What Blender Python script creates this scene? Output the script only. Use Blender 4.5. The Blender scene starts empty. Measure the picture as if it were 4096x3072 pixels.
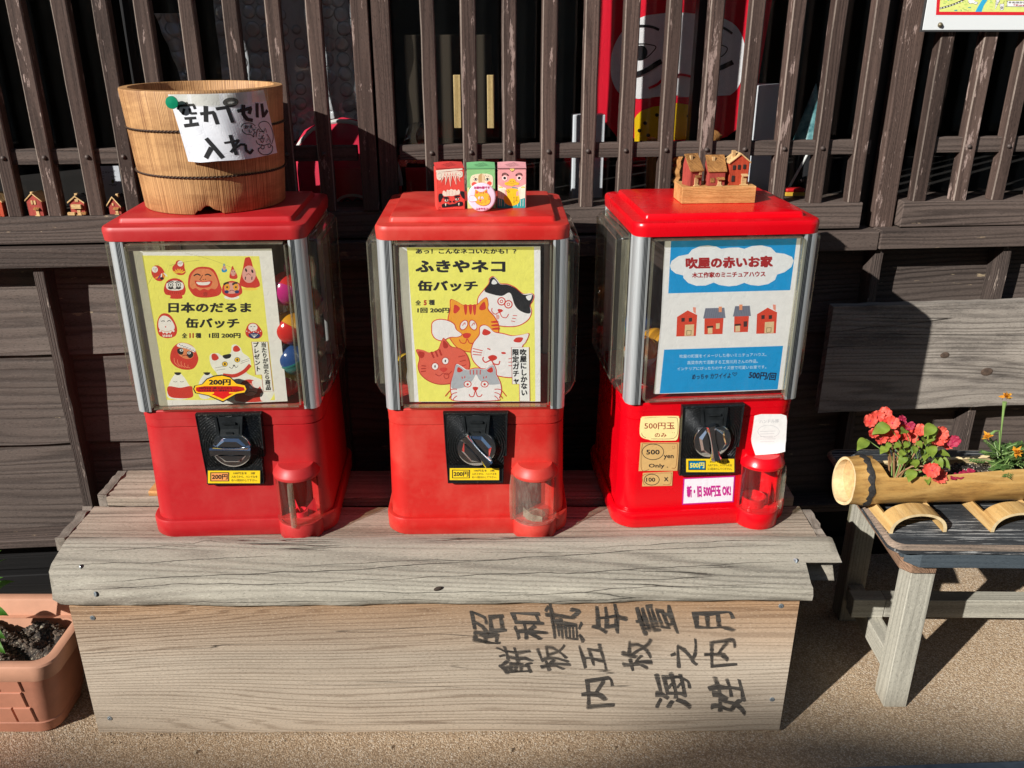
import bpy, bmesh, math, random
import numpy as np
from mathutils import Vector, Matrix
R = math.radians
PI = math.pi
scene = bpy.context.scene
COL = scene.collection

# ------------------------------------------------------------------ camera, sky, sun, exposure
cam_d = bpy.data.cameras.new("Camera")
cam_d.sensor_width = 36.0
cam_d.lens = 30.92
cam_d.clip_start = 0.02
cam_d.clip_end = 500
cam = bpy.data.objects.new("Camera", cam_d)
COL.objects.link(cam)
cam.location = (0, 0, 1.08)
cam.rotation_euler = (R(90 - 22.75), 0, 0)
scene.camera = cam

SUN_EL, SUN_AZ = R(28.7), R(47.8)          # height; light travels toward +y turned toward +x by SUN_AZ
world = bpy.data.worlds.new("World")
scene.world = world
world.use_nodes = True
wn = world.node_tree.nodes
wl = world.node_tree.links
sky = wn.new("ShaderNodeTexSky")
sky.sky_type = 'NISHITA'
sky.sun_disc = False
sky.sun_elevation = SUN_EL
sky.sun_rotation = PI + SUN_AZ
sky.dust_density = 0.6
wn["Background"].inputs["Strength"].default_value = 0.05
wl.new(sky.outputs[0], wn["Background"].inputs["Color"])

sun_d = bpy.data.lights.new("Sun", 'SUN')
sun_d.energy = 4.6
sun_d.angle = R(0.5)
sun_d.color = (1.0, 0.970, 0.925)
sun = bpy.data.objects.new("Sun", sun_d)
COL.objects.link(sun)
ldir = Vector((math.sin(SUN_AZ) * math.cos(SUN_EL), math.cos(SUN_AZ) * math.cos(SUN_EL), -math.sin(SUN_EL)))
sun.rotation_euler = ldir.to_track_quat('-Z', 'Y').to_euler()
sun.location = (-6, -6, 6)

vs = scene.view_settings
vs.view_transform = 'Standard'
vs.look = 'None'
vs.exposure = 0.45
vs.gamma = 1.0
vs.use_curve_mapping = False
scene.cycles.transparent_max_bounces = 32
scene.cycles.max_bounces = 10
scene.cycles.caustics_reflective = False
scene.cycles.caustics_refractive = False

# ------------------------------------------------------------------ material helpers
def lin(r, g, b, k=1.0):
    f = lambda c: (c / 255 / 12.92) if c / 255 <= 0.04045 else ((c / 255 + 0.055) / 1.055) ** 2.4
    return (f(r) * k, f(g) * k, f(b) * k, 1.0)

class NT:
    def __init__(self, name):
        self.m = bpy.data.materials.new(name)
        self.m.use_nodes = True
        self.t = self.m.node_tree
        self.n = self.t.nodes
        self.b = self.n["Principled BSDF"]
    def __call__(self, typ, ins=None, **props):
        x = self.n.new("ShaderNode" + typ)
        for k, v in props.items():
            setattr(x, k, v)
        for k, v in (ins or {}).items():
            self.set(x, k, v)
        return x
    def set(self, x, k, v):
        s = x.inputs[k]
        if isinstance(v, bpy.types.NodeSocket):
            self.t.links.new(v, s)
        elif isinstance(v, bpy.types.Node):
            self.t.links.new(v.outputs[0], s)
        else:
            s.default_value = v
    def bs(self, **kw):
        for k, v in kw.items():
            self.set(self.b, k.replace('_', ' '), v)
    def math(self, op, a, b=0.0, c=0.0, clamp=False):
        x = self("Math", {0: a, 1: b, 2: c}, operation=op)
        x.use_clamp = clamp
        return x.outputs[0]
    def mix(self, f, a, b, mode='MIX'):
        x = self("Mix", data_type='RGBA', blend_type=mode)
        self.set(x, 0, f); self.set(x, 6, a); self.set(x, 7, b)
        return x.outputs[2]
    def ramp(self, fac, stops, interp='LINEAR'):
        x = self("ValToRGB", {0: fac})
        x.color_ramp.interpolation = interp
        el = x.color_ramp.elements
        while len(el) > 1:
            el.remove(el[-1])
        el[0].position, el[0].color = stops[0][0], self.c4(stops[0][1])
        for p, c in stops[1:]:
            e = el.new(p); e.color = self.c4(c)
        return x.outputs[0]
    @staticmethod
    def c4(c):
        if isinstance(c, (int, float)):
            return (c, c, c, 1)
        return tuple(c) if len(c) == 4 else (*c, 1)
    def coords(self, scale=(1, 1, 1), rot=(0, 0, 0), rnd=True, space='Object'):
        tc = self("TexCoord")
        v = tc.outputs[space]
        if rnd:
            oi = self("ObjectInfo")
            off = self("VectorMath", {0: oi.outputs["Random"], 1: (17.3, 11.9, 23.7)}, operation='MULTIPLY')
            v = self("VectorMath", {0: v, 1: off.outputs[0]}, operation='ADD').outputs[0]
        return self("Mapping", {"Vector": v, "Rotation": rot, "Scale": scale}).outputs[0]
    def noise(self, vec, scale, detail=3, rough=0.55, dist=0.0):
        return self("TexNoise", {"Vector": vec, "Scale": scale, "Detail": detail, "Roughness": rough, "Distortion": dist}).outputs[0]
    def bump(self, h, strength=0.3, dist=0.001, normal=None):
        x = self("Bump", {"Height": h, "Strength": strength, "Distance": dist})
        if normal is not None:
            self.set(x, "Normal", normal)
        return x.outputs[0]

MATS = {}
def simple(name, col, rough=0.5, metal=0.0, bump=0.0, bscale=200, var=0.0, vscale=30, coat=0.0, spec=0.5):
    if name in MATS:
        return MATS[name]
    T = NT(name)
    c = T.c4(col)
    T.bs(Roughness=rough, Metallic=metal)
    T.b.inputs["Coat Weight"].default_value = coat
    T.b.inputs["Specular IOR Level"].default_value = spec
    if var > 0:
        n = T.noise(T.coords(), vscale, 5, 0.6)
        d = tuple(x * (1 - var) for x in c[:3]) + (1,)
        l = tuple(min(1, x * (1 + var * 0.7)) for x in c[:3]) + (1,)
        T.bs(Base_Color=T.ramp(n, [(0.3, d), (0.7, l)]))
    else:
        T.bs(Base_Color=c)
    if bump > 0:
        T.bs(Normal=T.bump(T.noise(T.coords(), bscale, 4), bump, 0.001))
    MATS[name] = T.m
    return T.m

def wood(name, c1, c2, axis='X', K=14, stretch=14, scale=6, rough=0.75, bump=0.5, bd=0.0012, flecks=None, fthr=0.64,
         cracks=0.0, stain=None, dirt=None, rand=0.0, fine=0.5, spec=0.25, F=0.0, sharp=2.2, blotch=.5, fst=5, dthr=.5):
    """weathered wood: contour-line growth rings of stretched noise, fine fibre streaks, paint flecks, cracks"""
    T = NT(name)
    s = {'X': (1 / stretch, 1, 1), 'Y': (1, 1 / stretch, 1), 'Z': (1, 1, 1 / stretch)}[axis]
    v = T.coords(s)
    big = T.noise(v, scale, 2.0, 0.45)
    sp = T("SeparateXYZ", {0: v})
    pa, pb = {'X': (2, 1), 'Y': (2, 0), 'Z': (0, 1)}[axis]
    ph = T.math('MULTIPLY', T.math('MULTIPLY_ADD', sp.outputs[pb], 0.8, sp.outputs[pa]), F)
    ph = T.math('ADD', T.math('MULTIPLY', big, K), ph)
    lay = T("TexNoise", {"W": T.math('ADD', T.math('MULTIPLY_ADD', sp.outputs[pb], 0.8, sp.outputs[pa]), T.math('MULTIPLY', big, .03)), "Scale": F * .32 + 1, "Detail": 2.0}, noise_dimensions='1D').outputs[0]
    ph = T.math('ADD', ph, T.math('MULTIPLY', lay, 2.6 if F else 0.0))
    ph = T.math('ADD', ph, T.math('MULTIPLY', T.noise(v, scale * 7, 4, .65), .9))
    rings = T.math('SINE', T.math('MULTIPLY', ph, 2 * PI))
    rings = T.math('MULTIPLY_ADD', rings, 0.5, 0.5)
    amp = T.math('MULTIPLY_ADD', T.noise(v, scale * 2.2, 3, .6), 1.9, -.30, clamp=True)
    rings = T.math('SUBTRACT', 1.0, T.math('MULTIPLY', T.math('POWER', rings, sharp), amp))
    s2 = {'X': (1 / 60, 1, 1), 'Y': (1, 1 / 60, 1), 'Z': (1, 1, 1 / 60)}[axis]
    v2 = T.coords(s2)
    fib = T.noise(v2, 420, 4, 0.65)
    mid = T.noise(v2, 90, 4, 0.6)
    blot = T.noise(T.coords(s, rnd=True), scale * 1.3, 5, 0.6)
    h = T.math('ADD', T.math('MULTIPLY', rings, 1 - fine), T.math('MULTIPLY', T.math('ADD', T.math('MULTIPLY', fib, .6), T.math('MULTIPLY', mid, .5)), fine))
    col = T.ramp(h, [(0.12, c1), (0.85, c2)])
    d = tuple(x * 0.55 for x in c1[:3])
    col = T.mix(T.ramp(blot, [(0.35, blotch), (0.62, 0.0)]), col, T.c4(d), 'MIX')
    if stain is not None:      # (colour, z0, z1): a stain band that follows the board's own height
        z = T("SeparateXYZ", {0: T("TexCoord").outputs['Object']}).outputs[2]
        f = T("MapRange", {0: T.math('ADD', z, T.math('MULTIPLY', T.math('SUBTRACT', blot, .5), 0.10)), 1: stain[1], 2: stain[2], 3: 0.0, 4: 1.0}).outputs[0]
        col = T.mix(f, col, T.mix(1.0, col, T.c4(stain[0]), 'MULTIPLY'))
    if dirt is not None:
        col = T.mix(T.ramp(T.noise(T.coords(s), scale * 2.3, 6, 0.7), [(dthr, 0.0), (dthr + .16, 0.75)]), col, T.c4(dirt))
    if flecks is not None:
        s3 = {'X': (1 / fst, 1, 1), 'Y': (1, 1 / fst, 1), 'Z': (1, 1, 1 / fst)}[axis]
        fl = T.noise(T.coords(s3), 85 if fst < 10 else 260, 6, 0.72)
        patch = T.noise(T.coords(s), 9, 2)
        fm = T.math('ADD', fl, T.math('MULTIPLY', T.math('SUBTRACT', patch, 0.5), 0.35))
        f = T.ramp(fm, [(fthr, 0.0), (fthr + 0.03, 1.0)])
        col = T.mix(f, col, T.c4(flecks))
    if cracks > 0:
        s4 = {'X': (1 / 45, 1, 1), 'Y': (1, 1 / 45, 1), 'Z': (1, 1, 1 / 45)}[axis]
        cn = T.noise(T.coords(s4), 30, 2, 0.4)
        ca = T.math('ABSOLUTE', T.math('SUBTRACT', cn, 0.5))
        cf = T.ramp(ca, [(0.0, 1.0), (0.006 * cracks, 0.0)])
        gate = T.noise(T.coords({'X': (1 / 6, 1, 1), 'Y': (1, 1 / 6, 1), 'Z': (1, 1, 1 / 6)}[axis]), 14, 2)
        cf = T.math('MULTIPLY', cf, T.ramp(gate, [(.46, 0), (.54, 1)]))
        col = T.mix(T.math('MULTIPLY', cf, 0.9), col, (0.02, 0.015, 0.012, 1))
        h = T.math('SUBTRACT', h, T.math('MULTIPLY', cf, 1.5))
    pore = T.noise(T.coords({'X': (1 / 3, 1, 1), 'Y': (1, 1 / 3, 1), 'Z': (1, 1, 1 / 3)}[axis]), 620, 3, 0.7)
    col = T.mix(T.ramp(pore, [(0.56, 0.0), (0.70, .62)]), col, T.c4(tuple(x * .42 for x in c1[:3])))
    col = T.mix(T.ramp(pore, [(0.28, .45), (0.42, 0.0)]), col, T.c4(tuple(min(1, x * 1.35) for x in c2[:3])))
    h = T.math('SUBTRACT', h, T.math('MULTIPLY', pore, .35))
    if rand > 0:
        oi = T("ObjectInfo").outputs["Random"]
        k = T("MapRange", {0: oi, 1: 0.0, 2: 1.0, 3: 1 - rand, 4: 1 + rand}).outputs[0]
        hs = T("HueSaturation", {"Value": k, "Color": col})
        col = hs.outputs[0]
    T.bs(Base_Color=col, Roughness=rough, Normal=T.bump(h, bump, bd))
    T.b.inputs["Specular IOR Level"].default_value = spec
    MATS[name] = T.m
    return T.m

def clear(name, tint=(0.95, 0.95, 0.92), haze=0.03, refl=1.0, rough=0.03, hazecol=(.8, .8, .76)):
    if name in MATS:
        return MATS[name]
    T = NT(name)
    T.n.remove(T.b)
    out = T.n["Material Output"]
    tr = T("BsdfTransparent", {"Color": (*tint, 1)})
    gl = T("BsdfGlossy", {"Color": (1, 1, 1, 1), "Roughness": rough})
    nb = T.bump(T.noise(T.coords(rnd=False), 14, 2), 0.12, 0.002)
    T.set(gl, "Normal", nb)
    df = T("BsdfDiffuse", {"Color": (*hazecol, 1)})
    fac = T("LayerWeight", {"Blend": 0.5}).outputs["Facing"]
    fr = T.math('MULTIPLY_ADD', T.math('POWER', fac, 4.5), .90, .045)
    sc = T.noise(T.coords((1, 1, .3)), 60, 6, 0.75)
    hz = T.math('MULTIPLY', T.ramp(sc, [(0.50, 0.5), (0.78, 1.6)]), haze)
    m1 = T("MixShader", {0: hz, 1: tr, 2: df})
    m2 = T("MixShader", {0: T.math('MULTIPLY', fr, refl), 1: m1, 2: gl})
    T.t.links.new(m2.outputs[0], out.inputs[0])
    MATS[name] = T.m
    return T.m

def printed(r, g, b, k=1.0, rough=0.55, trans=0.0):
    key = "print_%d_%d_%d%s" % (r, g, b, "_paper" if trans else "")
    if key in MATS:
        return MATS[key]
    T = NT(key)
    c = lin(r, g, b, k)
    v = T.coords(rnd=False)
    n = T.noise(v, 55, 4, 0.6)
    ridg = T.math('ABSOLUTE', T.math('SUBTRACT', T.noise(v, 38, 2, 0.5, 1.5), 0.5))
    h = T.math('ADD', T.math('MULTIPLY', n, 0.6), T.ramp(ridg, [(0, 0.0), (0.03, 0.35)]))
    d = tuple(x * 0.93 for x in c[:3]) + (1,)
    T.bs(Base_Color=T.mix(T.ramp(T.noise(v, 120, 5, 0.7), [(.4, 0), (.65, 1)]), c, d), Roughness=rough, Normal=T.bump(h, 0.22, 0.002))
    T.b.inputs["Specular IOR Level"].default_value = 0.3
    if trans:                                    # thin paper lets some sun through
        tl_ = T("BsdfTranslucent", {"Color": c}); mx = T("MixShader", {0: trans, 1: T.b.outputs[0], 2: tl_.outputs[0]})
        T.t.links.new(mx.outputs[0], T.n["Material Output"].inputs[0])
    MATS[key] = T.m
    return T.m

# ------------------------------------------------------------------ mesh builder
def rrect(x0, x1, y0, y1, r, n=5):
    pts = []
    for cx, cy, a in ((x1 - r, y1 - r, 0), (x0 + r, y1 - r, 90), (x0 + r, y0 + r, 180), (x1 - r, y0 + r, 270)):
        for i in range(n + 1):
            t = R(a + 90 * i / n)
            pts.append((cx + r * math.cos(t), cy + r * math.sin(t)))
    return pts

class MB:
    def __init__(self):
        self.v, self.f, self.mi = [], [], []
    def add(self, verts, faces, m=0, M=None):
        o = len(self.v)
        if M is not None:
            verts = [tuple(M @ Vector(p)) for p in verts]
        self.v += [tuple(p) for p in verts]
        self.f += [tuple(i + o for i in f) for f in faces]
        self.mi += [m] * len(faces)
        return self
    def box(self, x0, x1, y0, y1, z0, z1, m=0, M=None):
        v = [(x0, y0, z0), (x1, y0, z0), (x1, y1, z0), (x0, y1, z0), (x0, y0, z1), (x1, y0, z1), (x1, y1, z1), (x0, y1, z1)]
        return self.add(v, [(3, 2, 1, 0), (4, 5, 6, 7), (0, 1, 5, 4), (1, 2, 6, 5), (2, 3, 7, 6), (3, 0, 4, 7)], m, M)
    def loft(self, rings, m=0, cap0=True, cap1=True, closed=True, M=None):
        n = len(rings[0]); v = [p for r in rings for p in r]; f = []
        for i in range(len(rings) - 1):
            for j in range(n if closed else n - 1):
                k = (j + 1) % n
                f.append((i * n + j, i * n + k, (i + 1) * n + k, (i + 1) * n + j))
        if cap0: f.append(tuple(reversed(range(n))))
        if cap1: f.append(tuple(range((len(rings) - 1) * n, len(rings) * n)))
        return self.add(v, f, m, M)
    def prism(self, pts, a0, a1, axis='y', m=0, M=None):
        g = {'x': lambda p, a: (a, p[0], p[1]), 'y': lambda p, a: (p[0], a, p[1]), 'z': lambda p, a: (p[0], p[1], a)}[axis]
        return self.loft([[g(p, a0) for p in pts], [g(p, a1) for p in pts]], m, M=M)
    def lathe(self, prof, n=32, m=0, c=(0, 0, 0), a0=0.0, a1=360.0, M=None, axis='z', cap=True):
        full = abs(a1 - a0) >= 360
        k = n if full else n + 1
        rings = []
        for r, z in prof:
            ring = []
            for i in range(k):
                t = R(a0 + (a1 - a0) * i / n)
                x, y = r * math.cos(t), r * math.sin(t)
                p = (c[0] + x, c[1] + y, c[2] + z) if axis == 'z' else ((c[0] + x, c[1] - z, c[2] + y) if axis == 'y' else (c[0] + z, c[1] + x, c[2] + y))
                ring.append(p)
            rings.append(ring)
        return self.loft(rings, m, cap and full, cap and full, full, M)
    def tube(self, path, r, n=8, m=0, M=None, caps=True):
        rings = []
        P = [Vector(p) for p in path]
        up = Vector((0, 0, 1))
        for i, p in enumerate(P):
            t = (P[min(i + 1, len(P) - 1)] - P[max(i - 1, 0)])
            t = t.normalized() if t.length > 0 else Vector((0, 0, 1))
            a = t.cross(up) if abs(t.dot(up)) < 0.95 else t.cross(Vector((1, 0, 0)))
            a.normalize(); b = t.cross(a)
            rr = r[i] if isinstance(r, (list, tuple)) else r
            rings.append([tuple(p + a * (rr * math.cos(2 * PI * j / n)) + b * (rr * math.sin(2 * PI * j / n))) for j in range(n)])
        return self.loft(rings, m, caps, caps, True, M)
    def sphere(self, c, rx, ry=None, rz=None, nu=16, nv=10, m=0, v0=0.0, v1=1.0, M=None):
        ry = ry or rx; rz = rz or rx
        prof = []
        rings = []
        for i in range(nv + 1):
            t = -PI / 2 + PI * (v0 + (v1 - v0) * i / nv)
            rings.append([(c[0] + rx * math.cos(t) * math.cos(2 * PI * j / nu), c[1] + ry * math.cos(t) * math.sin(2 * PI * j / nu), c[2] + rz * math.sin(t)) for j in range(nu)])
        return self.loft(rings, m, True, True, True, M)
    def grid(self, fn, nu, nv, m=0, M=None):
        v = [tuple(fn(i / nu, j / nv)) for j in range(nv + 1) for i in range(nu + 1)]
        f = [(j * (nu + 1) + i, j * (nu + 1) + i + 1, (j + 1) * (nu + 1) + i + 1, (j + 1) * (nu + 1) + i) for j in range(nv) for i in range(nu)]
        return self.add(v, f, m, M)
    def build(self, name, mats, parent=None, bevel=0.0, seg=2, smooth=False, angle=40, loc=None, rot=None, recalc=True):
        me = bpy.data.meshes.new(name)
        me.from_pydata(self.v, [], self.f)
        if not isinstance(mats, (list, tuple)):
            mats = [mats]
        for x in mats:
            me.materials.append(x)
        if len(mats) > 1:
            me.polygons.foreach_set("material_index", self.mi)
        if recalc:
            bm = bmesh.new(); bm.from_mesh(me)
            bmesh.ops.recalc_face_normals(bm, faces=bm.faces)
            bm.to_mesh(me); bm.free()
        if smooth or bevel > 0:
            me.polygons.foreach_set("use_smooth", [True] * len(me.polygons))
            if smooth:
                me.set_sharp_from_angle(angle=R(angle))
        me.update()
        o = bpy.data.objects.new(name, me)
        COL.objects.link(o)
        if parent is not None:
            o.parent = parent
        if loc is not None: o.location = loc
        if rot is not None: o.rotation_euler = rot
        if bevel > 0:
            b = o.modifiers.new("Bevel", 'BEVEL')
            b.width = bevel; b.segments = seg; b.limit_method = 'ANGLE'; b.angle_limit = R(35)
            b.harden_normals = True
        return o

def thing(name, label, cat, loc=(0, 0, 0), rz=0.0, group=None):
    o = bpy.data.objects.new(name, None)
    o.empty_display_size = 0.05
    COL.objects.link(o)
    o.location = loc
    o.rotation_euler = (0, 0, R(rz))
    tag(o, label, cat, group)
    return o

def tag(o, label=None, cat=None, group=None, kind=None):
    if label: o["label"] = label
    if cat: o["category"] = cat
    if group: o["group"] = group
    if kind: o["kind"] = kind
    return o

def copy_thing(root):
    r = root.copy(); COL.objects.link(r)
    for ch in list(root.children):
        c = ch.copy(); COL.objects.link(c); c.parent = r
        for g in ch.children:
            d = g.copy(); COL.objects.link(d); d.parent = c
    return r

# ------------------------------------------------------------------ flat printed / written art, as thin layered faces
_TXT = {}
def glyphs(s, bold):
    k = (s, bold)
    if k not in _TXT:
        c = bpy.data.curves.new("lettering", 'FONT')
        c.body = s; c.offset = bold; c.resolution_u = 2
        o = bpy.data.objects.new("lettering", c)
        me = bpy.data.meshes.new_from_object(o)
        V = [(v.co.x, v.co.y) for v in me.vertices]
        F = [tuple(p.vertices) for p in me.polygons]
        bpy.data.objects.remove(o); bpy.data.curves.remove(c); bpy.data.meshes.remove(me)
        _TXT[k] = (V, F)
    return _TXT[k]

def homography(src, dst):
    A = []; B = []
    for (x, y), (u, v) in zip(src, dst):
        A.append([x, y, 1, 0, 0, 0, -u * x, -u * y]); B.append(u)
        A.append([0, 0, 0, x, y, 1, -v * x, -v * y]); B.append(v)
    h = np.linalg.solve(np.array(A), np.array(B))
    return np.append(h, 1).reshape(3, 3)

class Art:
    """2-D drawing in sketch units; build() lays it on a surface, each later shape 0.03 mm above what it covers"""
    def __init__(self, rect, quad):
        x0, y0, x1, y1 = rect
        self.H = homography([(x0, y0), (x1, y0), (x1, y1), (x0, y1)], quad)
        self.items = []
    def _put(self, V, F, c):
        xs = [p[0] for p in V]; ys = [p[1] for p in V]
        bb = (min(xs), min(ys), max(xs), max(ys)); L = 0
        for it in self.items:
            b = it[3]
            if it[4] >= L and b[0] < bb[2] and b[2] > bb[0] and b[1] < bb[3] and b[3] > bb[1]:
                L = it[4] + 1
        self.items.append((V, F, c, bb, L))
    def P(self, c, pts):
        self._put(list(pts), [tuple(range(len(pts)))], c)
    def E(self, c, x, y, rx, ry=None, rot=0, n=28, a0=0, a1=360):
        ry = ry or rx; t = R(rot); pts = []
        k = n if a1 - a0 >= 360 else n + 1
        for i in range(k):
            a = R(a0 + (a1 - a0) * i / n)
            p, q = rx * math.cos(a), ry * math.sin(a)
            pts.append((x + p * math.cos(t) - q * math.sin(t), y + p * math.sin(t) + q * math.cos(t)))
        self.P(c, pts)
    @staticmethod
    def smooth(pts, closed=True, n=6):
        out = []; N = len(pts)
        rng = range(N) if closed else range(N - 1)
        g = (lambda i: pts[i % N]) if closed else (lambda i: pts[max(0, min(N - 1, i))])
        for i in rng:
            p0, p1, p2, p3 = g(i - 1), g(i), g(i + 1), g(i + 2)
            for j in range(n):
                t = j / n
                out.append(tuple(0.5 * (2 * p1[k] + (p2[k] - p0[k]) * t + (2 * p0[k] - 5 * p1[k] + 4 * p2[k] - p3[k]) * t * t + (3 * p1[k] - p0[k] - 3 * p2[k] + p3[k]) * t ** 3) for k in (0, 1)))
        if not closed:
            out.append(pts[-1])
        return out
    def S(self, c, pts, n=6):
        self.P(c, self.smooth(pts, True, n))
    def L(self, c, w, pts, smooth=True, closed=False):
        q = self.smooth(pts, closed, 6) if smooth else list(pts)
        if closed: q = q + [q[0]]
        V = []; F = []
        for i, p in enumerate(q):
            a = q[max(0, i - 1)]; b = q[min(len(q) - 1, i + 1)]
            if closed and i in (0, len(q) - 1):
                a, b = q[-2], q[1]
            dx, dy = b[0] - a[0], b[1] - a[1]; l = math.hypot(dx, dy) or 1
            V += [(p[0] - dy / l * w / 2, p[1] + dx / l * w / 2), (p[0] + dy / l * w / 2, p[1] - dx / l * w / 2)]
            if i: F.append((2 * i - 2, 2 * i - 1, 2 * i + 1, 2 * i))
        self._put(V, F, c)
    def O(self, c, w, x, y, rx, ry=None, rot=0, n=24):     # outline ellipse
        ry = ry or rx; t = R(rot)
        self.L(c, w, [(x + rx * math.cos(2 * PI * i / n) * math.cos(t) - ry * math.sin(2 * PI * i / n) * math.sin(t),
                       y + rx * math.cos(2 * PI * i / n) * math.sin(t) + ry * math.sin(2 * PI * i / n) * math.cos(t)) for i in range(n)], False, True)
    @staticmethod
    def passes(b):                                          # heavier strokes: the glyph laid several times, nudged
        return ((0, 0),) if b < .012 else ((0, 0), (b, b), (-b, b), (b, -b), (-b, -b), (b * 1.2, 0), (-b * 1.2, 0))
    def T(self, c, s, x, y, w=None, h=None, bold=0.03, rot=0, slant=0.0):
        V, F = glyphs(s, 0)
        xs = [p[0] for p in V]; ys = [p[1] for p in V]
        W, Hh = max(xs) - min(xs) + 2 * bold, max(ys) - min(ys) + 2 * bold
        mx, my = (max(xs) + min(xs)) / 2, (max(ys) + min(ys)) / 2
        sx = w / W if w else h / Hh
        sy = h / Hh if h else sx
        t = R(rot)
        for ox, oy in self.passes(bold):
            out = []
            for p in V:
                a, b = (p[0] - mx + ox) * sx, -(p[1] - my + oy) * sy
                a += slant * -b
                out.append((x + a * math.cos(t) - b * math.sin(t), y + a * math.sin(t) + b * math.cos(t)))
            self._put(out, F, c)
    def VT(self, c, s, pts, size, bold=0.03):              # one character at each point
        for ch, (x, y) in zip(s, pts):
            V, F = glyphs(ch, 0)
            for ox, oy in self.passes(bold):
                self._put([(x + (p[0] - 0.5 + ox) * size, y - (p[1] - 0.38 + oy) * size) for p in V], F, c)
    def map(self, p):
        q = self.H @ np.array([p[0], p[1], 1.0])
        return float(q[0] / q[2]), float(q[1] / q[2])
    def build(self, name, place, parent, step=2e-5, k=1.0, rough=0.55, extra=None, mats=None):
        """place(a, b, h) -> 3-D point of surface coordinates a, b lifted by h"""
        mb = MB(); cols = []; ms = []
        for V, F, c, bb, L in self.items:
            if c not in cols:
                cols.append(c); ms.append(mats(c) if mats else printed(*c, k=k, rough=rough))
            mb.add([place(*self.map(p), L * step) for p in V], F, cols.index(c))
        if extra:
            for fn in extra:
                fn(mb, ms)
        return mb.build(name, ms, parent, recalc=False)
# ------------------------------------------------------------------ materials of the place
M_slat = wood("dark_stained_slat", (.022, .014, .012), (.125, .082, .066), 'Z', K=10, stretch=16, scale=22, F=120, bump=.55, flecks=(.30, .22, .19), fthr=.605, rand=.24, fine=.65)
M_slatedge = wood("worn_slat_edge", (.09, .065, .052), (.30, .24, .20), 'Z', K=10, stretch=16, scale=22, F=120, bump=.5, rand=.2, fine=.65)
M_beam = wood("dark_stained_beam", (.030, .022, .019), (.150, .112, .094), 'X', K=10, stretch=11, scale=9, F=110, bump=.75, bd=.0016, flecks=(.34, .25, .16), fthr=.665, rand=.12, fine=.5)
M_siding = wood("dark_siding", (.045, .034, .030), (.165, .128, .108), 'X', K=16, stretch=6, scale=4, F=70, bump=.9, bd=.0022, flecks=(.36, .28, .18), fthr=.675, rand=.12, fine=.45)
M_batten = wood("dark_batten", (.024, .018, .016), (.120, .090, .076), 'Z', K=3, stretch=18, scale=30, F=260, bump=.9, bd=.002, flecks=(.30, .24, .20), fthr=.65, rand=.1, fine=.5)
M_nail = simple("rusty_nail", (.10, .075, .065), .6, .4, .6, 300, .4, 200)
M_black = simple("black_frame", (.010, .010, .011), .45)
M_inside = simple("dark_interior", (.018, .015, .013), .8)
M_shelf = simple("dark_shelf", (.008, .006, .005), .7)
M_stone = simple("foundation_stone", (.12, .11, .10), .9, 0, .8, 60, .4, 12)
M_glass = clear("window_glass", (.985, .99, .985), .002, .45, .0)

def ground_mat():
    T = NT("gravelly_asphalt")
    v = T.coords(rnd=False)
    vo = T("TexVoronoi", {"Vector": v, "Scale": 420.0, "Randomness": 1.0})
    cell = T("SeparateColor", {0: vo.outputs["Color"]}).outputs[0]
    peb = T.ramp(cell, [(0.0, (.32, .22, .135)), (.35, (.58, .42, .27)), (.65, (.70, .53, .355)), (.86, (.80, .66, .48)), (1.0, (.90, .80, .66))])
    big = T.noise(v, 2.2, 5, .6)
    col = T.mix(T.ramp(big, [(.3, 0), (.75, .35)]), peb, (.60, .42, .24, 1))
    fine = T.noise(v, 900, 3, .6)
    edge = T.ramp(vo.outputs["Distance"], [(0.25, 0.0), (0.75, 1.0)])
    col = T.mix(T.math('MULTIPLY', edge, .6), col, (.24, .155, .09, 1))
    st = T.ramp(T.noise(v, 5, 6, .7), [(.55, 0), (.72, .35)])
    col = T.mix(st, col, (.34, .24, .15, 1))
    h = T.math('ADD', T.math('MULTIPLY', T.math('SUBTRACT', 1.0, edge), 1.0), T.math('MULTIPLY', fine, .5))
    h = T.math('ADD', h, T.math('MULTIPLY', T.noise(v, 40, 4, .6), 1.2))
    T.bs(Base_Color=col, Roughness=.85, Normal=T.bump(h, .5, .0016))
    return T.m

g = MB()
g.grid(lambda u, v: (-40 + 80 * u, -40 + 80 * v, 0.0), 8, 8)
tag(g.build("ground", ground_mat()), kind="structure")
rng = random.Random(5)
g = MB()                                        # loose grit along the foot of the boards: nobody could count it
for i in range(520):
    if i < 300:
        x, y = rng.uniform(-.75, .9), 1.10 - abs(rng.gauss(.012, .035))
    else:
        x, y = rng.uniform(-1.0, 1.0), rng.uniform(.98, 1.5)
    r = rng.choice([.0008, .0010, .0013, .0017]) if rng.random() < .99 else .0036
    g.sphere((x, y, r * .5), r, r * rng.uniform(.7, 1.1), r * .75, 6, 4)
tag(g.build("loose_grit", simple("grit", (.52, .41, .28), .85, var=.3, vscale=400), smooth=True), "loose tan grit scattered on the ground", "grit", kind="stuff")
k = MB(); k.box(.47, 3.0, .80, 1.026, -.02, .008)
tag(k.build("kerb", simple("blue_grey_concrete", (.20, .25, .29), .8, 0, .5, 300, .3, 40), bevel=.004, rot=(0, 0, R(2.6)), loc=(0, -.024, 0)), kind="structure")

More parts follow.
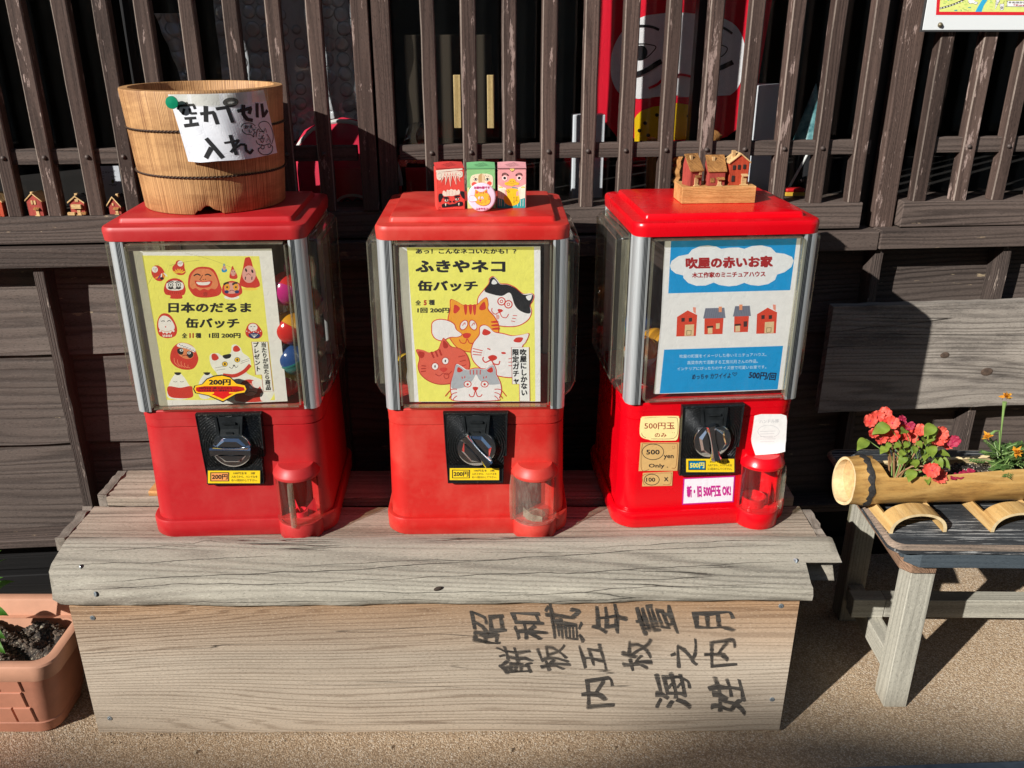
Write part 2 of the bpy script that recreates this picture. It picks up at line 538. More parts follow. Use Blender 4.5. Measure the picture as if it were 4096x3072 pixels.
# unseen house added across the lane, its ridge shaped to shade the foreground
oh = thing("shade_house", "dark tiled wooden house across the lane, behind the viewer", "building", (-6, -7, 0))
w = MB(); w.box(-9, 14, -2.4, 1.35, 0, 4.6); w.build("wall", simple("plaster_wall", (.45, .41, .36), .9, var=.2, vscale=3), oh)
w = MB(); w.prism([(2.3, 4.42), (2.3, 4.56), (0, 6.50), (-3.0, 4.0), (-3.0, 3.86), (0, 6.3)], -9.6, 14.6, 'x'); rf = w.build("roof", simple("roof_tile", (.10, .09, .085), .6, 0, .5, 12), oh)
w = MB()
w.tube([(-9.6 + 24.2 * i / 120, 0, 6.47 + .025 * math.sin(i * 1.1) + .02 * math.sin(i * .43) + (.055 if 34 < i < 42 else 0)) for i in range(121)], .075, 10)
w.build("ridge", simple("roof_tile", (.10, .09, .085)), rf)
for x in (-6, -2.5, 1, 4.5):
    w = MB(); w.box(x, x + 1.6, 1.35, 1.39, .7, 2.2); w.build("window", M_black, oh)

# ------------------------------------------------------------------ the shop front (local x along the wall, y into it)
WY = 1.54
shop = thing("shop_front", "dark brown timber shop front with vertical lattice over plank siding", "building", (0, WY, 0), 4.8)
def sbox(name, x0, x1, y0, y1, z0, z1, mat, bevel=.0015, parent=shop):
    cx, cy, cz = (x0 + x1) / 2, (y0 + y1) / 2, (z0 + z1) / 2
    b = MB(); b.box(x0 - cx, x1 - cx, y0 - cy, y1 - cy, z0 - cz, z1 - cz)
    return b.build(name, mat, parent, bevel=bevel, loc=(cx, cy, cz))
ZT = 1.75
rng = random.Random(11)
slat_xs = [(-.985, 0), (-.915, 0), (-.849, 1), (-.784, 1), (-.717, 1), (-.655, 1), (-.593, 1), (-.525, 1), (-.457, 1), (-.392, 1), (-.328, 1),
           (-.149, 1), (-.083, 1), (-.016, 1), (.051, 1), (.120, 1), (.187, 1), (.257, 1), (.328, 1), (.397, 1), (.466, 1), (.538, 1), (.609, 0),
           (.731, 0), (.808, 1), (.881, 1), (.954, 1), (1.027, 1), (1.1, 1)]
def worn_slat(w, d, h, seed):
    """a slat with slightly wandering edges and a chamfer where the rail is let in"""
    rr = random.Random(seed); b = MB(); rings = []
    N = 14
    for i in range(N + 1):
        z = -h / 2 + h * i / N
        e = [rr.uniform(-.0006, .0006) for _ in range(4)]
        x0, x1 = -w / 2 + e[0], w / 2 + e[1]
        y0, y1 = -d / 2 + e[2] * .6, d / 2
        c = .0019
        rings.append([(x0 + c, y0, z), (x1 - c, y0, z), (x1, y0 + c, z), (x1, y1, z), (x0, y1, z), (x0, y0 + c, z)])
    b.loft(rings)
    b.mi = [1 if (k % 6 in (1, 5) and k < N * 6) else 0 for k in range(len(b.f))]
    return b
for i, (x, nail) in enumerate(slat_xs):
    z0 = .768
    wd = .0235 + rng.uniform(-.001, .0012)
    s = worn_slat(wd, .022, ZT - z0, i).build("lattice_slat", [M_slat, M_slatedge], shop, loc=(x + .0118, .0125, (z0 + ZT) / 2))
    s.rotation_euler = (0, R(rng.uniform(-.12, .12)), R(rng.uniform(-1.2, 1.2)))
    if nail:
        n = MB(); n.lathe([(.0001, .0036), (.0020, .0032), (.0036, .0016), (.0042, 0), (.0042, -.003)], 12, axis='y')
        n.build("nail", M_nail, s, smooth=True, loc=(rng.uniform(-.0015, .0015), -.0114, .864 - (z0 + ZT) / 2), angle=60)
sbox("post", -.2575, -.2295, -.004, .045, .768, ZT, M_slat, .002)
sbox("post", -.2265, -.1965, .000, .045, .768, ZT, M_slat, .002)
sbox("post", .669, .709, .016, .047, .717, ZT, M_slat, .003)
sbox("lattice_rail", -1.1, -.262, .009, .025, .8515, .8765, M_beam)
sbox("lattice_rail", -.192, .640, .009, .025, .8515, .8765, M_beam)
sbox("lattice_rail", .750, 1.3, .009, .025, .8525, .8795, M_beam)
sbox("sill_beam", -1.6, .638, .0, .052, .7205, .7675, M_beam, .002)
sbox("sill_beam", .714, 1.7, .0, .052, .7210, .7675, M_beam, .002)
sbox("lower_beam", -1.6, .6715, -.013, .06, .682, .7165, M_beam, .002)
sbox("lower_beam", .6730, 1.7, -.016, .06, .684, .7190, M_beam, .002)
# lapped siding boards
for x0, x1 in ((-1.7, -.071), (-.069, 1.7)):
    for z0, z1 in ((.5085, .668), (.3285, .512), (.1485, .332)):
        cx, cz = (x0 + x1) / 2, (z0 + z1) / 2
        b = MB(); rr = random.Random(int(z0 * 1000 + x0 * 10)); N = 40
        rings = []
        for i in range(N + 1):
            x = x0 - cx + (x1 - x0) * i / N
            e = rr.uniform(-.0012, .0012)
            rings.append([(x, -.0095, z0 - cz + e), (x, .004, z0 - cz + e), (x, .010, z1 - cz), (x, .001, z1 - cz)])
        b.loft(rings)
        b.build("siding_board", M_siding, shop, loc=(cx, .041, cz), smooth=True, angle=30)
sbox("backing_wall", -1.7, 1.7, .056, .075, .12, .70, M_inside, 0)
for i in range(-4, 7):
    x = -.818 + .25 * (i + 0) if False else -.068 + .25 * i
    b = MB(); rr = random.Random(i + 50); rings = []
    for j in range(19):
        z = .15 + .53 * j / 18 - .415
        e = [rr.uniform(-.0012, .0012) for _ in range(3)]
        rings.append([(-.008 + e[0], e[2] * .6, z), (.008 + e[1], e[2] * .6, z), (.008 + e[1], .045, z), (-.008 + e[0], .045, z)])
    b.loft(rings)
    b.build("batten", M_batten, shop, loc=(x, -.002, .415), smooth=True, angle=30)
sbox("ground_sill", -1.7, 1.7, -.014, .07, .128, .147, M_beam, .003)
M_shadeboard = wood("shade_black_board", (.004, .004, .004), (.011, .010, .010), 'X', K=8, stretch=10, scale=10, F=90, bump=.5)  # near-black boards put in for the shaded void under the sill
sbox("shade_board", -1.8, 1.8, .030, .06, .052, .130, M_shadeboard, .002)
sbox("shade_board", -1.8, 1.8, .012, .06, 0, .050, M_shadeboard, .003)
# glazing behind the lattice, and the dark room
gl = MB(); gl.box(-1.7, 1.7, .0555, .0585, .74, 2.0); gl.build("glass_pane", M_glass, shop)
for x, w2 in ((-1.02, .035), (-.62, .014), (-.237, .026), (.338, .034), (.672, .07), (1.0, .03)):
    sbox("window_stile", x - w2 / 2, x + w2 / 2, .048, .0705, .74, 2.0, M_black, .001)
sbox("window_ledge", -1.7, 1.7, .0525, .10, .70, .7655, M_beam, .001)
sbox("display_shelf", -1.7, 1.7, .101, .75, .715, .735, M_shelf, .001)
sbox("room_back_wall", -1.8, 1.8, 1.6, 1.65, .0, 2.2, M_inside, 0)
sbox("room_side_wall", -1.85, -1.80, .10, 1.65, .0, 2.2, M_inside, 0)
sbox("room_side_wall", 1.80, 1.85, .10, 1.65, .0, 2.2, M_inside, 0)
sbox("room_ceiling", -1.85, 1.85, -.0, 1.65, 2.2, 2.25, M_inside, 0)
sbox("upper_wall", -1.85, 1.85, -.0, .10, 1.752, 2.19, M_siding, 0)
ea = MB(); ea.prism([(-.22, 2.16), (-.22, 2.20), (.1, 2.34), (.1, 2.29)], -2.2, 2.2, 'x'); ea.build("shade_eave", M_beam, shop)  # unseen overhang, added to hold back sky light

# grey board fixed on the battens at the right
M_greyboard = wood("grey_board", (.13, .112, .097), (.42, .37, .315), 'X', K=16, stretch=5, scale=5, F=90, bump=.9, bd=.002, cracks=.6, fine=.5, dirt=(.06, .05, .045))
wb = MB(); rr = random.Random(3); rings = []
for i in range(31):
    x = -.40 + .80 * i / 30
    e = [rr.uniform(-.0010, .0010) for _ in range(2)]
    rings.append([(x, -.009, -.1085 + e[0]), (x, -.010, .1085 + e[1]), (x, .009, .109 + e[1]), (x, .009, -.109 + e[0])])
wb.loft(rings)
o = wb.build("wall_board", M_greyboard, None, smooth=True, angle=30)
th = R(4.8)
def W(x, y, z):                                  # wall-local to world
    return (x * math.cos(th) - y * math.sin(th), WY + x * math.sin(th) + y * math.cos(th), z)
o.location = W(1.000, -.013, .471); o.rotation_euler = (0, R(-.15), th)
for kx, kz, kr in ((-.163, .004, .0065), (-.070, -.034, .0085), (.055, .048, .006)):
    kb = MB(); kb.sphere((0, 0, 0), kr * 1.5, .0016, kr, 16, 8); kb.build("knot", simple("board_knot", (.10, .065, .045), .9, 0, .8, 300, .6, 200), o, smooth=True, loc=(kx, -.0093, kz))
tag(o, "wide weathered grey board fixed low on the wall behind the bamboo planter", "board")
# ------------------------------------------------------------------ capsule machines
def red_plastic(name, c, fade, amt, rough=.38, scratches=.0):
    T = NT(name)
    v = T.coords(rnd=False)
    n = T.noise(v, 9, 6, .65)
    col = T.mix(T.ramp(n, [(.42, 0), (.72, amt)]), c, fade)
    sc = T.noise(T.coords((1, 1, .25), (0, .6, 0), rnd=False), 70, 6, .75)
    col = T.mix(T.ramp(sc, [(.62, 0), (.74, scratches)]), col, fade)
    dirt = T.noise(v, 160, 5, .75)
    col = T.mix(T.ramp(dirt, [(.68, 0), (.74, .55 * amt)]), col, (.12, .03, .025, 1))
    T.bs(Base_Color=col, Roughness=T.ramp(n, [(.3, rough - .06), (.75, rough + .14)]), Normal=T.bump(T.noise(v, 26, 3), .05, .002))
    return T.m
M_red1 = red_plastic("faded_red_plastic", (.46, .012, .016, 1), (.52, .060, .050, 1), .60, .42, .35)
M_red2 = red_plastic("sun_faded_red_plastic", (.55, .018, .014, 1), (.64, .105, .070, 1), .70, .42, .45)
M_red3 = red_plastic("glossy_red_plastic", (.68, .001, .007, 1), (.72, .01, .02, 1), .2, .24, .0)

def alu():
    T = NT("aluminium_post")
    n = T.noise(T.coords((40, 40, .6), rnd=False), 30, 4)
    sp = T.noise(T.coords(rnd=False), 420, 4, .8)
    c = T.ramp(n, [(.3, (.62, .65, .66)), (.7, (.80, .83, .83))])
    c = T.mix(T.ramp(sp, [(.64, 0), (.7, .5)]), c, (.75, .8, .83, 1))
    T.bs(Base_Color=c, Metallic=.72, Roughness=.46, Normal=T.bump(n, .08, .001))
    return T.m
M_alu = alu()
M_grooveshade = simple("groove_shade", (.05, .055, .06), .5, .6)
M_clear = clear("clear_acrylic", (.97, .97, .95), .022, .8, .04)
M_clear_old = clear("yellowed_acrylic", (.95, .94, .88), .03, .85, .05, (.72, .68, .5))
M_side = clear("side_acrylic", (.95, .95, .91), .055, 1.1, .06, (.80, .78, .66))
M_smoky = clear("scuffed_acrylic", (.90, .89, .85), .16, .9, .06, (.70, .68, .56))
M_clear_edge = clear("acrylic_edge", (.84, .83, .74), .14, 1.3, .06, (.82, .78, .62))
M_chrome = simple("chrome", (.82, .83, .85), .07, 1.0)
M_chrome_dark = simple("dark_chrome", (.06, .062, .07), .10, .9)
M_pit = simple("coin_slot_dark", (.03, .034, .036), .28, .5, .25, 90, .5, 60)

def plate_mat(k):
    T = NT("black_grooved_plate")
    p = T.coords(rnd=False)
    s = T("SeparateXYZ", {0: p})
    dx = T.math('SUBTRACT', s.outputs[0], .001); dz = T.math('SUBTRACT', s.outputs[2], .158)
    r = T.math('SQRT', T.math('ADD', T.math('MULTIPLY', dx, dx), T.math('MULTIPLY', dz, dz)))
    w = T.math('SINE', T.math('MULTIPLY', r, 2 * PI / .0036))
    m = T.ramp(r, [(.029 * 10, 0), (.0305 * 10, 1)]) if False else 1.0
    up = T.math('GREATER_THAN', s.outputs[2], .1265)
    inx = T.math('LESS_THAN', T.math('ABSOLUTE', dx), .0445)
    top = T.math('LESS_THAN', s.outputs[2], .2115)
    msk = T.math('MULTIPLY', T.math('MULTIPLY', up, inx), top)
    h = T.math('MULTIPLY', T.math('MULTIPLY_ADD', w, .5, .5), msk)
    dust = T.noise(p, 300, 5, .8)
    c = T.mix(T.ramp(dust, [(.56, 0), (.68, .5 * k)]), (.016, .018, .019, 1), (.30, .30, .28, 1))
    T.bs(Base_Color=c, Metallic=.35, Roughness=.26, Normal=T.bump(h, 1.0, .004))
    return T.m
M_plate1, M_plate2 = plate_mat(1.0), plate_mat(.45)

PX = {   # sketch rectangles (units of the drawings) and where their corners lie on each machine (x, z, metres)
    'p1': ((300, 300, 1600, 1550), [(-.1272, .4791), (.1183, .4761), (.0930, .2119), (-.1718, .2179)]),
    'p2': ((300, 300, 1500, 1500), [(-.1162, .4770), (.1149, .4761), (.1195, .2225), (-.1296, .2244)]),
    'p3': ((500, 200, 1700, 1450), [(-.1241, .4923), (.1169, .4876), (.1529, .2170), (-.1085, .2270)]),
    's1': ((600, 200, 1400, 950), [(-.0561, .2244), (.0716, .2215), (.0573, .0825), (-.0754, .0863)]),
    's2': ((700, 200, 1400, 950), [(-.0571, .2217), (.0569, .2208), (.0569, .0812), (-.0616, .0824)]),
    's3': ((850, 100, 1550, 850), [(-.0561, .2291), (.0630, .2246), (.0785, .0821), (-.0455, .0881)]),
    'f3': ((400, 200, 1900, 1150), [(-.1280, .2089), (.1306, .1987), (.1542, .0116), (-.1183, .0258)]),
    'l1': ((850, 1250, 1300, 1500), [(-.0460, .2882), (.0431, .2864), (.0368, .2314), (-.0536, .2335)]),
}
def front(y0):
    return lambda a, b, h: (a, y0 - h, b)

def dished(x0, x1, z0, z1, inset, y0, y1, M=None, slant=0.0):
    """a shallow clear tray: rim on plane y0, face on plane y1"""
    b = MB()
    def ring(i, y, s=0.0, r=.012):
        return [(p[0], y, p[1]) for p in rrect(x0 + i, x1 - i, z0 + i + s, z1 - i, r, 4)]
    b.loft([ring(0, y0, 0, .010), ring(inset * .25, y0 + (y1 - y0) * .62, slant * .5, .010), ring(inset * .6, y0 + (y1 - y0) * .93, slant * .9), ring(inset, y1, slant)], cap0=False, cap1=True, M=M)
    return b

OX, OY = .0915, .0015                         # axis of the capsule outlet
def capsule_machine(label, loc, rz, red, knob_rot, plate_m, clear_m, door_a, hand, dz=0.0):
    t = thing("capsule_machine", label, "capsule machine", loc, rz, "red capsule machines on the stand")
    # --- body with the pocket of the outlet cut in
    b = MB()
    prof = [(.0275, .1392), (.036, .1392), (.1840, .1368), (.1890, .1366), (.1897, .1352), (.1906, .1352), (.1912, .1370), (.2040, .1371), (.2044, .1376), (.2172, .1378), (.2185, .1368)]
    b.loft([[(p[0], p[1], z) for p in rrect(-h, h, .137 - h, .103 + h, .030, 7)] for z, h in prof])
    o = b.build("body", red, t, smooth=True, angle=30)
    cut = MB(); cut.lathe([(.0315, .0300), (.0315, .1120)], 40, c=(OX, .0075, 0))
    co = cut.build("cutter", red, t)
    md = o.modifiers.new("pocket", 'BOOLEAN'); md.object = co; md.operation = 'DIFFERENCE'; md.solver = 'EXACT'
    bpy.context.view_layer.update()
    dg = bpy.context.evaluated_depsgraph_get()
    me = bpy.data.meshes.new_from_object(o.evaluated_get(dg))
    o.modifiers.clear(); o.data = me
    me.polygons.foreach_set("use_smooth", [True] * len(me.polygons)); me.set_sharp_from_angle(angle=R(30))
    bpy.data.objects.remove(co)
    # --- skirt
    b = MB()
    sk = [(0, .1442), (.003, .1460), (.0262, .1466), (.0294, .1455), (.0300, .1438), (.0294, .1405), (.0265, .1396)]
    b.loft([[(p[0], p[1], z) for p in rrect(-h, h, .136 - h, .106 + h, .036, 7)] for z, h in sk])
    b.build("skirt", red, t, smooth=True, angle=50)
    # --- lid
    b = MB()
    lp = [(.4800, .1355), (.4805, .1375), (.4930, .1385), (.4975, .1380), (.4998, .1366), (.5006, .1338), (.5008, .1200), (.5014, .1188), (.5062, .1180), (.5080, .1166), (.5083, .1150), (.5087, .05)]
    rr_ = [.020, .020, .020, .020, .019, .018, .006, .006, .006, .006, .006, .005]
    b.loft([[(p[0], p[1], z) for p in rrect(-h, h, .1315 - h + (.005 if h < .121 else 0), .1045 + h - (.005 if h < .121 else 0), r, 5)] for (z, h), r in zip(lp, rr_)])
    lid = b.build("lid", red, t, smooth=True, angle=35)
    if hand == 1: lid.scale.x, lid.location.x = 1.03, -.0025
    # --- corner posts
    def post_profile():
        pts = [(.1115, .0015), (.1115, -.0045), (.1135, -.0050)]
        for i in range(4):
            x = .1150 + .0019 * i
            pts += [(x, -.0050), (x + .0004, -.0040), (x + .0010, -.0040), (x + .0014, -.0050)]
        for i in range(8):
            a = R(-90 + 90 * i / 7)
            pts.append((.1215 + .0120 * math.cos(a), .0085 + .0135 * math.sin(a)))
        for i in range(3):
            y = .012 + .0022 * i
            pts += [(.1335, y), (.1325, y + .0005), (.1325, y + .0012), (.1335, y + .0017)]
        return pts + [(.1335, .024), (.128, .024), (.128, .0015)]
    pp = post_profile()
    for s in (-1, 1):
        for yy in (0, 1):
            q = [(s * (x + .0028), (y if not yy else .234 - y)) for x, y in pp]
            b = MB(); b.prism(q, .2187, .4803, 'z'); pst = b.build("corner_post", M_alu, t, smooth=True, angle=25)
            if not yy:
                b = MB()  # raised dark strips that paint the shade of the fine grooves
                for gx in (.1182, .1202, .1222):
                    xa, xb = sorted((s * gx, s * (gx + .0008)))
                    b.box(xa, xb, -.0054, -.0046, .2192, .4798)
                b.build("groove_shade_strip", M_grooveshade, pst)
    # --- clear window, side windows, opaque back panel
    b = dished(-.1130, .1130, .2225, .4795, .0045, -.0005, -.0115)
    b.build("front_window", clear_m, t, smooth=True, angle=25)
    b = MB()
    for z in (.2255, .4765):
        b.box(-.108, .108, -.0108, -.0018, z - .0011, z + .0011)
    for x in (-.1102, .1102):
        b.box(x - .0011, x + .0011, -.0108, -.0018, .2280, .4740)
    b.build("window_edge", M_clear_edge, t)
    for s in (-1, 1):
        Mx = Matrix(((0, -s, 0, s * .1345), (1, 0, 0, 0), (0, 0, 1, 0), (0, 0, 0, 1)))
        b = dished(.027, .208, .2190, .4790, .010, 0, -.0205, Mx, .016)
        w = b.build("side_window", M_side, t, smooth=True, angle=25)
        b = MB()
        for y in (.033, .202):
            b.box(.1365, .1475, y - .001, y + .001, .247, .468)
        b.box(.1365, .1470, .036, .199, .4700, .4720)
        b.tube([(.1548, .038, .246), (.1548, .038, .468), (.1548, .197, .468), (.1548, .197, .246), (.1548, .038, .246)], .0011, 6)
        b.tube([(.1375, .029, .225), (.1375, .029, .4775), (.1375, .206, .4775), (.1375, .206, .225), (.1375, .029, .225)], .0013, 6)
        for q in range(len(b.v)):
            b.v[q] = (b.v[q][0] * s, b.v[q][1], b.v[q][2])
        b.build("window_edge", M_clear_edge, w)
    b = MB(); b.box(-.111, .111, .229, .231, .220, .479); b.build("back_panel", simple("sun_blocking_back", (.05, .035, .03), .4), t)  # made opaque to keep sun through the case off the wall
    b = MB(); b.loft([[(p[0], p[1], .2188) for p in rrect(-.128, .128, .006, .232, .03)], [(p[0], p[1], .2210) for p in rrect(-.128, .128, .006, .232, .03)]])
    b.build("hopper_floor", red, t)
    # --- coin mechanism
    pl = [(-.0492, .2152), (.0497, .2152), (.0478, .1420), (.0437, .1420), (.0422, .0938), (-.0452, .0938), (-.0474, .150)]
    b = MB()
    def shrink(k):
        cx, cz = 0, .1545
        return [(cx + (x - cx) * k, cz + (z - cz) * k) for x, z in pl]
    b.loft([[(x, -.0005, z) for x, z in pl], [(x, -.0095, z) for x, z in pl], [(x, -.0115, z) for x, z in shrink(.985)], [(x, -.0115, z) for x, z in shrink(.965)], [(x, -.0103, z) for x, z in shrink(.950)]])
    plate = b.build("coin_mechanism", plate_m, t, smooth=True, angle=20)
    b = MB()                                     # coin chute: a sunk, dark, sloping channel with raised cheeks
    b.add([(-.0195, -.0118, .2115), (.0200, -.0118, .2115), (.0150, -.0150, .1920), (-.0140, -.0150, .1920)], [(0, 1, 2, 3)])
    b.add([(-.0140, -.0150, .1920), (.0150, -.0150, .1920), (.0145, -.0190, .1825), (-.0135, -.0190, .1825)], [(0, 1, 2, 3)])
    for s in (-1, 1):
        x = .001 + s * .0165
        b.add([(x - .0018, -.0190, .183), (x + .0018, -.0190, .183), (x + s * .003 + .0018, -.0135, .2115), (x + s * .003 - .0018, -.0135, .2115),
               (x - .0018, -.0100, .183), (x + .0018, -.0100, .183), (x + s * .003 + .0018, -.0100, .2115), (x + s * .003 - .0018, -.0100, .2115)],
              [(0, 1, 2, 3), (0, 4, 5, 1), (1, 5, 6, 2), (2, 6, 7, 3), (3, 7, 4, 0)])
    b.box(-.009, .011, -.0165, -.0120, .2000, .2030); b.box(-.004, .006, -.0195, -.0150, .1855, .1880)
    b.build("coin_slot", M_pit, plate, smooth=True, angle=20)
    kn = MB()                                    # knob: flat disc with a notch, and the bar of the handle
    kn.lathe([(.0305, 0), (.0305, .0045), (.0292, .0068), (.0270, .0078), (.0001, .0084)], 48, m=1, axis='y')
    bar = []
    L, wd = .0305, .0075
    for i in range(13):
        u = -1 + 2 * i / 12
        hh = .0155 + .0030 * abs(u) ** 2
        ww = wd * (.86 + .30 * abs(u) ** 2)
        x = u * L
        bar.append([(x, -.0080, -ww), (x, -hh + .003, -ww * .86), (x, -hh, -ww * .55), (x, -hh, ww * .55), (x, -hh + .003, ww * .86), (x, -.0080, ww)])
    kn.loft(bar, m=0)
    for s in (-1, 1):                            # shoulders that carry the bar
        kn.loft([[(x, -.0082, s * z) for x, z in ((-.022, .0078), (.022, .0078), (.012, .0200), (-.012, .0200))], [(x, -.0125, s * z) for x, z in ((-.020, .0078), (.020, .0078), (.009, .0165), (-.009, .0165))]], m=1)
    kn.build("knob", [M_chrome, M_chrome if hand != 2 else M_chrome], plate, smooth=True, angle=30, loc=(.001, -.0104, .158), rot=(0, R(knob_rot), 0))
    # --- outlet
    b = MB(); b.lathe([(.0338, 0), (.0356, .002), (.0356, .0255), (.0346, .0282), (.0315, .0288), (.0305, .0275), (.0001, .0275)], 44, c=(OX, OY, 0), axis='z')
    b.build("outlet_base", red, t, smooth=True, angle=45)
    b = MB(); b.lathe([(.0330, .1065), (.0360, .1072), (.0368, .1105), (.0362, .1128), (.0290, .1235), (.0272, .1250), (.0001, .1254)], 44, c=(OX, OY, 0))
    b.build("outlet_cap", red, t, smooth=True, angle=30)
    b = MB()
    b.lathe([(.0340, .0325), (.0340, .1085)], 36, c=(OX, OY, 0), a0=178, a1=362, cap=False)
    b.lathe([(.0345, .0292), (.0362, .0296), (.0362, .0330), (.0345, .0335), (.0328, .0330)], 36, c=(OX, OY, 0), a0=178, a1=362, cap=False)
    door = b.build("outlet_door", M_smoky if hand == 2 else clear_m, t, smooth=True, angle=60)
    b = MB()
    ca, sa = math.cos(R(door_a)), math.sin(R(door_a))
    def dp(r, w, z): return (OX + r * ca - w * sa, OY + r * sa + w * ca, z)
    b.loft([[dp(.0342, -.0042, z), dp(.0342, .0042, z), dp(.0395 + e, .0034, z), dp(.0405 + e, 0, z), dp(.0395 + e, -.0034, z)] for z, e in ((.0285, 0), (.0500, .0012), (.088, .0012), (.1060, -.001))])
    b.build("door_handle", M_clear_edge, door, smooth=True, angle=30)
    return t, plate, door

P1 = (-0.4309, 1.2204, 0.308); P2 = (-0.0558, 1.2245, 0.308); P3 = (0.3111, 1.2518, 0.308)
m1, plate1, door1 = capsule_machine("faded red capsule machine with a round daruma doll poster, under the wooden bucket", P1, 2.9, M_red1, 2, M_plate1, M_clear_old, 262, 1)
m2, plate2, door2 = capsule_machine("sun-bleached red capsule machine with a yellow cat face poster, middle of the three", P2, 1.0, M_red2, 52, M_plate2, M_clear, 196, 2)
m3, plate3, door3 = capsule_machine("bright glossy red capsule machine with a blue and white poster of red houses", P3, 5.0, M_red3, 76, M_plate2, M_clear, 336, 3)

# loose parts seen in the outlets
b = MB()
for a, r in ((20, .026), (130, .022), (230, .020)):
    ca, sa = math.cos(R(a)), math.sin(R(a))
    b.add([(OX, OY, .031), (OX + r * ca, OY + r * sa, .030), (OX + r * ca * .9, OY + r * sa * .9, .056), (OX + r * .4 * ca, OY + r * .4 * sa, .041)], [(0, 1, 2, 3)])
b.lathe([(.011, .028), (.011, .038), (.009, .038), (.009, .028)], 20, c=(OX, OY, 0))
b.build("outlet_deflector", simple("bright_red", (.72, .02, .04), .4), m1, smooth=True, angle=20)
b = MB()
b.lathe([(.018, .0280), (.018, .0300), (.0001, .0305)], 28, c=(OX, OY, 0))
for x0, y0, x1, y1, h in ((.0735, -.004, .0875, -.019, .018), (.0875, -.019, .1035, -.020, .013), (.1035, -.017, .1155, -.005, .022)):
    b.add([(x0, y0, .0282), (x1, y1, .0282), (x1, y1, .0282 + h * .7), (x0, y0, .0282 + h)], [(0, 1, 2, 3)])
b.build("outlet_deflector", clear("milky_acrylic", (.80, .80, .70), .42, .6, .2, (.72, .70, .55)), m2)
b = MB()
b.lathe([(.019, .0282), (.020, .044), (.0175, .044), (.016, .031), (.0001, .0305)], 32, c=(.0865, .004, 0))
b.add([(.1075, -.010, .029), (.1155, .014, .029), (.1155, .014, .064), (.1095, -.006, .052)], [(0, 1, 2, 3)])
b.build("outlet_deflector", M_red3, m3, smooth=True, angle=30)

# ------------------------------------------------------------------ capsules inside
def capsule(parent_loc, rz, x, y, z, top, bottom, label, r=.0245, tilt=(20, 10), solid=False):
    c, s = math.cos(R(rz)), math.sin(R(rz))
    wx, wy, wz = parent_loc[0] + x * c - y * s, parent_loc[1] + x * s + y * c, parent_loc[2] + z
    t = thing("toy_capsule", label, "capsule", (wx, wy, wz), 0, "toy capsules inside the machines")
    t.rotation_euler = (R(tilt[0]), R(tilt[1]), R(rz))
    b = MB(); b.sphere((0, 0, .0012), r, nu=28, nv=10, v0=.5, v1=1.0)
    b.build("upper_half", top, t, smooth=True)
    b = MB(); b.sphere((0, 0, -.0012), r, nu=28, nv=10, v0=0, v1=.5)
    b.build("lower_half", bottom, t, smooth=True)
    b = MB(); b.lathe([(r + .0008, -.0014), (r + .0008, .0014), (r - .001, .0014), (r - .001, -.0014)], 28)
    b.build("rim", bottom, t, smooth=True)
    return t
def shell(nm, c):
    T = NT(nm)
    T.bs(Base_Color=T.c4(c), Roughness=.16)
    T.b.inputs["Coat Weight"].default_value = .4
    T.b.inputs["Transmission Weight"].default_value = .25
    T.b.inputs["Subsurface Weight"].default_value = 0
    return T.m
C_yel, C_org, C_teal, C_red, C_pink, C_wht, C_blue, C_amber = [shell("capsule_" + n, c) for n, c in (
    ("yellow", (.75, .48, .03)), ("orange", (.80, .22, .02)), ("teal", (.02, .20, .20)), ("red", (.62, .02, .02)), ("magenta", (.55, .02, .22)),
    ("white", (.72, .70, .66)), ("blue", (.02, .07, .25)), ("amber", (.70, .33, .02)))]
L1 = "toy capsule in the daruma machine, "
for x, y, z, a, bt, lb in ((.108, .062, .356, C_yel, C_wht, "yellow with a clear base, upper right side"),
                           (.104, .070, .280, C_teal, C_wht, "dark teal one low on the right side"),
                           (.102, .150, .345, C_org, C_red, "orange one at the back right"),
                           (.104, .120, .405, C_pink, C_red, "magenta one topmost on the right"),
                           (.103, .145, .290, C_red, C_wht, "red one behind the teal one"),
                           (.100, .027, .400, C_red, C_pink, "red one beside the front right post, upper"),
                           (.1005, .022, .340, C_amber, C_red, "amber one beside the front right post"),
                           (.1000, .022, .292, C_blue, C_teal, "blue one beside the front right post, lower"),
                           (.082, .036, .249, C_yel, C_red, "yellow one lying on the floor at the front right"),
                           (.098, .190, .249, C_teal, C_wht, "teal one lying on the floor at the back right"),
                           (.098, .088, .249, C_org, C_wht, "orange one lying on the floor at the right"),
                           (.100, .195, .320, C_pink, C_wht, "magenta one in the far back corner"),
                           (.060, .120, .249, C_red, C_wht, "red one on the floor in the middle"),
                           (.055, .075, .295, C_teal, C_org, "teal and orange one in the middle of the heap"),
                           (.056, .145, .310, C_yel, C_org, "yellow and orange one in the middle of the heap"),
                           (.060, .110, .360, C_red, C_wht, "red one on top of the heap in the middle")):
    capsule(P1, 2.9, x, y, z, a, bt, L1 + lb, tilt=(rng.uniform(-50, 50), rng.uniform(-50, 50)))
capsule(P2, 1.0, -.106, .052, .263, C_yel, C_yel, "lone yellow capsule low at the left of the cat machine")
capsule(P2, 1.0, -.070, .140, .249, C_red, C_wht, "red and white capsule at the back of the cat machine", tilt=(60, 10))
capsule(P3, 5.0, -.103, .060, .2800, C_org, C_wht, "orange over white capsule behind the left side window of the house machine", tilt=(6, 8), r=.0265)
capsule(P3, 5.0, -.095, .128, .3050, C_blue, C_teal, "dark blue capsule behind the left post of the house machine", tilt=(30, 8))
capsule(P3, 5.0, -.088, .060, .2485, C_red, C_wht, "red capsule on the floor of the house machine", tilt=(80, 8))
capsule(P3, 5.0, -.085, .135, .2490, C_wht, C_org, "white capsule on the floor at the back of the house machine", tilt=(80, 8))
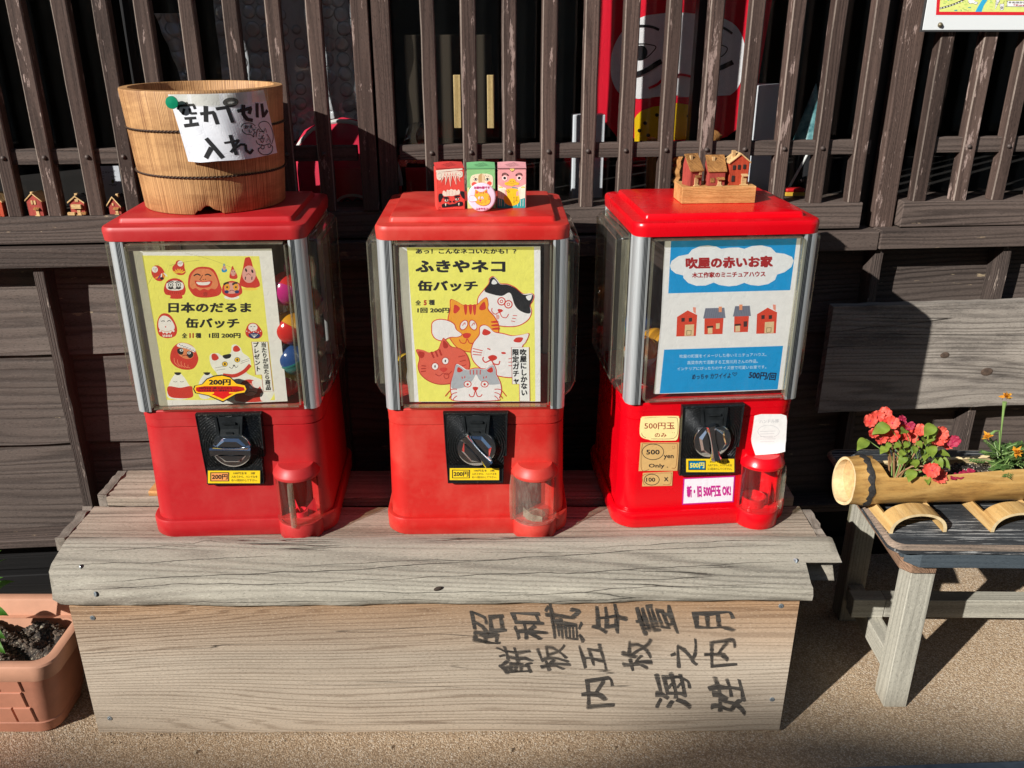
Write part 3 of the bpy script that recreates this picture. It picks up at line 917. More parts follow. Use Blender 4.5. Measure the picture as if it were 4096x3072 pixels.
capsule(P3, 5.0, -.072, .095, .2820, C_amber, C_wht, "amber capsule leaning behind the front post of the house machine", tilt=(40, 28))
# ------------------------------------------------------------------ posters and stickers of the machines
WHT = (236, 236, 234); YEL = (236, 232, 112); RED = (206, 58, 48); BLK = (34, 34, 38); ORG = (238, 164, 52); PNK = (226, 168, 160)
SKN = (226, 138, 92); GRY = (166, 170, 176); BLU = (20, 150, 212); TAN = (222, 196, 150); NAV = (40, 56, 110); GOLD = (244, 196, 60)

def face_marks(A, x, y, s, c=BLK, rot=0):
    A.L(c, .10 * s, [(x - .5 * s, y - .1 * s), (x - .3 * s, y - .2 * s), (x - .12 * s, y - .08 * s)])
    A.L(c, .10 * s, [(x + .12 * s, y - .08 * s), (x + .3 * s, y - .2 * s), (x + .5 * s, y - .1 * s)])
    A.L(RED, .10 * s, [(x - .1 * s, y + .35 * s), (x, y + .3 * s), (x + .1 * s, y + .35 * s)])

def sheet(A, c, pts, nx=26, ny=26):
    """cloth outline filled with a fine grid so that it can fall in folds"""
    xs_ = [p[0] for p in pts]; ys_ = [p[1] for p in pts]; x0, x1, y0, y1 = min(xs_), max(xs_), min(ys_), max(ys_)
    V, F = [], []
    for j in range(ny):
        ya, yb = y0 + (y1 - y0) * j / ny, y0 + (y1 - y0) * (j + 1) / ny
        def span(y):
            xx = []
            for k in range(len(pts)):
                (ax, ay), (bx, by) = pts[k], pts[(k + 1) % len(pts)]
                if (ay <= y < by) or (by <= y < ay): xx.append(ax + (bx - ax) * (y - ay) / (by - ay))
            return (min(xx), max(xx)) if len(xx) > 1 else None
        sa, sb = span(ya + 1e-3), span(yb - 1e-3)
        if not sa or not sb: continue
        for i in range(nx):
            o = len(V)
            V += [(sa[0] + (sa[1] - sa[0]) * i / nx, ya), (sa[0] + (sa[1] - sa[0]) * (i + 1) / nx, ya), (sb[0] + (sb[1] - sb[0]) * (i + 1) / nx, yb), (sb[0] + (sb[1] - sb[0]) * i / nx, yb)]
            F.append((o, o + 1, o + 2, o + 3))
    A._put(V, F, c)
# --- poster of the dolls
A = Art(*PX['p1'])
A.P(WHT, [(372, 375), (900, 362), (1453, 355), (1500, 800), (1570, 1478), (1100, 1498), (640, 1512), (600, 1500), (575, 1420), (545, 1330), (520, 1200), (500, 1100), (480, 960), (470, 880), (455, 790), (430, 640), (398, 560), (385, 470)])
A.P((222, 222, 220), [(372, 385), (384, 470), (397, 560), (428, 640), (453, 790), (468, 880), (478, 960), (498, 1100), (518, 1200), (543, 1330), (572, 1420), (598, 1500), (590, 1500), (560, 1420), (532, 1330), (508, 1200), (490, 1100), (470, 960), (460, 880), (444, 790), (420, 640), (390, 560), (376, 470)])
A.P(YEL, [(500, 405), (1362, 410), (1395, 700), (1478, 1470), (680, 1468), (620, 1090), (560, 760)])
A.E(RED, 618, 536, 46, 62, -28); A.E(WHT, 594, 508, 22, 24, -20); face_marks(A, 594, 508, 26)
for i, c in enumerate((ORG, (110, 70, 130), WHT, ORG, WHT)): A.E(c, 612 + 15 * i, 566 - 5 * i, 5, 20, 35 - 28 * i + 30)
A.E(BLK, 645, 574, 13, 10)
A.S(RED, [(775, 440), (808, 460), (812, 495), (820, 530), (800, 548), (760, 546), (728, 520), (724, 490), (745, 465), (752, 448)]); A.E(WHT, 781, 465, 21); face_marks(A, 781, 465, 24)
for i in range(6): A.E(GOLD, 742 + 12 * i, 528 - 10 * math.sin(PI * i / 5), 5, 17, -60 + 24 * i)
A.S(RED, [(740, 572), (795, 592), (820, 650), (812, 690), (795, 700), (792, 722), (712, 722), (708, 700), (672, 690), (660, 650), (685, 592)])
A.S(WHT, [(735, 590), (785, 596), (806, 625), (795, 655), (740, 664), (690, 655), (676, 628), (692, 598)])
for x in (711, 768):
    A.E(BLK, x, 621, 19); A.E(WHT, x, 621, 14); A.E(BLK, x, 621, 6)
    A.L(BLK, 12, [(x - 18, 640), (x, 648), (x + 18, 640)]); A.L(BLK, 6, [(x - 26, 606), (x, 594), (x + 24, 602)])
A.L(BLK, 4, [(722, 648), (740, 652), (757, 648)])
for i in range(7): A.L((150, 30, 28), 3, [(700 + 13 * i, 672), (700 + 13 * i + (i - 3) * 2, 688)], False)
A.S(RED, [(955, 488), (1015, 500), (1050, 545), (1075, 620), (1086, 660), (1060, 700), (965, 716), (890, 704), (850, 660), (838, 620), (848, 545), (895, 497)])
A.S(SKN, [(935, 502), (1000, 510), (1040, 555), (1060, 615), (1040, 652), (1010, 648), (985, 660), (955, 650), (925, 662), (895, 645), (870, 652), (850, 620), (862, 555), (895, 512)])
A.L(BLK, 9, [(880, 555), (905, 542), (930, 552)]); A.L(BLK, 9, [(962, 550), (985, 543), (1008, 556)])
A.L((110, 50, 40), 5, [(945, 548), (932, 572), (925, 582), (938, 590)]); A.E((110, 50, 40), 950, 582, 5, 3); A.E((110, 50, 40), 966, 580, 5, 3)
A.S(RED, [(888, 590), (915, 594), (955, 597), (1000, 590), (1016, 598), (1000, 632), (955, 642), (910, 636), (893, 610)])
A.S(WHT, [(900, 600), (950, 602), (1000, 598), (990, 618), (955, 624), (915, 620)])
A.T((176, 50, 40), "寿", 965, 690, 34, 34)
for (pts, c, fx, fy, rx, ry) in (([(1103, 462), (1115, 495), (1126, 515), (1112, 528), (1090, 526), (1085, 508), (1094, 490)], BLU, 1104, 497, 13, 18),
                                 ([(1165, 482), (1180, 510), (1202, 558), (1190, 578), (1150, 574), (1143, 555), (1154, 510)], RED, 1170, 532, 19, 24),
                                 ([(1272, 419), (1298, 426), (1325, 520), (1366, 610), (1352, 638), (1290, 646), (1228, 628), (1218, 600), (1240, 510), (1256, 430)], RED, 1287, 543, 50, 64)):
    A.S(c, pts); A.E(PNK, fx, fy, rx, ry); k = rx / 50
    for dx, dy, r in ((-22, -30, 0), (24, -22, 0)): A.E(BLK, fx + dx * k, fy + dy * k, 7 * k, 14 * k, -20)
    for dx in (-26, 22): A.L(BLK, 7 * k, [(fx + dx * k, fy + 18 * k), (fx + (dx - 2) * k, fy + 40 * k)], False)
    A.L((150, 80, 70), 4 * k, [(fx - 20 * k, fy + 6 * k), (fx - 4 * k, fy - 4 * k), (fx + 14 * k, fy + 8 * k)])
A.E((244, 214, 90), 1292, 652, 60, 10); A.E(WHT, 1160, 712, 56, 18)
A.S(RED, [(1160, 592), (1215, 610), (1235, 655), (1228, 690), (1160, 716), (1098, 690), (1088, 655), (1105, 610)])
A.S(PNK, [(1160, 604), (1205, 612), (1216, 650), (1190, 680), (1160, 686), (1125, 680), (1105, 650), (1115, 614)])
for x in (1126, 1190):
    A.E(ORG, x, 638, 20, 26); A.E(BLK, x, 638, 7); A.L(BLK, 14, [(x - 26, 620), (x - 8, 608), (x + 12, 606)])
    A.E(NAV, x + (8 if x > 1160 else -4), 672, 16, 12)
A.L((120, 50, 50), 4, [(1140, 668), (1160, 660), (1182, 668)])
A.T(BLK, "日本のだるま", 998, 788, 610, 76, .035); A.T(BLK, "缶バッチ", 1018, 902, 394, 76, .035)
A.T(BLK, "全", 812, 994, 38, 38, .03); A.T((190, 60, 40), "11", 864, 994, 32, 36, .05); A.T(BLK, "種", 914, 994, 42, 38, .03)
A.T(BLK, "1回 200円", 1108, 994, 232, 38, .035)
A.S(RED, [(672, 830), (712, 850), (748, 910), (758, 960), (740, 1000), (685, 1014), (630, 995), (612, 950), (612, 890), (635, 842)])
A.S(WHT, [(668, 848), (705, 868), (736, 915), (735, 950), (700, 972), (650, 968), (622, 935), (622, 885), (640, 855)]); A.L(BLK, 5, [(640, 890), (655, 886), (668, 890)]); A.L(BLK, 5, [(685, 890), (700, 884), (712, 890)]); A.E(RED, 673, 930, 5)
A.L((220, 150, 120), 4, [(640, 955), (680, 966), (720, 955)])
for i in range(5): A.E(WHT, 632 + 25 * i, 965 + 14 * math.sin(PI * i / 4) - 4, 7)
for i in range(6): A.E(WHT, 655 + 12 * i, 996, 4, 10, -20 + 8 * i)
A.S(RED, [(1315, 900), (1350, 915), (1385, 968), (1372, 1008), (1320, 1018), (1272, 1000), (1260, 965), (1280, 915)])
A.E(WHT, 1315, 934, 34, 28); face_marks(A, 1315, 934, 36); A.S(NAV, [(1285, 985), (1325, 972), (1368, 988), (1358, 1010), (1320, 1016), (1290, 1004)])
for i in range(7): A.E(WHT, 1270 + 17 * i, 962 + (i % 2) * 8, 4)
for i in range(5): A.L(WHT, 3, [(1324, 1010), (1300 + 13 * i, 982)], False)
A.S(RED, [(800, 1046), (870, 1070), (905, 1130), (912, 1180), (880, 1235), (820, 1246), (750, 1225), (708, 1175), (715, 1105), (750, 1060)])
A.S(SKN, [(790, 1075), (850, 1095), (880, 1130), (865, 1160), (820, 1165), (775, 1140), (760, 1100)])
A.S(WHT, [(765, 1055), (800, 1048), (850, 1062), (890, 1092), (885, 1118), (830, 1092), (760, 1075)])
for i in range(12): A.E(NAV, 776 + 10 * i, 1060 + 4.2 * i + 5 * (i % 2), 3.4)
A.S(BLK, [(760, 1095), (790, 1085), (805, 1105), (795, 1135), (765, 1125)]); A.S(BLK, [(835, 1110), (870, 1115), (875, 1145), (850, 1160), (830, 1140)])
A.E(WHT, 790, 1102, 13, 10); A.E(BLK, 791, 1102, 6); A.E(WHT, 846, 1122, 13, 10); A.E(BLK, 845, 1122, 6)
A.L((140, 40, 36), 5, [(795, 1145), (820, 1138), (840, 1150)])
for i in range(5): A.L((236, 150, 110), 4, [(735 + 26 * i, 1160 + 12 * i), (742 + 24 * i, 1195 + 8 * i), (775 + 20 * i, 1225 + 2 * i)])
A.S(WHT, [(1010, 1128), (1060, 1125), (1090, 1142), (1150, 1122), (1160, 1070), (1190, 1060), (1225, 1085), (1240, 1120), (1290, 1160), (1300, 1220), (1270, 1270), (1400, 1330), (1470, 1400), (1440, 1470), (1380, 1475), (1150, 1475), (1090, 1380), (1060, 1290), (1010, 1220), (996, 1160)])
A.S(RED, [(1012, 1135), (1040, 1128), (1064, 1160), (1040, 1178), (1016, 1170)]); A.S(RED, [(1172, 1080), (1198, 1068), (1222, 1098), (1200, 1114), (1172, 1108)])
A.S(BLK, [(1095, 1140), (1150, 1130), (1150, 1155), (1120, 1166), (1100, 1158)])
for x, y in ((1109, 1204), (1200, 1173)):
    A.E(BLK, x, y, 21, 19); A.E(GOLD, x, y, 18, 16); A.E(BLK, x, y, 6, 10)
A.L((90, 80, 80), 3.5, [(1140, 1225), (1160, 1236), (1176, 1218), (1192, 1230), (1206, 1216)]); A.E((70, 60, 60), 1176, 1214, 8, 5)
for s, x, y in ((-1, 1110, 1240), (-1, 1100, 1222), (1, 1225, 1200), (1, 1228, 1185)): A.L((120, 116, 116), 2.5, [(x, y), (x + s * 62, y + (10 if s < 0 else -22))], False)
A.L(RED, 26, [(1095, 1285), (1180, 1290), (1250, 1258), (1296, 1210)])
A.S(WHT, [(760, 1266), (800, 1290), (840, 1350), (868, 1400), (872, 1440), (790, 1466), (700, 1455), (682, 1420), (695, 1360), (725, 1300)])
A.S(RED, [(690, 1370), (780, 1378), (860, 1366), (872, 1400), (868, 1448), (780, 1456), (700, 1440)]); A.S(BLK, [(738, 1266), (785, 1266), (778, 1282), (760, 1286), (745, 1280)])
A.L((90, 80, 80), 3, [(730, 1332), (745, 1336), (758, 1332)]); A.L((90, 80, 80), 3, [(778, 1332), (790, 1336), (806, 1332)])
A.S(WHT, [(978, 1266), (1020, 1290), (1030, 1350), (1000, 1450), (925, 1450), (915, 1360), (940, 1300)]); A.S(BLK, [(952, 1266), (1000, 1266), (992, 1282), (975, 1286), (962, 1280)])
A.S(RED, [(1240, 1330), (1300, 1318), (1350, 1345), (1378, 1390), (1400, 1475), (1190, 1475), (1205, 1390)])
A.S((230, 150, 140), [(1245, 1365), (1300, 1345), (1345, 1370), (1340, 1420), (1290, 1440), (1250, 1420)]); A.E(WHT, 1302, 1372, 13); A.L((140, 50, 46), 4, [(1255, 1425), (1300, 1405), (1350, 1418)])
A.S(WHT, [(1310, 1330), (1345, 1330), (1372, 1355), (1350, 1382), (1318, 1365)]); A.S(WHT, [(1372, 1420), (1410, 1425), (1425, 1470), (1375, 1472)])
A.P(WHT, [(1305, 1040), (1425, 1040), (1465, 1405), (1392, 1405), (1380, 1283), (1336, 1283)]); A.L((170, 60, 50), 4, [(1305, 1040), (1425, 1040), (1465, 1405), (1392, 1405), (1380, 1283), (1336, 1283)], False, True)
A.VT(BLK, "当たりが出たら商品", [(1394 + 4.4 * i, 1062 + 39.3 * i) for i in range(9)], 40, .03)
A.VT(BLK, "プレゼント", [(1336 + 4.2 * i, 1062 + 44 * i) for i in range(5)], 42, .03)
for a, b2 in (((815, 385), (1170, 498)), ((540, 620), (620, 470)), ((700, 480), (920, 440))): A.L((150, 145, 90), 1.6, [a, ((a[0] + b2[0]) / 2 + 10, (a[1] + b2[1]) / 2 - 8), b2])
A.build("poster", front(.0035), m1, mats=lambda c: printed(*c, k=1.12, trans=.22))
A = Art(*PX['l1'])                              # price label stuck outside on the window
out = [(875, 1388), (885, 1362), (940, 1350), (975, 1310), (1030, 1288), (1090, 1280), (1150, 1296), (1200, 1345), (1262, 1358), (1276, 1388), (1262, 1415), (1200, 1425), (1096, 1486), (985, 1438), (890, 1418)]
A.P(BLK, out)
cx_, cy_ = 1078, 1380
A.P((246, 190, 30), [(cx_ + (x - cx_) * .955, cy_ + (y - cy_) * .91) for x, y in out])
A.P((190, 26, 24), [(898, 1375), (960, 1366), (1200, 1366), (1250, 1375), (1255, 1398), (1190, 1410), (915, 1410), (896, 1398)])
A.P((216, 30, 26), [(1030, 1405), (1140, 1405), (1140, 1420), (1172, 1420), (1096, 1462), (1010, 1425), (1030, 1420)])
A.T(BLK, "200円", 1072, 1337, 160, 44, .04); A.T(BLK, "100円玉を 2枚 入れてから", 1040, 1380, 240, 15, .02); A.T(BLK, "ハンドルを 右へ 1回まわして下さい", 1070, 1398, 310, 15, .02)
A.build("price_label", front(-.0123), m1)

# --- poster of the cats
A = Art(*PX['p2'])
A.P(WHT, [(365, 345), (1403, 338), (1403, 1480), (450, 1482), (440, 1380), (430, 1300), (437, 1240), (430, 1180), (425, 1100), (410, 950), (395, 800), (388, 700), (375, 560), (368, 440)])
A.P((214, 214, 212), [(365, 350), (368, 440), (375, 560), (388, 700), (395, 800), (410, 950), (425, 1100), (430, 1180), (437, 1240), (430, 1300), (440, 1380), (450, 1482), (442, 1482), (430, 1380), (418, 1300), (424, 1240), (418, 1180), (413, 1100), (398, 950), (384, 800), (376, 700), (364, 560), (358, 440)])
A.P(YEL, [(420, 346), (1356, 341), (1366, 1478), (508, 1480)])
A.T(BLK, "あっ！こんなネコいたかも！？", 856, 374, 740, 36, .035)
A.T(BLK, "ふきやネコ", 815, 484, 660, 92, .04); A.T(BLK, "缶バッチ", 722, 628, 440, 80, .04)
A.T(BLK, "全", 504, 752, 40, 38, .03); A.T((190, 60, 40), "5", 556, 752, 22, 38, .05); A.T(BLK, "種", 604, 750, 44, 40, .03); A.T(BLK, "1回 200円", 616, 808, 236, 38, .035)
def cat(A, pts, fill, w=7, out=RED):
    A.S(out, [(x, y) for x, y in pts]); mx = sum(p[0] for p in pts) / len(pts); my = sum(p[1] for p in pts) / len(pts)
    q = []
    for x, y in pts:
        l = math.hypot(x - mx, y - my); q.append((x - (x - mx) / l * w, y - (y - my) / l * w))
    A.S(fill, q)
# black-and-white cat
cat(A, [(1020, 612), (1026, 575), (1055, 556), (1085, 580), (1108, 608), (1160, 612), (1220, 638), (1278, 684), (1340, 682), (1360, 705), (1348, 745), (1332, 772), (1342, 820), (1318, 878), (1250, 922), (1170, 932), (1080, 920), (1000, 880), (945, 800), (940, 720), (985, 655)], WHT)
A.S(BLK, [(1026, 610), (1032, 580), (1056, 564), (1080, 586), (1108, 616), (1160, 620), (1220, 646), (1278, 692), (1336, 690), (1352, 708), (1340, 745), (1326, 775), (1332, 820), (1310, 832), (1255, 812), (1215, 770), (1180, 680), (1120, 702), (1050, 690), (992, 665)])
A.S(WHT, [(1045, 600), (1060, 580), (1085, 605), (1072, 616), (1048, 615)]); A.S(WHT, [(1298, 705), (1340, 695), (1330, 730), (1310, 732)])
for x, y in ((1117, 742), (1168, 764)): A.O(RED, 8, x, y, 27); A.E(WHT, x, y, 22); A.O(RED, 6, x, y, 10, 10)
A.S(RED, [(1090, 800), (1115, 800), (1128, 812), (1105, 826), (1092, 815)]); A.L(RED, 6, [(1048, 790), (1046, 815), (1070, 836), (1102, 824), (1120, 855), (1150, 862), (1170, 835)])
A.S(PNK, [(1078, 840), (1100, 845), (1098, 870), (1082, 872)])
for i in range(3): A.L(RED, 5, [(1200 - 6 * i, 846 + 20 * i), (1232 - 8 * i, 848 + 22 * i)], False)
# orange cat with a bubble
cat(A, [(720, 870), (736, 800), (740, 728), (790, 742), (840, 768), (930, 764), (968, 735), (1008, 712), (1022, 760), (1022, 800), (1065, 850), (1098, 910), (1100, 960), (1090, 1020), (1040, 1070), (960, 1110), (880, 1118), (800, 1092), (750, 1040), (722, 980)], ORG)
A.S(RED, [(764, 800), (774, 766), (812, 792), (785, 828), (765, 826)]); A.S(RED, [(955, 782), (990, 744), (1002, 790), (985, 806), (958, 804)])
for x, h in ((852, 60), (888, 58), (918, 62)): A.S(RED, [(x - 12, 772), (x + 12, 770), (x + 8, 772 + h), (x - 4, 775 + h)])
for y in (890, 915, 940): A.S(RED, [(1040 + (y - 890) * .2, y), (1085 + (y - 890) * .2, y - 6), (1092 + (y - 890) * .2, y + 8), (1050, y + 10)])
for x, r in ((840, -30), (908, 24)): A.E(RED, x, 916, 28, 42, -r); A.E(WHT, x, 916, 22, 35, -r); A.L(RED, 5, [(x - 10, 922), (x, 905), (x + 10, 900), (x + 8, 915)])
A.S(RED, [(832, 984), (860, 974), (892, 982), (880, 1008), (858, 1014), (838, 1006)]); A.L(RED, 7, [(806, 1022), (820, 1046), (850, 1048), (864, 1018), (880, 1046), (905, 1050), (922, 1030)])
cat(A, [(600, 945), (606, 895), (650, 872), (715, 876), (770, 905), (790, 950), (830, 985), (800, 1005), (740, 1010), (680, 1035), (630, 1020), (604, 985)], WHT)
# white cat
cat(A, [(950, 985), (955, 930), (985, 912), (1020, 925), (1060, 962), (1130, 975), (1200, 992), (1270, 985), (1322, 978), (1300, 1040), (1275, 1075), (1280, 1160), (1275, 1240), (1230, 1300), (1120, 1300), (1000, 1260), (920, 1200), (890, 1130), (905, 1050)], WHT)
A.S(RED, [(975, 980), (990, 945), (1035, 965), (1030, 982), (1000, 992)]); A.S(RED, [(1205, 1030), (1230, 1008), (1275, 1010), (1258, 1042), (1220, 1042)])
A.L(RED, 9, [(1012, 1088), (1035, 1096)], False); A.E(RED, 1132, 1122, 18, 8, 5); A.S(RED, [(1020, 1148), (1050, 1136), (1080, 1145), (1082, 1165), (1048, 1180), (1024, 1165)])
A.L(RED, 9, [(985, 1150), (980, 1170), (1000, 1190), (1040, 1175), (1060, 1200), (1095, 1205), (1105, 1180)])
for i in range(3): A.L(RED, 6, [(905, 1088 + 22 * i), (978 - 4 * i, 1105 + 16 * i)], False); A.L(RED, 5, [(1168, 1165 + 25 * i), (1200, 1160 + 28 * i)], False)
# red cat
DRD = (178, 50, 40); MRD = (224, 100, 80)
cat(A, [(488, 1098), (540, 1100), (590, 1118), (648, 1095), (668, 1050), (690, 1010), (720, 1040), (750, 1072), (820, 1090), (862, 1130), (885, 1190), (880, 1240), (840, 1300), (760, 1345), (660, 1355), (580, 1330), (520, 1280), (500, 1220), (510, 1160)], MRD, 6, DRD)
A.S(DRD, [(505, 1112), (548, 1118), (545, 1150), (520, 1158)]); A.S(DRD, [(690, 1030), (724, 1062), (715, 1086), (690, 1080)])
for i in range(3): A.L(DRD, 13, [(600 + 30 * i, 1112 - 8 * i), (620 + 28 * i, 1158 - 9 * i)], False)
for i in range(3): A.L(DRD, 8, [(528 - 2 * i, 1215 + 22 * i), (562, 1218 + 18 * i)], False); A.L(DRD, 6, [(800 + 10 * i, 1150 + 34 * i), (850 + 4 * i, 1140 + 34 * i)], False)
for x, y in ((628, 1220), (704, 1180)): A.E(WHT, x, y, 25, 26); A.O(DRD, 5, x, y, 25, 26); A.E(BLK, x, y, 5, 10)
A.S(RED, [(664, 1235), (700, 1228), (720, 1240), (695, 1262), (670, 1252)]); A.L(DRD, 6, [(630, 1275), (660, 1290), (690, 1270), (720, 1282), (752, 1255)]); A.O(DRD, 6, 712, 1290, 18, 20)
# grey and white cat
cat(A, [(762, 1270), (772, 1215), (785, 1198), (820, 1216), (860, 1240), (930, 1228), (995, 1234), (1030, 1212), (1060, 1202), (1080, 1240), (1085, 1280), (1112, 1340), (1120, 1400), (1105, 1450), (1080, 1474), (775, 1476), (745, 1430), (738, 1350)], WHT)
A.S((176, 180, 186), [(766, 1268), (778, 1215), (790, 1206), (820, 1224), (860, 1248), (930, 1236), (995, 1242), (1030, 1220), (1056, 1212), (1072, 1245), (1078, 1285), (1104, 1340), (1090, 1352), (1000, 1352), (955, 1320), (930, 1280), (905, 1320), (850, 1370), (760, 1384), (746, 1345)])
A.S(RED, [(790, 1245), (800, 1225), (832, 1248), (815, 1262), (795, 1262)]); A.S(RED, [(1010, 1250), (1045, 1226), (1054, 1255), (1035, 1266)])
for i in range(4): A.L(RED, 7, [(886 + 25 * i, 1246), (888 + 24 * i, 1280)], False)
for x, s in ((838, 1), (995, -1)):
    A.L(RED, 7, [(x - 12, 1295), (x - 8, 1310)], False); A.L(RED, 7, [(x + 10, 1290), (x + 8, 1306)], False)
for x in (868, 993): A.E(WHT, x, 1350, 26, 22); A.O(RED, 6, x, 1350, 26, 22); A.E(RED, x, 1352, 9)
A.S(RED, [(905, 1374), (926, 1370), (946, 1376), (935, 1396), (924, 1400), (912, 1394)]); A.L(RED, 7, [(878, 1425), (890, 1442), (912, 1438), (925, 1400), (940, 1438), (962, 1440), (975, 1425)])
for s, x in ((-1, 790), (1, 1065)):
    for i in range(3): A.L(RED, 6, [(x, 1390 + 25 * i), (x + s * (90 - 26 * i), 1398 + 36 * i)] if False else [(x, 1388 + 24 * i), (x + s * (45 - 12 * i), 1392 + 30 * i), (x + s * (88 - 28 * i), 1440 + 16 * i)])
A.P(WHT, [(1190, 1080), (1320, 1078), (1326, 1476), (1250, 1476), (1247, 1350), (1196, 1350)]); A.L((170, 60, 50), 4, [(1190, 1080), (1320, 1078), (1326, 1476), (1250, 1476), (1247, 1350), (1196, 1350)], False, True)
A.VT(BLK, "吹屋にしかない", [(1276 + 1.4 * i, 1116 + 49.5 * i) for i in range(7)], 50, .035); A.VT(BLK, "限定ガチャ", [(1220 + 1.2 * i, 1116 + 52 * i) for i in range(5)], 50, .035)
A.build("poster", front(.0035), m2, mats=lambda c: printed(*c, k=1.12, trans=.22))

# --- poster of the red houses
A = Art(*PX['p3'])
A.P(WHT, [(668, 298), (1150, 275), (1662, 264), (1618, 700), (1560, 1100), (1528, 1392), (1100, 1410), (590, 1424), (600, 1300), (615, 1150), (640, 900), (650, 700), (660, 450)])
A.P((216, 216, 214), [(668, 300), (660, 450), (650, 700), (640, 900), (615, 1150), (600, 1300), (590, 1424), (578, 1420), (590, 1290), (604, 1150), (630, 900), (640, 700), (650, 450), (660, 300)])
A.P(BLU, [(706, 298), (1632, 272), (1582, 660), (685, 684)])
A.P(WHT, [(698, 480), (710, 445), (760, 410), (832, 396), (860, 362), (920, 336), (980, 330), (1040, 340), (1075, 356), (1130, 348), (1200, 346), (1245, 356), (1300, 336), (1370, 330), (1440, 346), (1478, 385), (1540, 392), (1595, 415), (1608, 445), (1590, 490), (1540, 528), (1486, 545), (1470, 585), (1420, 615), (1350, 628), (1290, 622), (1244, 606), (1190, 626), (1130, 632), (1060, 622), (1020, 604), (960, 626), (890, 628), (830, 606), (796, 570), (796, 552), (740, 538), (706, 510)])
DR = (168, 36, 40)
A.T(DR, "吹屋の赤いお家", 1133, 455, 640, 86, .045, rot=-1.2); A.T(DR, "木工作家のミニチュアハウス", 1130, 545, 540, 42, .035, rot=-1.0)
HR = (214, 70, 48)
for x, y, kind in ((822, 905, 0), (1022, 885, 1), (1225, 870, 2), (1410, 885, 0)):
    if kind == 0:
        A.P((232, 150, 130), [(x + 44, y - 120), (x + 66, y - 118), (x + 66, y - 70), (x + 48, y - 84)])
        A.P(HR, [(x - 72, y - 48), (x + 6, y - 96), (x + 76, y - 62), (x + 66, y + 92), (x - 78, y + 96)])
        for dx in (-40, 14): A.P((60, 44, 44), [(x + dx, y - 40), (x + dx + 25, y - 42), (x + dx + 24, y - 14), (x + dx, y - 12)])
        A.P(TAN, [(x - 14, y + 10), (x + 54, y + 6), (x + 50, y + 90), (x - 18, y + 92)]); A.L((60, 44, 30), 4, [(x, y + 52), (x + 32, y + 50), (x + 30, y + 84), (x - 2, y + 86)], False, True)
    else:
        w2 = 70 if kind == 1 else 54
        A.P(HR, [(x - w2, y - 20), (x + w2, y - 22), (x + w2 - 8, y + 98), (x - w2 - 2, y + 100)])
        A.P((120, 124, 140), [(x - w2 + 6, y - 92), (x + w2 + 6, y - 96), (x + w2 + 14, y - 20), (x - w2 - 10, y - 16)])
        for i in range(9): A.L((92, 96, 112), 2, [(x - w2 + 14 + i * w2 * .21, y - 90), (x - w2 + i * w2 * .23, y - 20)], False)
        A.P((232, 150, 110), [(x + 34 if kind == 1 else x - 18, y - 104), (x + 58 if kind == 1 else x + 6, y - 104), (x + 56 if kind == 1 else x + 4, y - 64), (x + 34 if kind == 1 else x - 18, y - 64)])
        A.P(TAN, [(x - 46, y + 48), (x - 12, y + 46), (x - 12, y + 94), (x - 46, y + 96)]); A.P((70, 40, 36), [(x - 52, y + 40), (x - 8, y + 36), (x - 4, y + 50), (x - 54, y + 54)])
        A.P(TAN if kind == 1 else (70, 44, 44), [(x + 14, y + 20), (x + 42, y + 18), (x + 40, y + 58), (x + 14, y + 60)])
A.P(BLU, [(655, 1098), (1530, 1070), (1490, 1390), (622, 1420)])
CW = (214, 232, 240)
for s, x, y, w2, h2 in (("吹屋の町屋をイメージした赤いミニチュアハウス。", 1088, 1140, 640, 26), ("高梁市内で活動する工房川月さんの作品。", 1085, 1188, 520, 28), ("インテリアにぴったりのサイズ感で可愛いお家です。", 1078, 1232, 655, 26)):
    A.T(CW, s, x, y, w2, h2, .005, rot=-1.3)
INK = (24, 26, 60)
A.T(INK, "めっちゃ カワイイよ", 1002, 1294, 285, 40, .02, rot=-2, slant=.15); A.L(INK, 4, [(1172, 1290), (1158, 1274), (1166, 1266), (1174, 1276), (1184, 1266), (1190, 1276), (1172, 1292)])
A.T(INK, "500円/回", 1378, 1290, 200, 56, .03, rot=4, slant=.1)
A.build("poster", front(.0035), m3, mats=lambda c: printed(*c, k=1.12, trans=.22))

# --- price stickers under the knobs
def price_sticker(key, plate, quad, big, bigbg, bigfg, lines, tri):
    A = Art(*PX[key]); (x0, y0, x1, y1) = quad
    def q(u, v): return (x0 + (x1 - x0) * u, y0 + (y1 - y0) * v)
    A.P(BLK, [q(-.02, -.05), q(1.02, -.05), q(1.02, 1.06), q(-.02, 1.06)]); A.P((246, 208, 40), [q(0, 0), q(1, 0), q(1, 1), q(0, 1)])
    A.P(BLK, [q(.045, .13), q(.41, .13), q(.41, .85), q(.045, .85)]); A.P(bigbg, [q(.065, .19), q(.39, .19), q(.39, .79), q(.065, .79)])
    c = q(.228, .49); A.T(bigfg, big, c[0], c[1], (x1 - x0) * .30, (y1 - y0) * .42, .03)
    for i, s in enumerate(lines):
        c = q(.70, .20 + .28 * i); A.T(BLK, s, c[0], c[1], (x1 - x0) * (.42 if i == 0 else .50), (y1 - y0) * .19, .012)
    A.build("price_sticker", front(-.0124), plate, rough=.3)
price_sticker('s1', plate1, (778, 765, 1262, 882), "200円", (244, 160, 90), BLK, ("100円玉を　2枚", "入れてから、ハンドルを", "右へ1回まわして下さい。"), 0)
price_sticker('s2', plate2, (814, 742, 1272, 852), "200円", (246, 208, 40), BLK, ("100円玉を　2枚", "入れてから、ハンドルを", "右へ1回まわして下さい。"), 0)
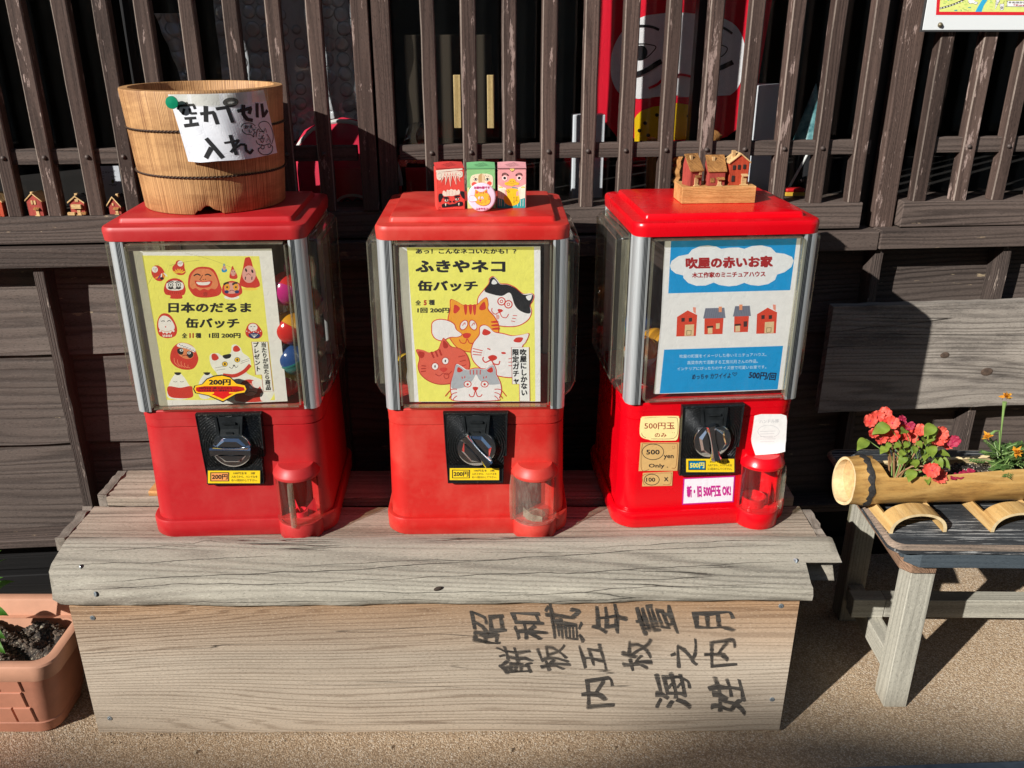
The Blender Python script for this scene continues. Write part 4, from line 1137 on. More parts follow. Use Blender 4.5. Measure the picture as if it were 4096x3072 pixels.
price_sticker('s3', plate3, (915, 655, 1362, 778), "500円", (0, 120, 170), (246, 226, 80), ("500円玉を1枚", "入れてから、ハンドルを右", "に1回まわしてください。"), 0)

# --- handwritten notes on the house machine
def body_y(z):
    return -.0024 * max(0.0, min(1.0, (.186 - z) / .150))
def note(name, items, lift=.0006, label=None):
    A = Art(*PX['f3'])
    for fn, *a in items: getattr(A, fn)(*a)
    o = A.build(name, lambda a, b, h: (a, body_y(b) - lift - h, b), m3)
    if label: o["label"] = label
CRM = (250, 230, 160); KRF = (214, 172, 110); BRN = (130, 62, 40)
note("note", [("S", CRM, [(492, 300), (500, 275), (540, 262), (820, 258), (848, 275), (854, 300), (842, 440), (825, 480), (790, 486), (600, 486), (575, 480), (488, 440)]),
              ("L", BRN, 4, [(540, 460), (505, 430), (498, 330), (520, 290), (560, 276), (800, 272), (836, 300), (838, 400), (815, 455), (760, 470), (590, 470)]),
              ("T", (160, 56, 40), "500円玉", 668, 350, 280, 62, .012), ("T", (160, 56, 40), "のみ", 678, 436, 110, 40, .012), ("E", BRN, 790, 412, 3), ("E", BRN, 806, 414, 3)], label="cream note with red-brown handwriting")
note("note", [("P", KRF, [(492, 505), (852, 502), (832, 764), (472, 766)]), ("L", (150, 90, 50), 5, [(570, 752), (500, 750), (508, 530), (560, 516), (800, 514), (834, 530), (828, 660), (815, 735), (780, 740)], True),
              ("O", BLK, 6, 606, 590, 100, 72), ("T", BLK, "500", 606, 592, 124, 44, .02), ("T", BLK, "yen", 752, 640, 92, 42, .02), ("T", BLK, "Only .", 656, 722, 180, 46, .02),
              ("E", BRN, 790, 541, 3), ("E", BRN, 806, 540, 3), ("L", BRN, 3, [(784, 552), (797, 560), (812, 550)])], label="kraft paper note with a circled 500")
note("note", [("P", KRF, [(512, 784), (790, 770), (782, 902), (504, 908)]), ("L", (150, 90, 50), 4, [(530, 894), (520, 880), (524, 800), (760, 784), (774, 800), (766, 884), (700, 892)], True),
              ("O", BLK, 6, 594, 846, 70, 50), ("T", BLK, "100", 584, 846, 84, 38, .02), ("T", BLK, "X", 728, 842, 40, 38, .03)], label="small kraft note with a circled 100 and a cross")
MAG = (196, 40, 140)
note("sticker", [("P", MAG, [(888, 832), (1368, 810), (1352, 1052), (874, 1078)]), ("P", (240, 232, 238), [(900, 842), (1356, 822), (1341, 1042), (886, 1066)]),
                 ("T", MAG, "新・旧 500円玉 OK!", 1124, 950, 410, 110, .05, -2)], label="white sticker with a magenta border")
# curled blank instruction sheet
A = Art(*PX['f3'])
sheet(A, (238, 236, 232), [(1550, 246), (1610, 240), (1800, 240), (1845, 248), (1852, 300), (1842, 480), (1820, 582), (1700, 590), (1545, 602), (1524, 520), (1518, 470), (1540, 330)], 14, 24)
FNT = (206, 205, 204)
A.T(FNT, "ハンドル部", 1685, 305, 180, 34, .02, rot=-3); A.O(FNT, 4, 1680, 400, 100, 58)
for i in range(5): A.L(FNT, 5, [(1600, 400 + 24 * i), (1745 - 12 * (i % 3), 396 + 24 * i)], False)
A.build("paper_slip", lambda a, b, h: (a, body_y(b) - .0012 - h - .010 * min(1, max(0, (.150 - b) / .03)) ** 2, b), m3)
# ------------------------------------------------------------------ the wooden stand
M_pallet = wood("weathered_pallet_wood", (.17, .13, .095), (.50, .415, .325), 'X', K=5, stretch=12, scale=8, F=90, bump=.8, bd=.0016, cracks=.8, dirt=(.20, .14, .10), fine=.55, rand=.06)
M_log = wood("silver_grey_log", (.165, .148, .12), (.54, .495, .40), 'X', K=14, stretch=10, scale=6, F=40, bump=.8, bd=.0018, cracks=1.0, blotch=.4, dirt=(.20, .165, .13), fine=.62)
M_sign = wood("old_sign_board", (.18, .12, .078), (.66, .56, .44), 'X', K=34, stretch=4.0, scale=2.6, F=140, bump=.5, bd=.0012, cracks=.12, fine=.44, blotch=.45, sharp=4.0,
              stain=((.82, .60, .43), .02, .125))
M_oldside = wood("dark_crate_side", (.02, .018, .016), (.07, .06, .05), 'Z', K=9, stretch=10, scale=20)
M_orange = wood("orange_pine", (.45, .20, .06), (.78, .45, .18), 'X', K=9, stretch=14, scale=20, bump=.4)
M_screw = simple("zinc_screw", (.42, .47, .50), .35, .7, .3, 900, .4, 300)
stand = thing("wooden_stand", "low weathered wooden stand with a brush-written board in front, carrying the three red machines", "stand", (0, 0, 0))

def plank(name, x0, x1, y0, y1, z0, z1, mat, seed, parent, jit=.0016, N=26):
    rr = random.Random(seed); cx, cy, cz = (x0 + x1) / 2, (y0 + y1) / 2, (z0 + z1) / 2
    rings = []
    for i in range(N + 1):
        x = x0 - cx + (x1 - x0) * i / N
        a, b_, c = rr.uniform(-jit, jit), rr.uniform(-jit, jit), rr.uniform(-jit * .4, jit * .4)
        rings.append([(x, y0 - cy + a, z0 - cz), (x, y0 - cy + a - .0005, z1 - cz - .002 + c), (x, y0 - cy + a + .002, z1 - cz + c), (x, y1 - cy + b_ - .002, z1 - cz + c), (x, y1 - cy + b_, z1 - cz - .002 + c), (x, y1 - cy + b_, z0 - cz)])
    b = MB(); b.loft(rings)
    return b.build(name, mat, parent, smooth=True, angle=30, loc=(cx, cy, cz))
plank("top_plank", -.712, .490, 1.196, 1.303, .290, .3075, M_pallet, 1, stand)
plank("top_plank", -.706, .490, 1.334, 1.432, .290, .3075, M_pallet, 2, stand)
plank("top_plank", -.700, .470, 1.454, 1.475, .262, .278, M_pallet, 3, stand)
plank("loose_board", -.632, -.30, 1.337, 1.392, .3082, .3170, M_orange, 4, stand, .0003)
plank("loose_board", -.640, -.30, 1.325, 1.3335, .268, .288, M_orange, 5, stand, .0003)
def stringer(x0, x1, y0, y1, z0, z1, mat, seed):
    rr = random.Random(seed); cx, cy, cz = (x0 + x1) / 2, (y0 + y1) / 2, (z0 + z1) / 2; rings = []
    for i in range(11):
        y = y0 - cy + (y1 - y0) * i / 10; e = rr.uniform(-.002, .002); f = rr.uniform(-.002, .002)
        rings.append([(x0 - cx + e, y, z0 - cz), (x1 - cx + e, y, z0 - cz), (x1 - cx + e, y, z1 - cz + f), (x0 - cx + e, y, z1 - cz + f)])
    b = MB(); b.loft(rings)
    return b.build("stringer", mat, stand, smooth=True, angle=30, loc=(cx, cy, cz))
M_rail = wood("pallet_end_grain", (.14, .115, .09), (.36, .31, .26), 'Y', K=9, stretch=8, scale=20, bump=.8, cracks=.7)
stringer(-.729, -.7135, 1.200, 1.300, .286, .309, M_rail, 1); stringer(-.723, -.7075, 1.336, 1.43, .286, .309, M_rail, 2)
stringer(.4915, .506, 1.20, 1.295, .288, .3075, M_rail, 3)
stringer(-.66, -.62, 1.20, 1.46, .20, .2895, M_oldside, 4); stringer(.38, .42, 1.20, 1.46, .20, .2895, M_oldside, 5); stringer(-.15, -.11, 1.20, 1.46, .20, .2895, M_oldside, 6)
b = MB(); b.box(-.655, .436, 1.20, 1.215, .004, .285); b.build("crate_front", M_oldside, stand)
for x in (-.645, .425):
    b = MB(); b.box(x - .008, x + .008, 1.217, 1.46, .004, .199); b.build("crate_side", M_oldside, stand)
b = MB(); b.box(.4225, .4345, 1.128, 1.199, .07, .262); b.box(.4225, .4345, 1.128, 1.150, .004, .068); b.build("bracket", M_oldside, stand, bevel=.002)
for z in (.012, .040):
    b = MB(); b.box(-.012, .012, -.012, .012, -.012, .012); b.build("wood_block", M_rail, stand, bevel=.003, loc=(.4365, 1.158, z))

# the rounded log along the front edge
def logsec(t, ext):
    lo = [(1.108, .256), (1.094, .2585), (1.0865, .266), (1.0855, .275), (1.0900, .2855), (1.1000, .2945), (1.1150, .3020)]
    up = [(1.1320, .3075), (1.1500, .3120), (1.1700, .3160), (1.1860, .3175), (1.1945, .3150), (1.1945, .285)]
    if ext:
        return [(1.160, .2850), (1.1440, .2960), (1.1390, .3050), (1.1410, .3098)] + up[1:]
    return lo + up + [(1.150, .262)]
rr = random.Random(8); b = MB(); rings = []
for i in range(61):
    u = i / 60; x = -.690 + 1.137 * u
    lift = .010 * max(0, u - .35) / .65 - .004 * math.exp(-((u - .0) / .05) ** 2)
    w = .0015 * math.sin(u * 17) + .0012 * math.sin(u * 41 + 1)
    sec = logsec(u, False)
    rings.append([(x + (.010 if (i == 0 and k < 3) else 0) - (.014 * max(0, 1 - u / .03) if k >= 6 else 0) + rr.uniform(-.0003, .0003), y + w + .0007 * math.sin(u * 90 + k) + (.006 * max(0, .06 - u) / .06 if k < 7 else 0), z + (lift if k < 5 else lift * .35) + .0006 * math.sin(u * 70 + k * 2)) for k, (y, z) in enumerate(sec)])
rings_main = rings[:]
last = rings[-1]                                 # beyond this the lower half of the log is sawn away
def cut(x, end=0.0):
    lo_ = [(1.168, .2840), (1.162, .2865), (1.156, .2895), (1.150, .2930), (1.1445, .2970), (1.1410, .3015), (1.1392, .3060)]
    r = [(x, y + end * .5, z + .0030) for y, z in lo_] + [(x, p[1] + (end if k < 3 else 0), p[2] - end * .3) for k, p in enumerate(last[7:])]
    return [(q[0] + rr.uniform(-.0008, .0008) * (end > 0), q[1], q[2]) for q in r]
rings = rings + [cut(last[0][0] + .0006), cut(.462), cut(.478), cut(.492), cut(.5025), cut(.5035, .0015)]
b.loft(rings)
main = rings_main
def on_log(u, s):                                # point on the log's face, u along it, s over the bulge (0 foot .. 11 back of the top)
    i = min(59, int(u * 60)); f = u * 60 - i; k = min(11, int(s)); g_ = s - k
    P = [Vector(main[i + a][k + c]) for a in (0, 1) for c in (0, 1)]
    p = (P[0] * (1 - g_) + P[1] * g_) * (1 - f) + (P[2] * (1 - g_) + P[3] * g_) * f
    t = (P[1] - P[0]).normalized(); n = Vector((0, -t.z, t.y)); n = -n if n.dot(Vector((0, -1, .6))) < 0 else n
    return p, t, n
rr = random.Random(15)
for u0, u1, s0, s1, w in ((.0, .30, 6.6, 7.9, .0011), (.05, .62, 5.1, 7.3, .0014), (.02, .44, 4.3, 5.4, .0010), (.30, .99, 6.6, 8.9, .0012), (.42, .98, 5.2, 7.0, .0013), (.55, .97, 3.4, 4.6, .0009), (.10, .36, 2.4, 2.9, .0008),
                          (.70, .995, 8.6, 9.6, .0009), (.01, .18, 8.4, 9.0, .0008), (.15, .22, 9.3, 9.5, .0007), (.62, .78, 2.3, 2.6, .0008)):
    V = []; F = []; n_ = 70; wob = 0.0
    for q in range(n_ + 1):
        t_ = q / n_; wob = wob * .93 + rr.uniform(-.035, .035)
        p, tv, nv = on_log(u0 + (u1 - u0) * t_, s0 + (s1 - s0) * t_ + wob + .12 * math.sin(t_ * 9 + s0))
        ww = w * (.15 + math.sin(PI * t_) ** .6) * rr.uniform(.55, 1.15) * .5
        V += [tuple(p + tv * ww + nv * .0005), tuple(p - tv * ww + nv * .0005)]
        if q: F.append((2 * q - 2, 2 * q - 1, 2 * q + 1, 2 * q))
    b.add(V, F, 1)
logo = b.build("front_log", [M_log, simple("split_in_wood", (.045, .036, .028), .95)], stand, smooth=True, angle=38)
def screw(x, y, z, nrm, parent, r=.0042):
    m = MB(); m.lathe([(r, 0), (r * .92, .0008), (r * .45, .0011), (r * .4, .0004), (.0001, .0004)], 14, axis='y')
    m.box(-r * .6, r * .6, -.0013, -.0008, -.0006, .0006); m.box(-.0006, .0006, -.0013, -.0008, -r * .6, r * .6)
    o = m.build("screw", M_screw, parent, smooth=True, angle=30, loc=(x, y, z))
    o.rotation_euler = (R(nrm), R(x * 700), 0)
screw(-.657, 1.1283, .3045, -68, logo); screw(-.622, 1.0895, .2830, -40, logo); screw(.432, 1.1330, .3120, -68, logo, .0045)
# knot hole
m = MB(); m.sphere((0, 0, 0), .007, .003, .0035, 14, 8); m.build("knot", simple("knot_dark", (.035, .022, .015), .9), logo, smooth=True, loc=(-.1105, 1.0925, .2905), rot=(R(20), R(-20), 0))

# the brush-written board
rr = random.Random(21); b = MB(); N = 50; rings = []
for i in range(N + 1):
    u = i / N; x = -.672 + 1.106 * u
    top = .254 + .014 * u + .0006 * math.sin(u * 30); bot = .003 + .004 * u + .0009 * math.sin(u * 47)
    e = .003 * (1 if i == N else 0)
    rings.append([(x, 1.101, bot - .13), (x, 1.1, bot + .002 - .13), (x + e * .4, 1.1, top - .13 - .001), (x, 1.102, top - .13), (x, 1.124, top - .13), (x, 1.124, bot - .13)])
b.loft(rings)
board = b.build("sign_board", M_sign, stand, smooth=True, angle=30, loc=(0, 0, .13))
for x, z in ((-.640, .232), (-.649, .034), (.408, .254), (.415, .073)):
    screw(x, 1.0998, z - .13, 0, board)
def ink_mat(c):
    if "brush_ink" in MATS: return MATS["brush_ink"]
    T = NT("brush_ink")
    v = T.coords((1 / 8, 1, 1), rnd=False)
    n = T.noise(v, 140, 5, .7)
    T.bs(Base_Color=T.ramp(n, [(.35, (.040, .036, .033)), (.75, (.135, .116, .096))]), Roughness=.6)
    dry = T.math('ADD', T.noise(T.coords((1 / 14, 1, 1), rnd=False), 330, 4, .75), T.math('MULTIPLY', T.noise(v, 26, 2), .45))
    tr = T("BsdfTransparent"); mx = T("MixShader", {0: T.ramp(dry, [(.60, 0.0), (.80, .85)]), 1: T.b.outputs[0], 2: tr.outputs[0]})
    T.t.links.new(mx.outputs[0], T.n["Material Output"].inputs[0])
    MATS["brush_ink"] = T.m
    return T.m
A = Art((0, 50, 2212, 900), [(-.1312, .273 - .13), (.3966, .273 - .13), (.4271, .0096 - .13), (-.1413, .0096 - .13)])
def brush(ch, x, y, s, rot=-90, sx=1.0, sl=0.0, seed=0):
    """one brush-written character, lying on its side as the board is turned"""
    V, F = glyphs(ch, 0)
    rr = random.Random(seed); ph = [rr.uniform(0, 6) for _ in range(4)]
    t = R(rot); b_ = .0175
    for q, (ox, oy) in enumerate(((0, 0), (b_, b_), (-b_, b_), (b_, -b_), (-b_, -b_), (b_ * 1.45, 0), (-b_ * 1.45, 0), (0, b_ * 1.3), (0, -b_ * 1.3))):
        out = []
        for p in V:
            a, c = p[0] - .5, p[1] - .38
            a += ox * (1 + .75 * math.sin(c * 6 + ph[3] + a * 3)) + .055 * math.sin(c * 4.2 + ph[0]) + .02 * math.sin(c * 11 + ph[1])
            c += oy * (1 + .75 * math.sin(a * 6 + ph[2] + c * 3)) + .045 * math.sin(a * 4.2 + ph[1]) + .13 * a + sl * a
            a, c = a * s * sx, -c * s
            out.append((x + a * math.cos(t) - c * math.sin(t), y + a * math.sin(t) + c * math.cos(t)))
        A._put(out, F, (0, 0, 0))
for i, (ch, x, y, s, sx) in enumerate((("昭", 392, 255, 235, .95), ("和", 650, 240, 225, .9), ("貳", 880, 225, 245, .95), ("年", 1165, 205, 235, .85), ("壹", 1460, 205, 265, .75), ("月", 1815, 205, 290, .55),
                        ("餅", 565, 455, 235, .80), ("板", 812, 445, 205, .85), ("五", 1055, 440, 185, 1.0), ("枚", 1345, 425, 205, 1.0), ("之", 1640, 415, 185, 1.0), ("内", 1865, 415, 215, .95),
                        ("内", 1085, 665, 225, 1.0), ("海", 1560, 660, 250, .95), ("姓", 1905, 685, 240, 1.0))):
    brush(ch, x, y, s, -90 + random.Random(i).uniform(-5, 5), sx, 0, i)
A.build("brush_writing", lambda a, z, h: (a, 1.0997 - h, z), board, mats=ink_mat, step=1.2e-5)
# ------------------------------------------------------------------ wooden bucket on the first machine
def bucket_wood():
    T = NT("cedar_staves")
    p = T.coords(rnd=False)
    s = T("SeparateXYZ", {0: p})
    ang = T.math('ARCTAN2', s.outputs[1], s.outputs[0])
    st = T.math('FLOOR', T.math('MULTIPLY_ADD', ang, 19 / (2 * PI), 20.3))
    wn_ = T("TexWhiteNoise", {"W": st}, noise_dimensions='1D').outputs[0]
    c3 = T("CombineXYZ", {0: T.math('MULTIPLY', ang, .115), 1: T.math('MULTIPLY', s.outputs[2], .02), 2: T.math('MULTIPLY', wn_, 5.0)}).outputs[0]
    fib = T.noise(c3, 620, 3, .55)
    big = T.noise(c3, 60, 3, .5)
    ringp = T.math('ADD', T.math('MULTIPLY', ang, .115 * 330), T.math('MULTIPLY', T.noise(c3, 38, 4, .6), 11.0))
    rings = T.math('MULTIPLY_ADD', T.math('SINE', T.math('MULTIPLY', ringp, 2 * PI)), .5, .5)
    h = T.math('ADD', T.math('MULTIPLY', T.math('POWER', rings, 1.5), .55), T.math('MULTIPLY', fib, .5))
    col = T.ramp(h, [(.1, (.66, .37, .15)), (.9, (.19, .070, .020))])
    col = T.mix(T.ramp(wn_, [(0, 0), (1, .5)]), col, T.mix(.5, col, (.70, .40, .17, 1)))
    gap = T.math('FRACT', T.math('MULTIPLY_ADD', ang, 19 / (2 * PI), 20.3))
    gf = T.ramp(T.math('ABSOLUTE', T.math('SUBTRACT', gap, .5)), [(.488, 0), (.498, 1)])
    col = T.mix(T.math('MULTIPLY', gf, .55), col, (.16, .07, .03, 1))
    stain = T.noise(T.coords((1, 1, 3.5), rnd=False), 9, 6, .7)
    col = T.mix(T.ramp(stain, [(.47, 0), (.66, .62)]), col, (.20, .075, .022, 1))
    T.bs(Base_Color=col, Roughness=.62, Normal=T.bump(T.math('SUBTRACT', 1.0, h), .45, .0008))
    return T.m
M_bucket = bucket_wood()
BX, BY, BZ = -.4530, 1.354, .8168
bk = thing("wooden_bucket", "round cedar bucket with two twisted wire hoops, standing on the first red machine", "bucket", (BX, BY, BZ))
b = MB(); N = 144
def brad(z): return .1025 + z * (.0120 / .169)
rings = []
def notch(i):                                   # the scalloped notch at the foot of the front stave
    a = math.degrees(math.atan2(math.cos(2 * PI * i / N) , -math.sin(2 * PI * i / N)))  # angle from -y toward +x
    d = (a - 10.9)
    return .0125 * max(0, 1 - (d / 5.2) ** 2) ** .5 if abs(d) < 5.2 else (.0055 * max(0, 1 - ((abs(d) - 7.2) / 3.4) ** 2) ** .5 if abs(d) < 10.6 else 0)
def ring(r, z, useno=False):
    out = []
    for i in range(N):
        t = 2 * PI * i / N
        e = notch(i) if useno else 0
        out.append((r * math.cos(t), r * math.sin(t), z + e))
    return out
b.loft([ring(.0935, .010), ring(.0915, .002, True), ring(.1015, .0004, True), ring(.1027, .0018, True), ring(brad(.03), .03), ring(brad(.08), .08), ring(brad(.12), .12), ring(brad(.1665), .1665), ring(brad(.169) - .001, .1685), ring(brad(.169) - .0125, .169), ring(brad(.169) - .0137, .1675), ring(.0895, .012)], cap0=False, cap1=True)
b.build("staves", M_bucket, bk, smooth=True, angle=40)
M_wire = simple("twisted_wire", (.075, .045, .03), .55, .5, .2, 400)
for z, tilt in ((.1165, .8), (.0535, -.6)):
    b = MB(); r0 = brad(z) + .0012
    for s in (0, PI):
        path = []
        for i in range(721):
            t = 2 * PI * i / 720; q = t * 62 + s
            path.append(((r0 + .0009 * math.cos(q)) * math.cos(t), (r0 + .0009 * math.cos(q)) * math.sin(t), z + .0009 * math.sin(q) + .0015 * math.cos(t) * tilt))
        b.tube(path, .0009, 5, caps=False)
    b.build("hoop", M_wire, bk, smooth=True, angle=80)
# the paper sign on the bucket
def bsurf(a, z, h):                             # a degrees from -y toward +x, z above the bucket's foot
    sm = lambda t: (lambda q: q * q * (3 - 2 * q))(max(0.0, min(1.0, t)))
    off = .0044 + h + .018 * sm((a + 2) / 38) - .009 * sm((a - 38) / 26) + .002 * max(0.0, (.085 - z) / .02) ** 2 + .0006 * math.sin(a * .35 + z * 90)
    r = brad(z) + off; t = R(a)
    return (r * math.sin(t), -r * math.cos(t), z)
PQ = ((150, 220, 1890, 1440), [(-3.5, .9840 - BZ), (59.5, .9820 - BZ), (63.5, .8905 - BZ), (-6.0, .8990 - BZ)])
A = Art(*PQ)
PAPER = (232, 234, 240)
sg = MB()
cr = [(150, 250), (1830, 185), (1995, 1372), (385, 1490)]
Hm = homography([(0, 0), (1, 0), (1, 1), (0, 1)], cr)
def pp(u, v):
    q = Hm @ np.array([u, v, 1.0]); x, y = q[0] / q[2], q[1] / q[2]
    if v > .94 and u < .30: y += 28 * (1 - abs(u - .13) / .17) if abs(u - .13) < .17 else 0
    return x, y
def paper_extra(mb, ms):
    mb.grid(lambda u, v: bsurf(*A.map(pp(u, v)), -.0003), 40, 26, 0)
M_pap = printed(*PAPER)
A.E(PAPER, 600, 900, 4)
INK2 = (44, 44, 46)
def ln(w, *p):                                  # brush-pen stroke: square-ended pieces with overlapping joints
    for i in range(len(p) - 1):
        (x0, y0), (x1, y1) = p[i], p[i + 1]
        l = math.hypot(x1 - x0, y1 - y0); e = w * .30 if i < len(p) - 2 else 0
        q = max(1, int(l / 40)); ex, ey = x1 + (x1 - x0) / l * e, y1 + (y1 - y0) / l * e
        A.L(INK2, w, [(x0 + (ex - x0) * k / q, y0 + (ey - y0) * k / q) for k in range(q + 1)], False)
# 空
ln(46, (300, 545), (330, 470), (600, 440), (620, 520)); ln(46, (470, 395), (490, 440)); ln(46, (430, 520), (385, 640)); ln(44, (520, 510), (535, 610), (640, 600)); ln(50, (410, 710), (620, 690)); ln(52, (520, 700), (515, 810)); ln(64, (385, 850), (650, 800))
# カ プ セ ル
ln(72, (800, 455), (775, 760)); ln(58, (695, 610), (905, 575), (945, 795)); ln(58, (950, 510), (1120, 480), (1175, 770)); A.O(INK2, 62, 1182, 385, 88, 58, -10)
ln(64, (1260, 560), (1500, 510), (1450, 620)); ln(66, (1370, 440), (1350, 620), (1400, 715), (1500, 745)); ln(66, (1635, 430), (1610, 700)); ln(66, (1735, 445), (1745, 690), (1855, 580))
# 入 れ
ln(72, (745, 1060), (840, 1200), (965, 1400)); ln(74, (810, 1220), (700, 1415)); ln(54, (1110, 990), (1165, 1345)); ln(36, (1010, 1135), (1235, 1085)); ln(36, (1235, 1085), (1085, 1300)); ln(40, (1150, 1230), (1250, 1165), (1325, 1170)); ln(46, (1325, 1170), (1325, 1275), (1385, 1325), (1445, 1265))
# small cat in the corner, with a speech bubble
LW = 14
A.L(INK2, LW, [(1290, 860), (1330, 805), (1400, 785), (1480, 800), (1540, 850)]); A.L(INK2, LW, [(1305, 890), (1315, 940), (1360, 985), (1420, 995), (1450, 1010), (1485, 1045), (1490, 990), (1525, 965)]); A.L(INK2, LW, [(1535, 890), (1555, 880)], False)
A.T(INK2, "かえ", 1418, 855, 150, 70, .02); A.T(INK2, "して", 1470, 935, 120, 62, .02)
A.L(INK2, LW, [(1610, 860), (1640, 810), (1720, 785), (1820, 800), (1890, 880), (1930, 1010), (1925, 1120), (1880, 1210)]); A.L(INK2, LW, [(1615, 860), (1660, 930), (1700, 960)])
A.L(INK2, LW, [(1525, 1050), (1530, 1010), (1570, 920), (1600, 905), (1620, 960), (1720, 968), (1765, 905), (1780, 990)], False); A.L(INK2, LW, [(1520, 1110), (1535, 1160), (1590, 1195), (1640, 1195)]); A.L(INK2, LW, [(1785, 1020), (1840, 1110), (1845, 1180)])
for x, y in ((1588, 1035), (1692, 1040)): A.E(INK2, x, y, 10)
A.L(INK2, LW, [(1590, 1000), (1610, 995)], False); A.L(INK2, LW, [(1700, 990), (1722, 998)], False)
A.L(INK2, LW, [(1640, 1050), (1665, 1040), (1660, 1070), (1640, 1062)]); A.L(INK2, LW, [(1560, 1075), (1590, 1095), (1630, 1080), (1650, 1090), (1690, 1095), (1710, 1075)]); A.L(INK2, LW, [(1605, 1105), (1620, 1145), (1655, 1150), (1690, 1105)])
for i in range(3): A.L(INK2, 10, [(1740 + 22 * i, 1140 - 22 * i), (1762 + 22 * i, 1168 - 22 * i)], False)
A.O(INK2, LW, 1640, 1240, 38, 32); A.O(INK2, LW, 1815, 1232, 36, 34); A.L(INK2, LW, [(1680, 1212), (1780, 1200)], False)
A.L(INK2, LW, [(1605, 1245), (1550, 1262), (1560, 1320), (1640, 1372), (1760, 1375), (1860, 1340), (1895, 1262), (1850, 1220)])
sign = A.build("paper_sign", bsurf, None, extra=[paper_extra], step=9e-5)
sign.location = (BX, BY, BZ)
tag(sign, "curling white paper sign with brushed black lettering, taped to the bucket", "paper sign")
T_ = MB()
for (a0, a1) in ((-2.5, 9), (10, 27), (29, 43), (46, 60)):
    T_.grid(lambda u, v: bsurf(a0 + (a1 - a0) * u, .152 + .0165 * v + .001 * math.sin(a0), .0018), 8, 3)
T_.build("tape", clear("clear_tape", (.95, .94, .88), .10, 1.4, .12, (.8, .78, .68)), sign, smooth=True)
tk = thing("push_pin", "round green push pin holding the paper sign to the bucket", "push pin", tuple(Vector((BX, BY, BZ)) + Vector(bsurf(-.5, .156, 0))))
b = MB(); b.lathe([(.0035, 0), (.0040, .006), (.0078, .0085), (.0084, .0105), (.0080, .0122), (.0001, .0132)], 28, axis='y')
b.build("head", simple("green_plastic", (.004, .26, .13), .35), tk, smooth=True, angle=40, rot=(0, 0, R(6)))
b = MB(); b.lathe([(.0006, -.008), (.0006, .001)], 8, axis='y'); b.build("needle", M_chrome, tk)

# ------------------------------------------------------------------ three paper boxes and a badge on the second machine
def m_at(P, rz, x, y, z):
    c, s = math.cos(R(rz)), math.sin(R(rz))
    return (P[0] + x * c - y * s, P[1] + x * s + y * c, P[2] + z)
def paper_box(label, x, y, w, d, h, rz, col, top, rect, quadfn, draw, lean=0):
    t = thing("paper_box", label, "box", m_at(P2, 1.0, x, y, .5087), 1.0 + rz, "small printed boxes on the middle machine")
    b = MB()
    def rg(z, k=1.0): return [(-w / 2, 0, z), (w / 2, 0, z), (w / 2, d, z), (-w / 2, d, z)]
    b.loft([rg(0), rg(h)], 0)
    b.build("carton", printed(*col), t, bevel=.0008)
    b = MB()                                     # slightly sprung lid
    b.grid(lambda u, v: (-w / 2 + w * u, d * v - .0006, h + .0006 + .0045 * v ** 1.5 + .0012 * math.sin(PI * u) * v), 6, 6)
    b.grid(lambda u, v: (-w / 2 + w * u, d * v - .0006, h + .0002 + .0045 * v ** 1.5 + .0012 * math.sin(PI * u) * v), 6, 6)
    lid = b.build("flap", printed(*top), t, smooth=True)
    A = Art((0, 0, w * 1e4, d * 1e4), [(-w / 2, d), (w / 2, d), (w / 2, 0), (-w / 2, 0)])
    for i in range(4):
        y0 = d * 1e4 * (.45 + .10 * i)
        A.L(BLK, 5, [(w * 1e4 * (.25 + .05 * i) + 22 * k, y0 - 12 * k + (8 if k % 2 else -6)) for k in range(8)], False)
    A.build("flap_writing", lambda a, q, hh: (a, q, h + .0010 + .0045 * max(0, q / d) ** 1.5 + .0012 * math.sin(PI * (a / w + .5)) * max(0, q / d) + hh), lid)
    A = Art(rect, [(-w / 2, h), (w / 2, h), (w / 2, 0), (-w / 2, 0)])
    draw(A)
    A.build("printed_front", lambda a, z, hh: (a, -.0004 - hh, z), t)
    return t
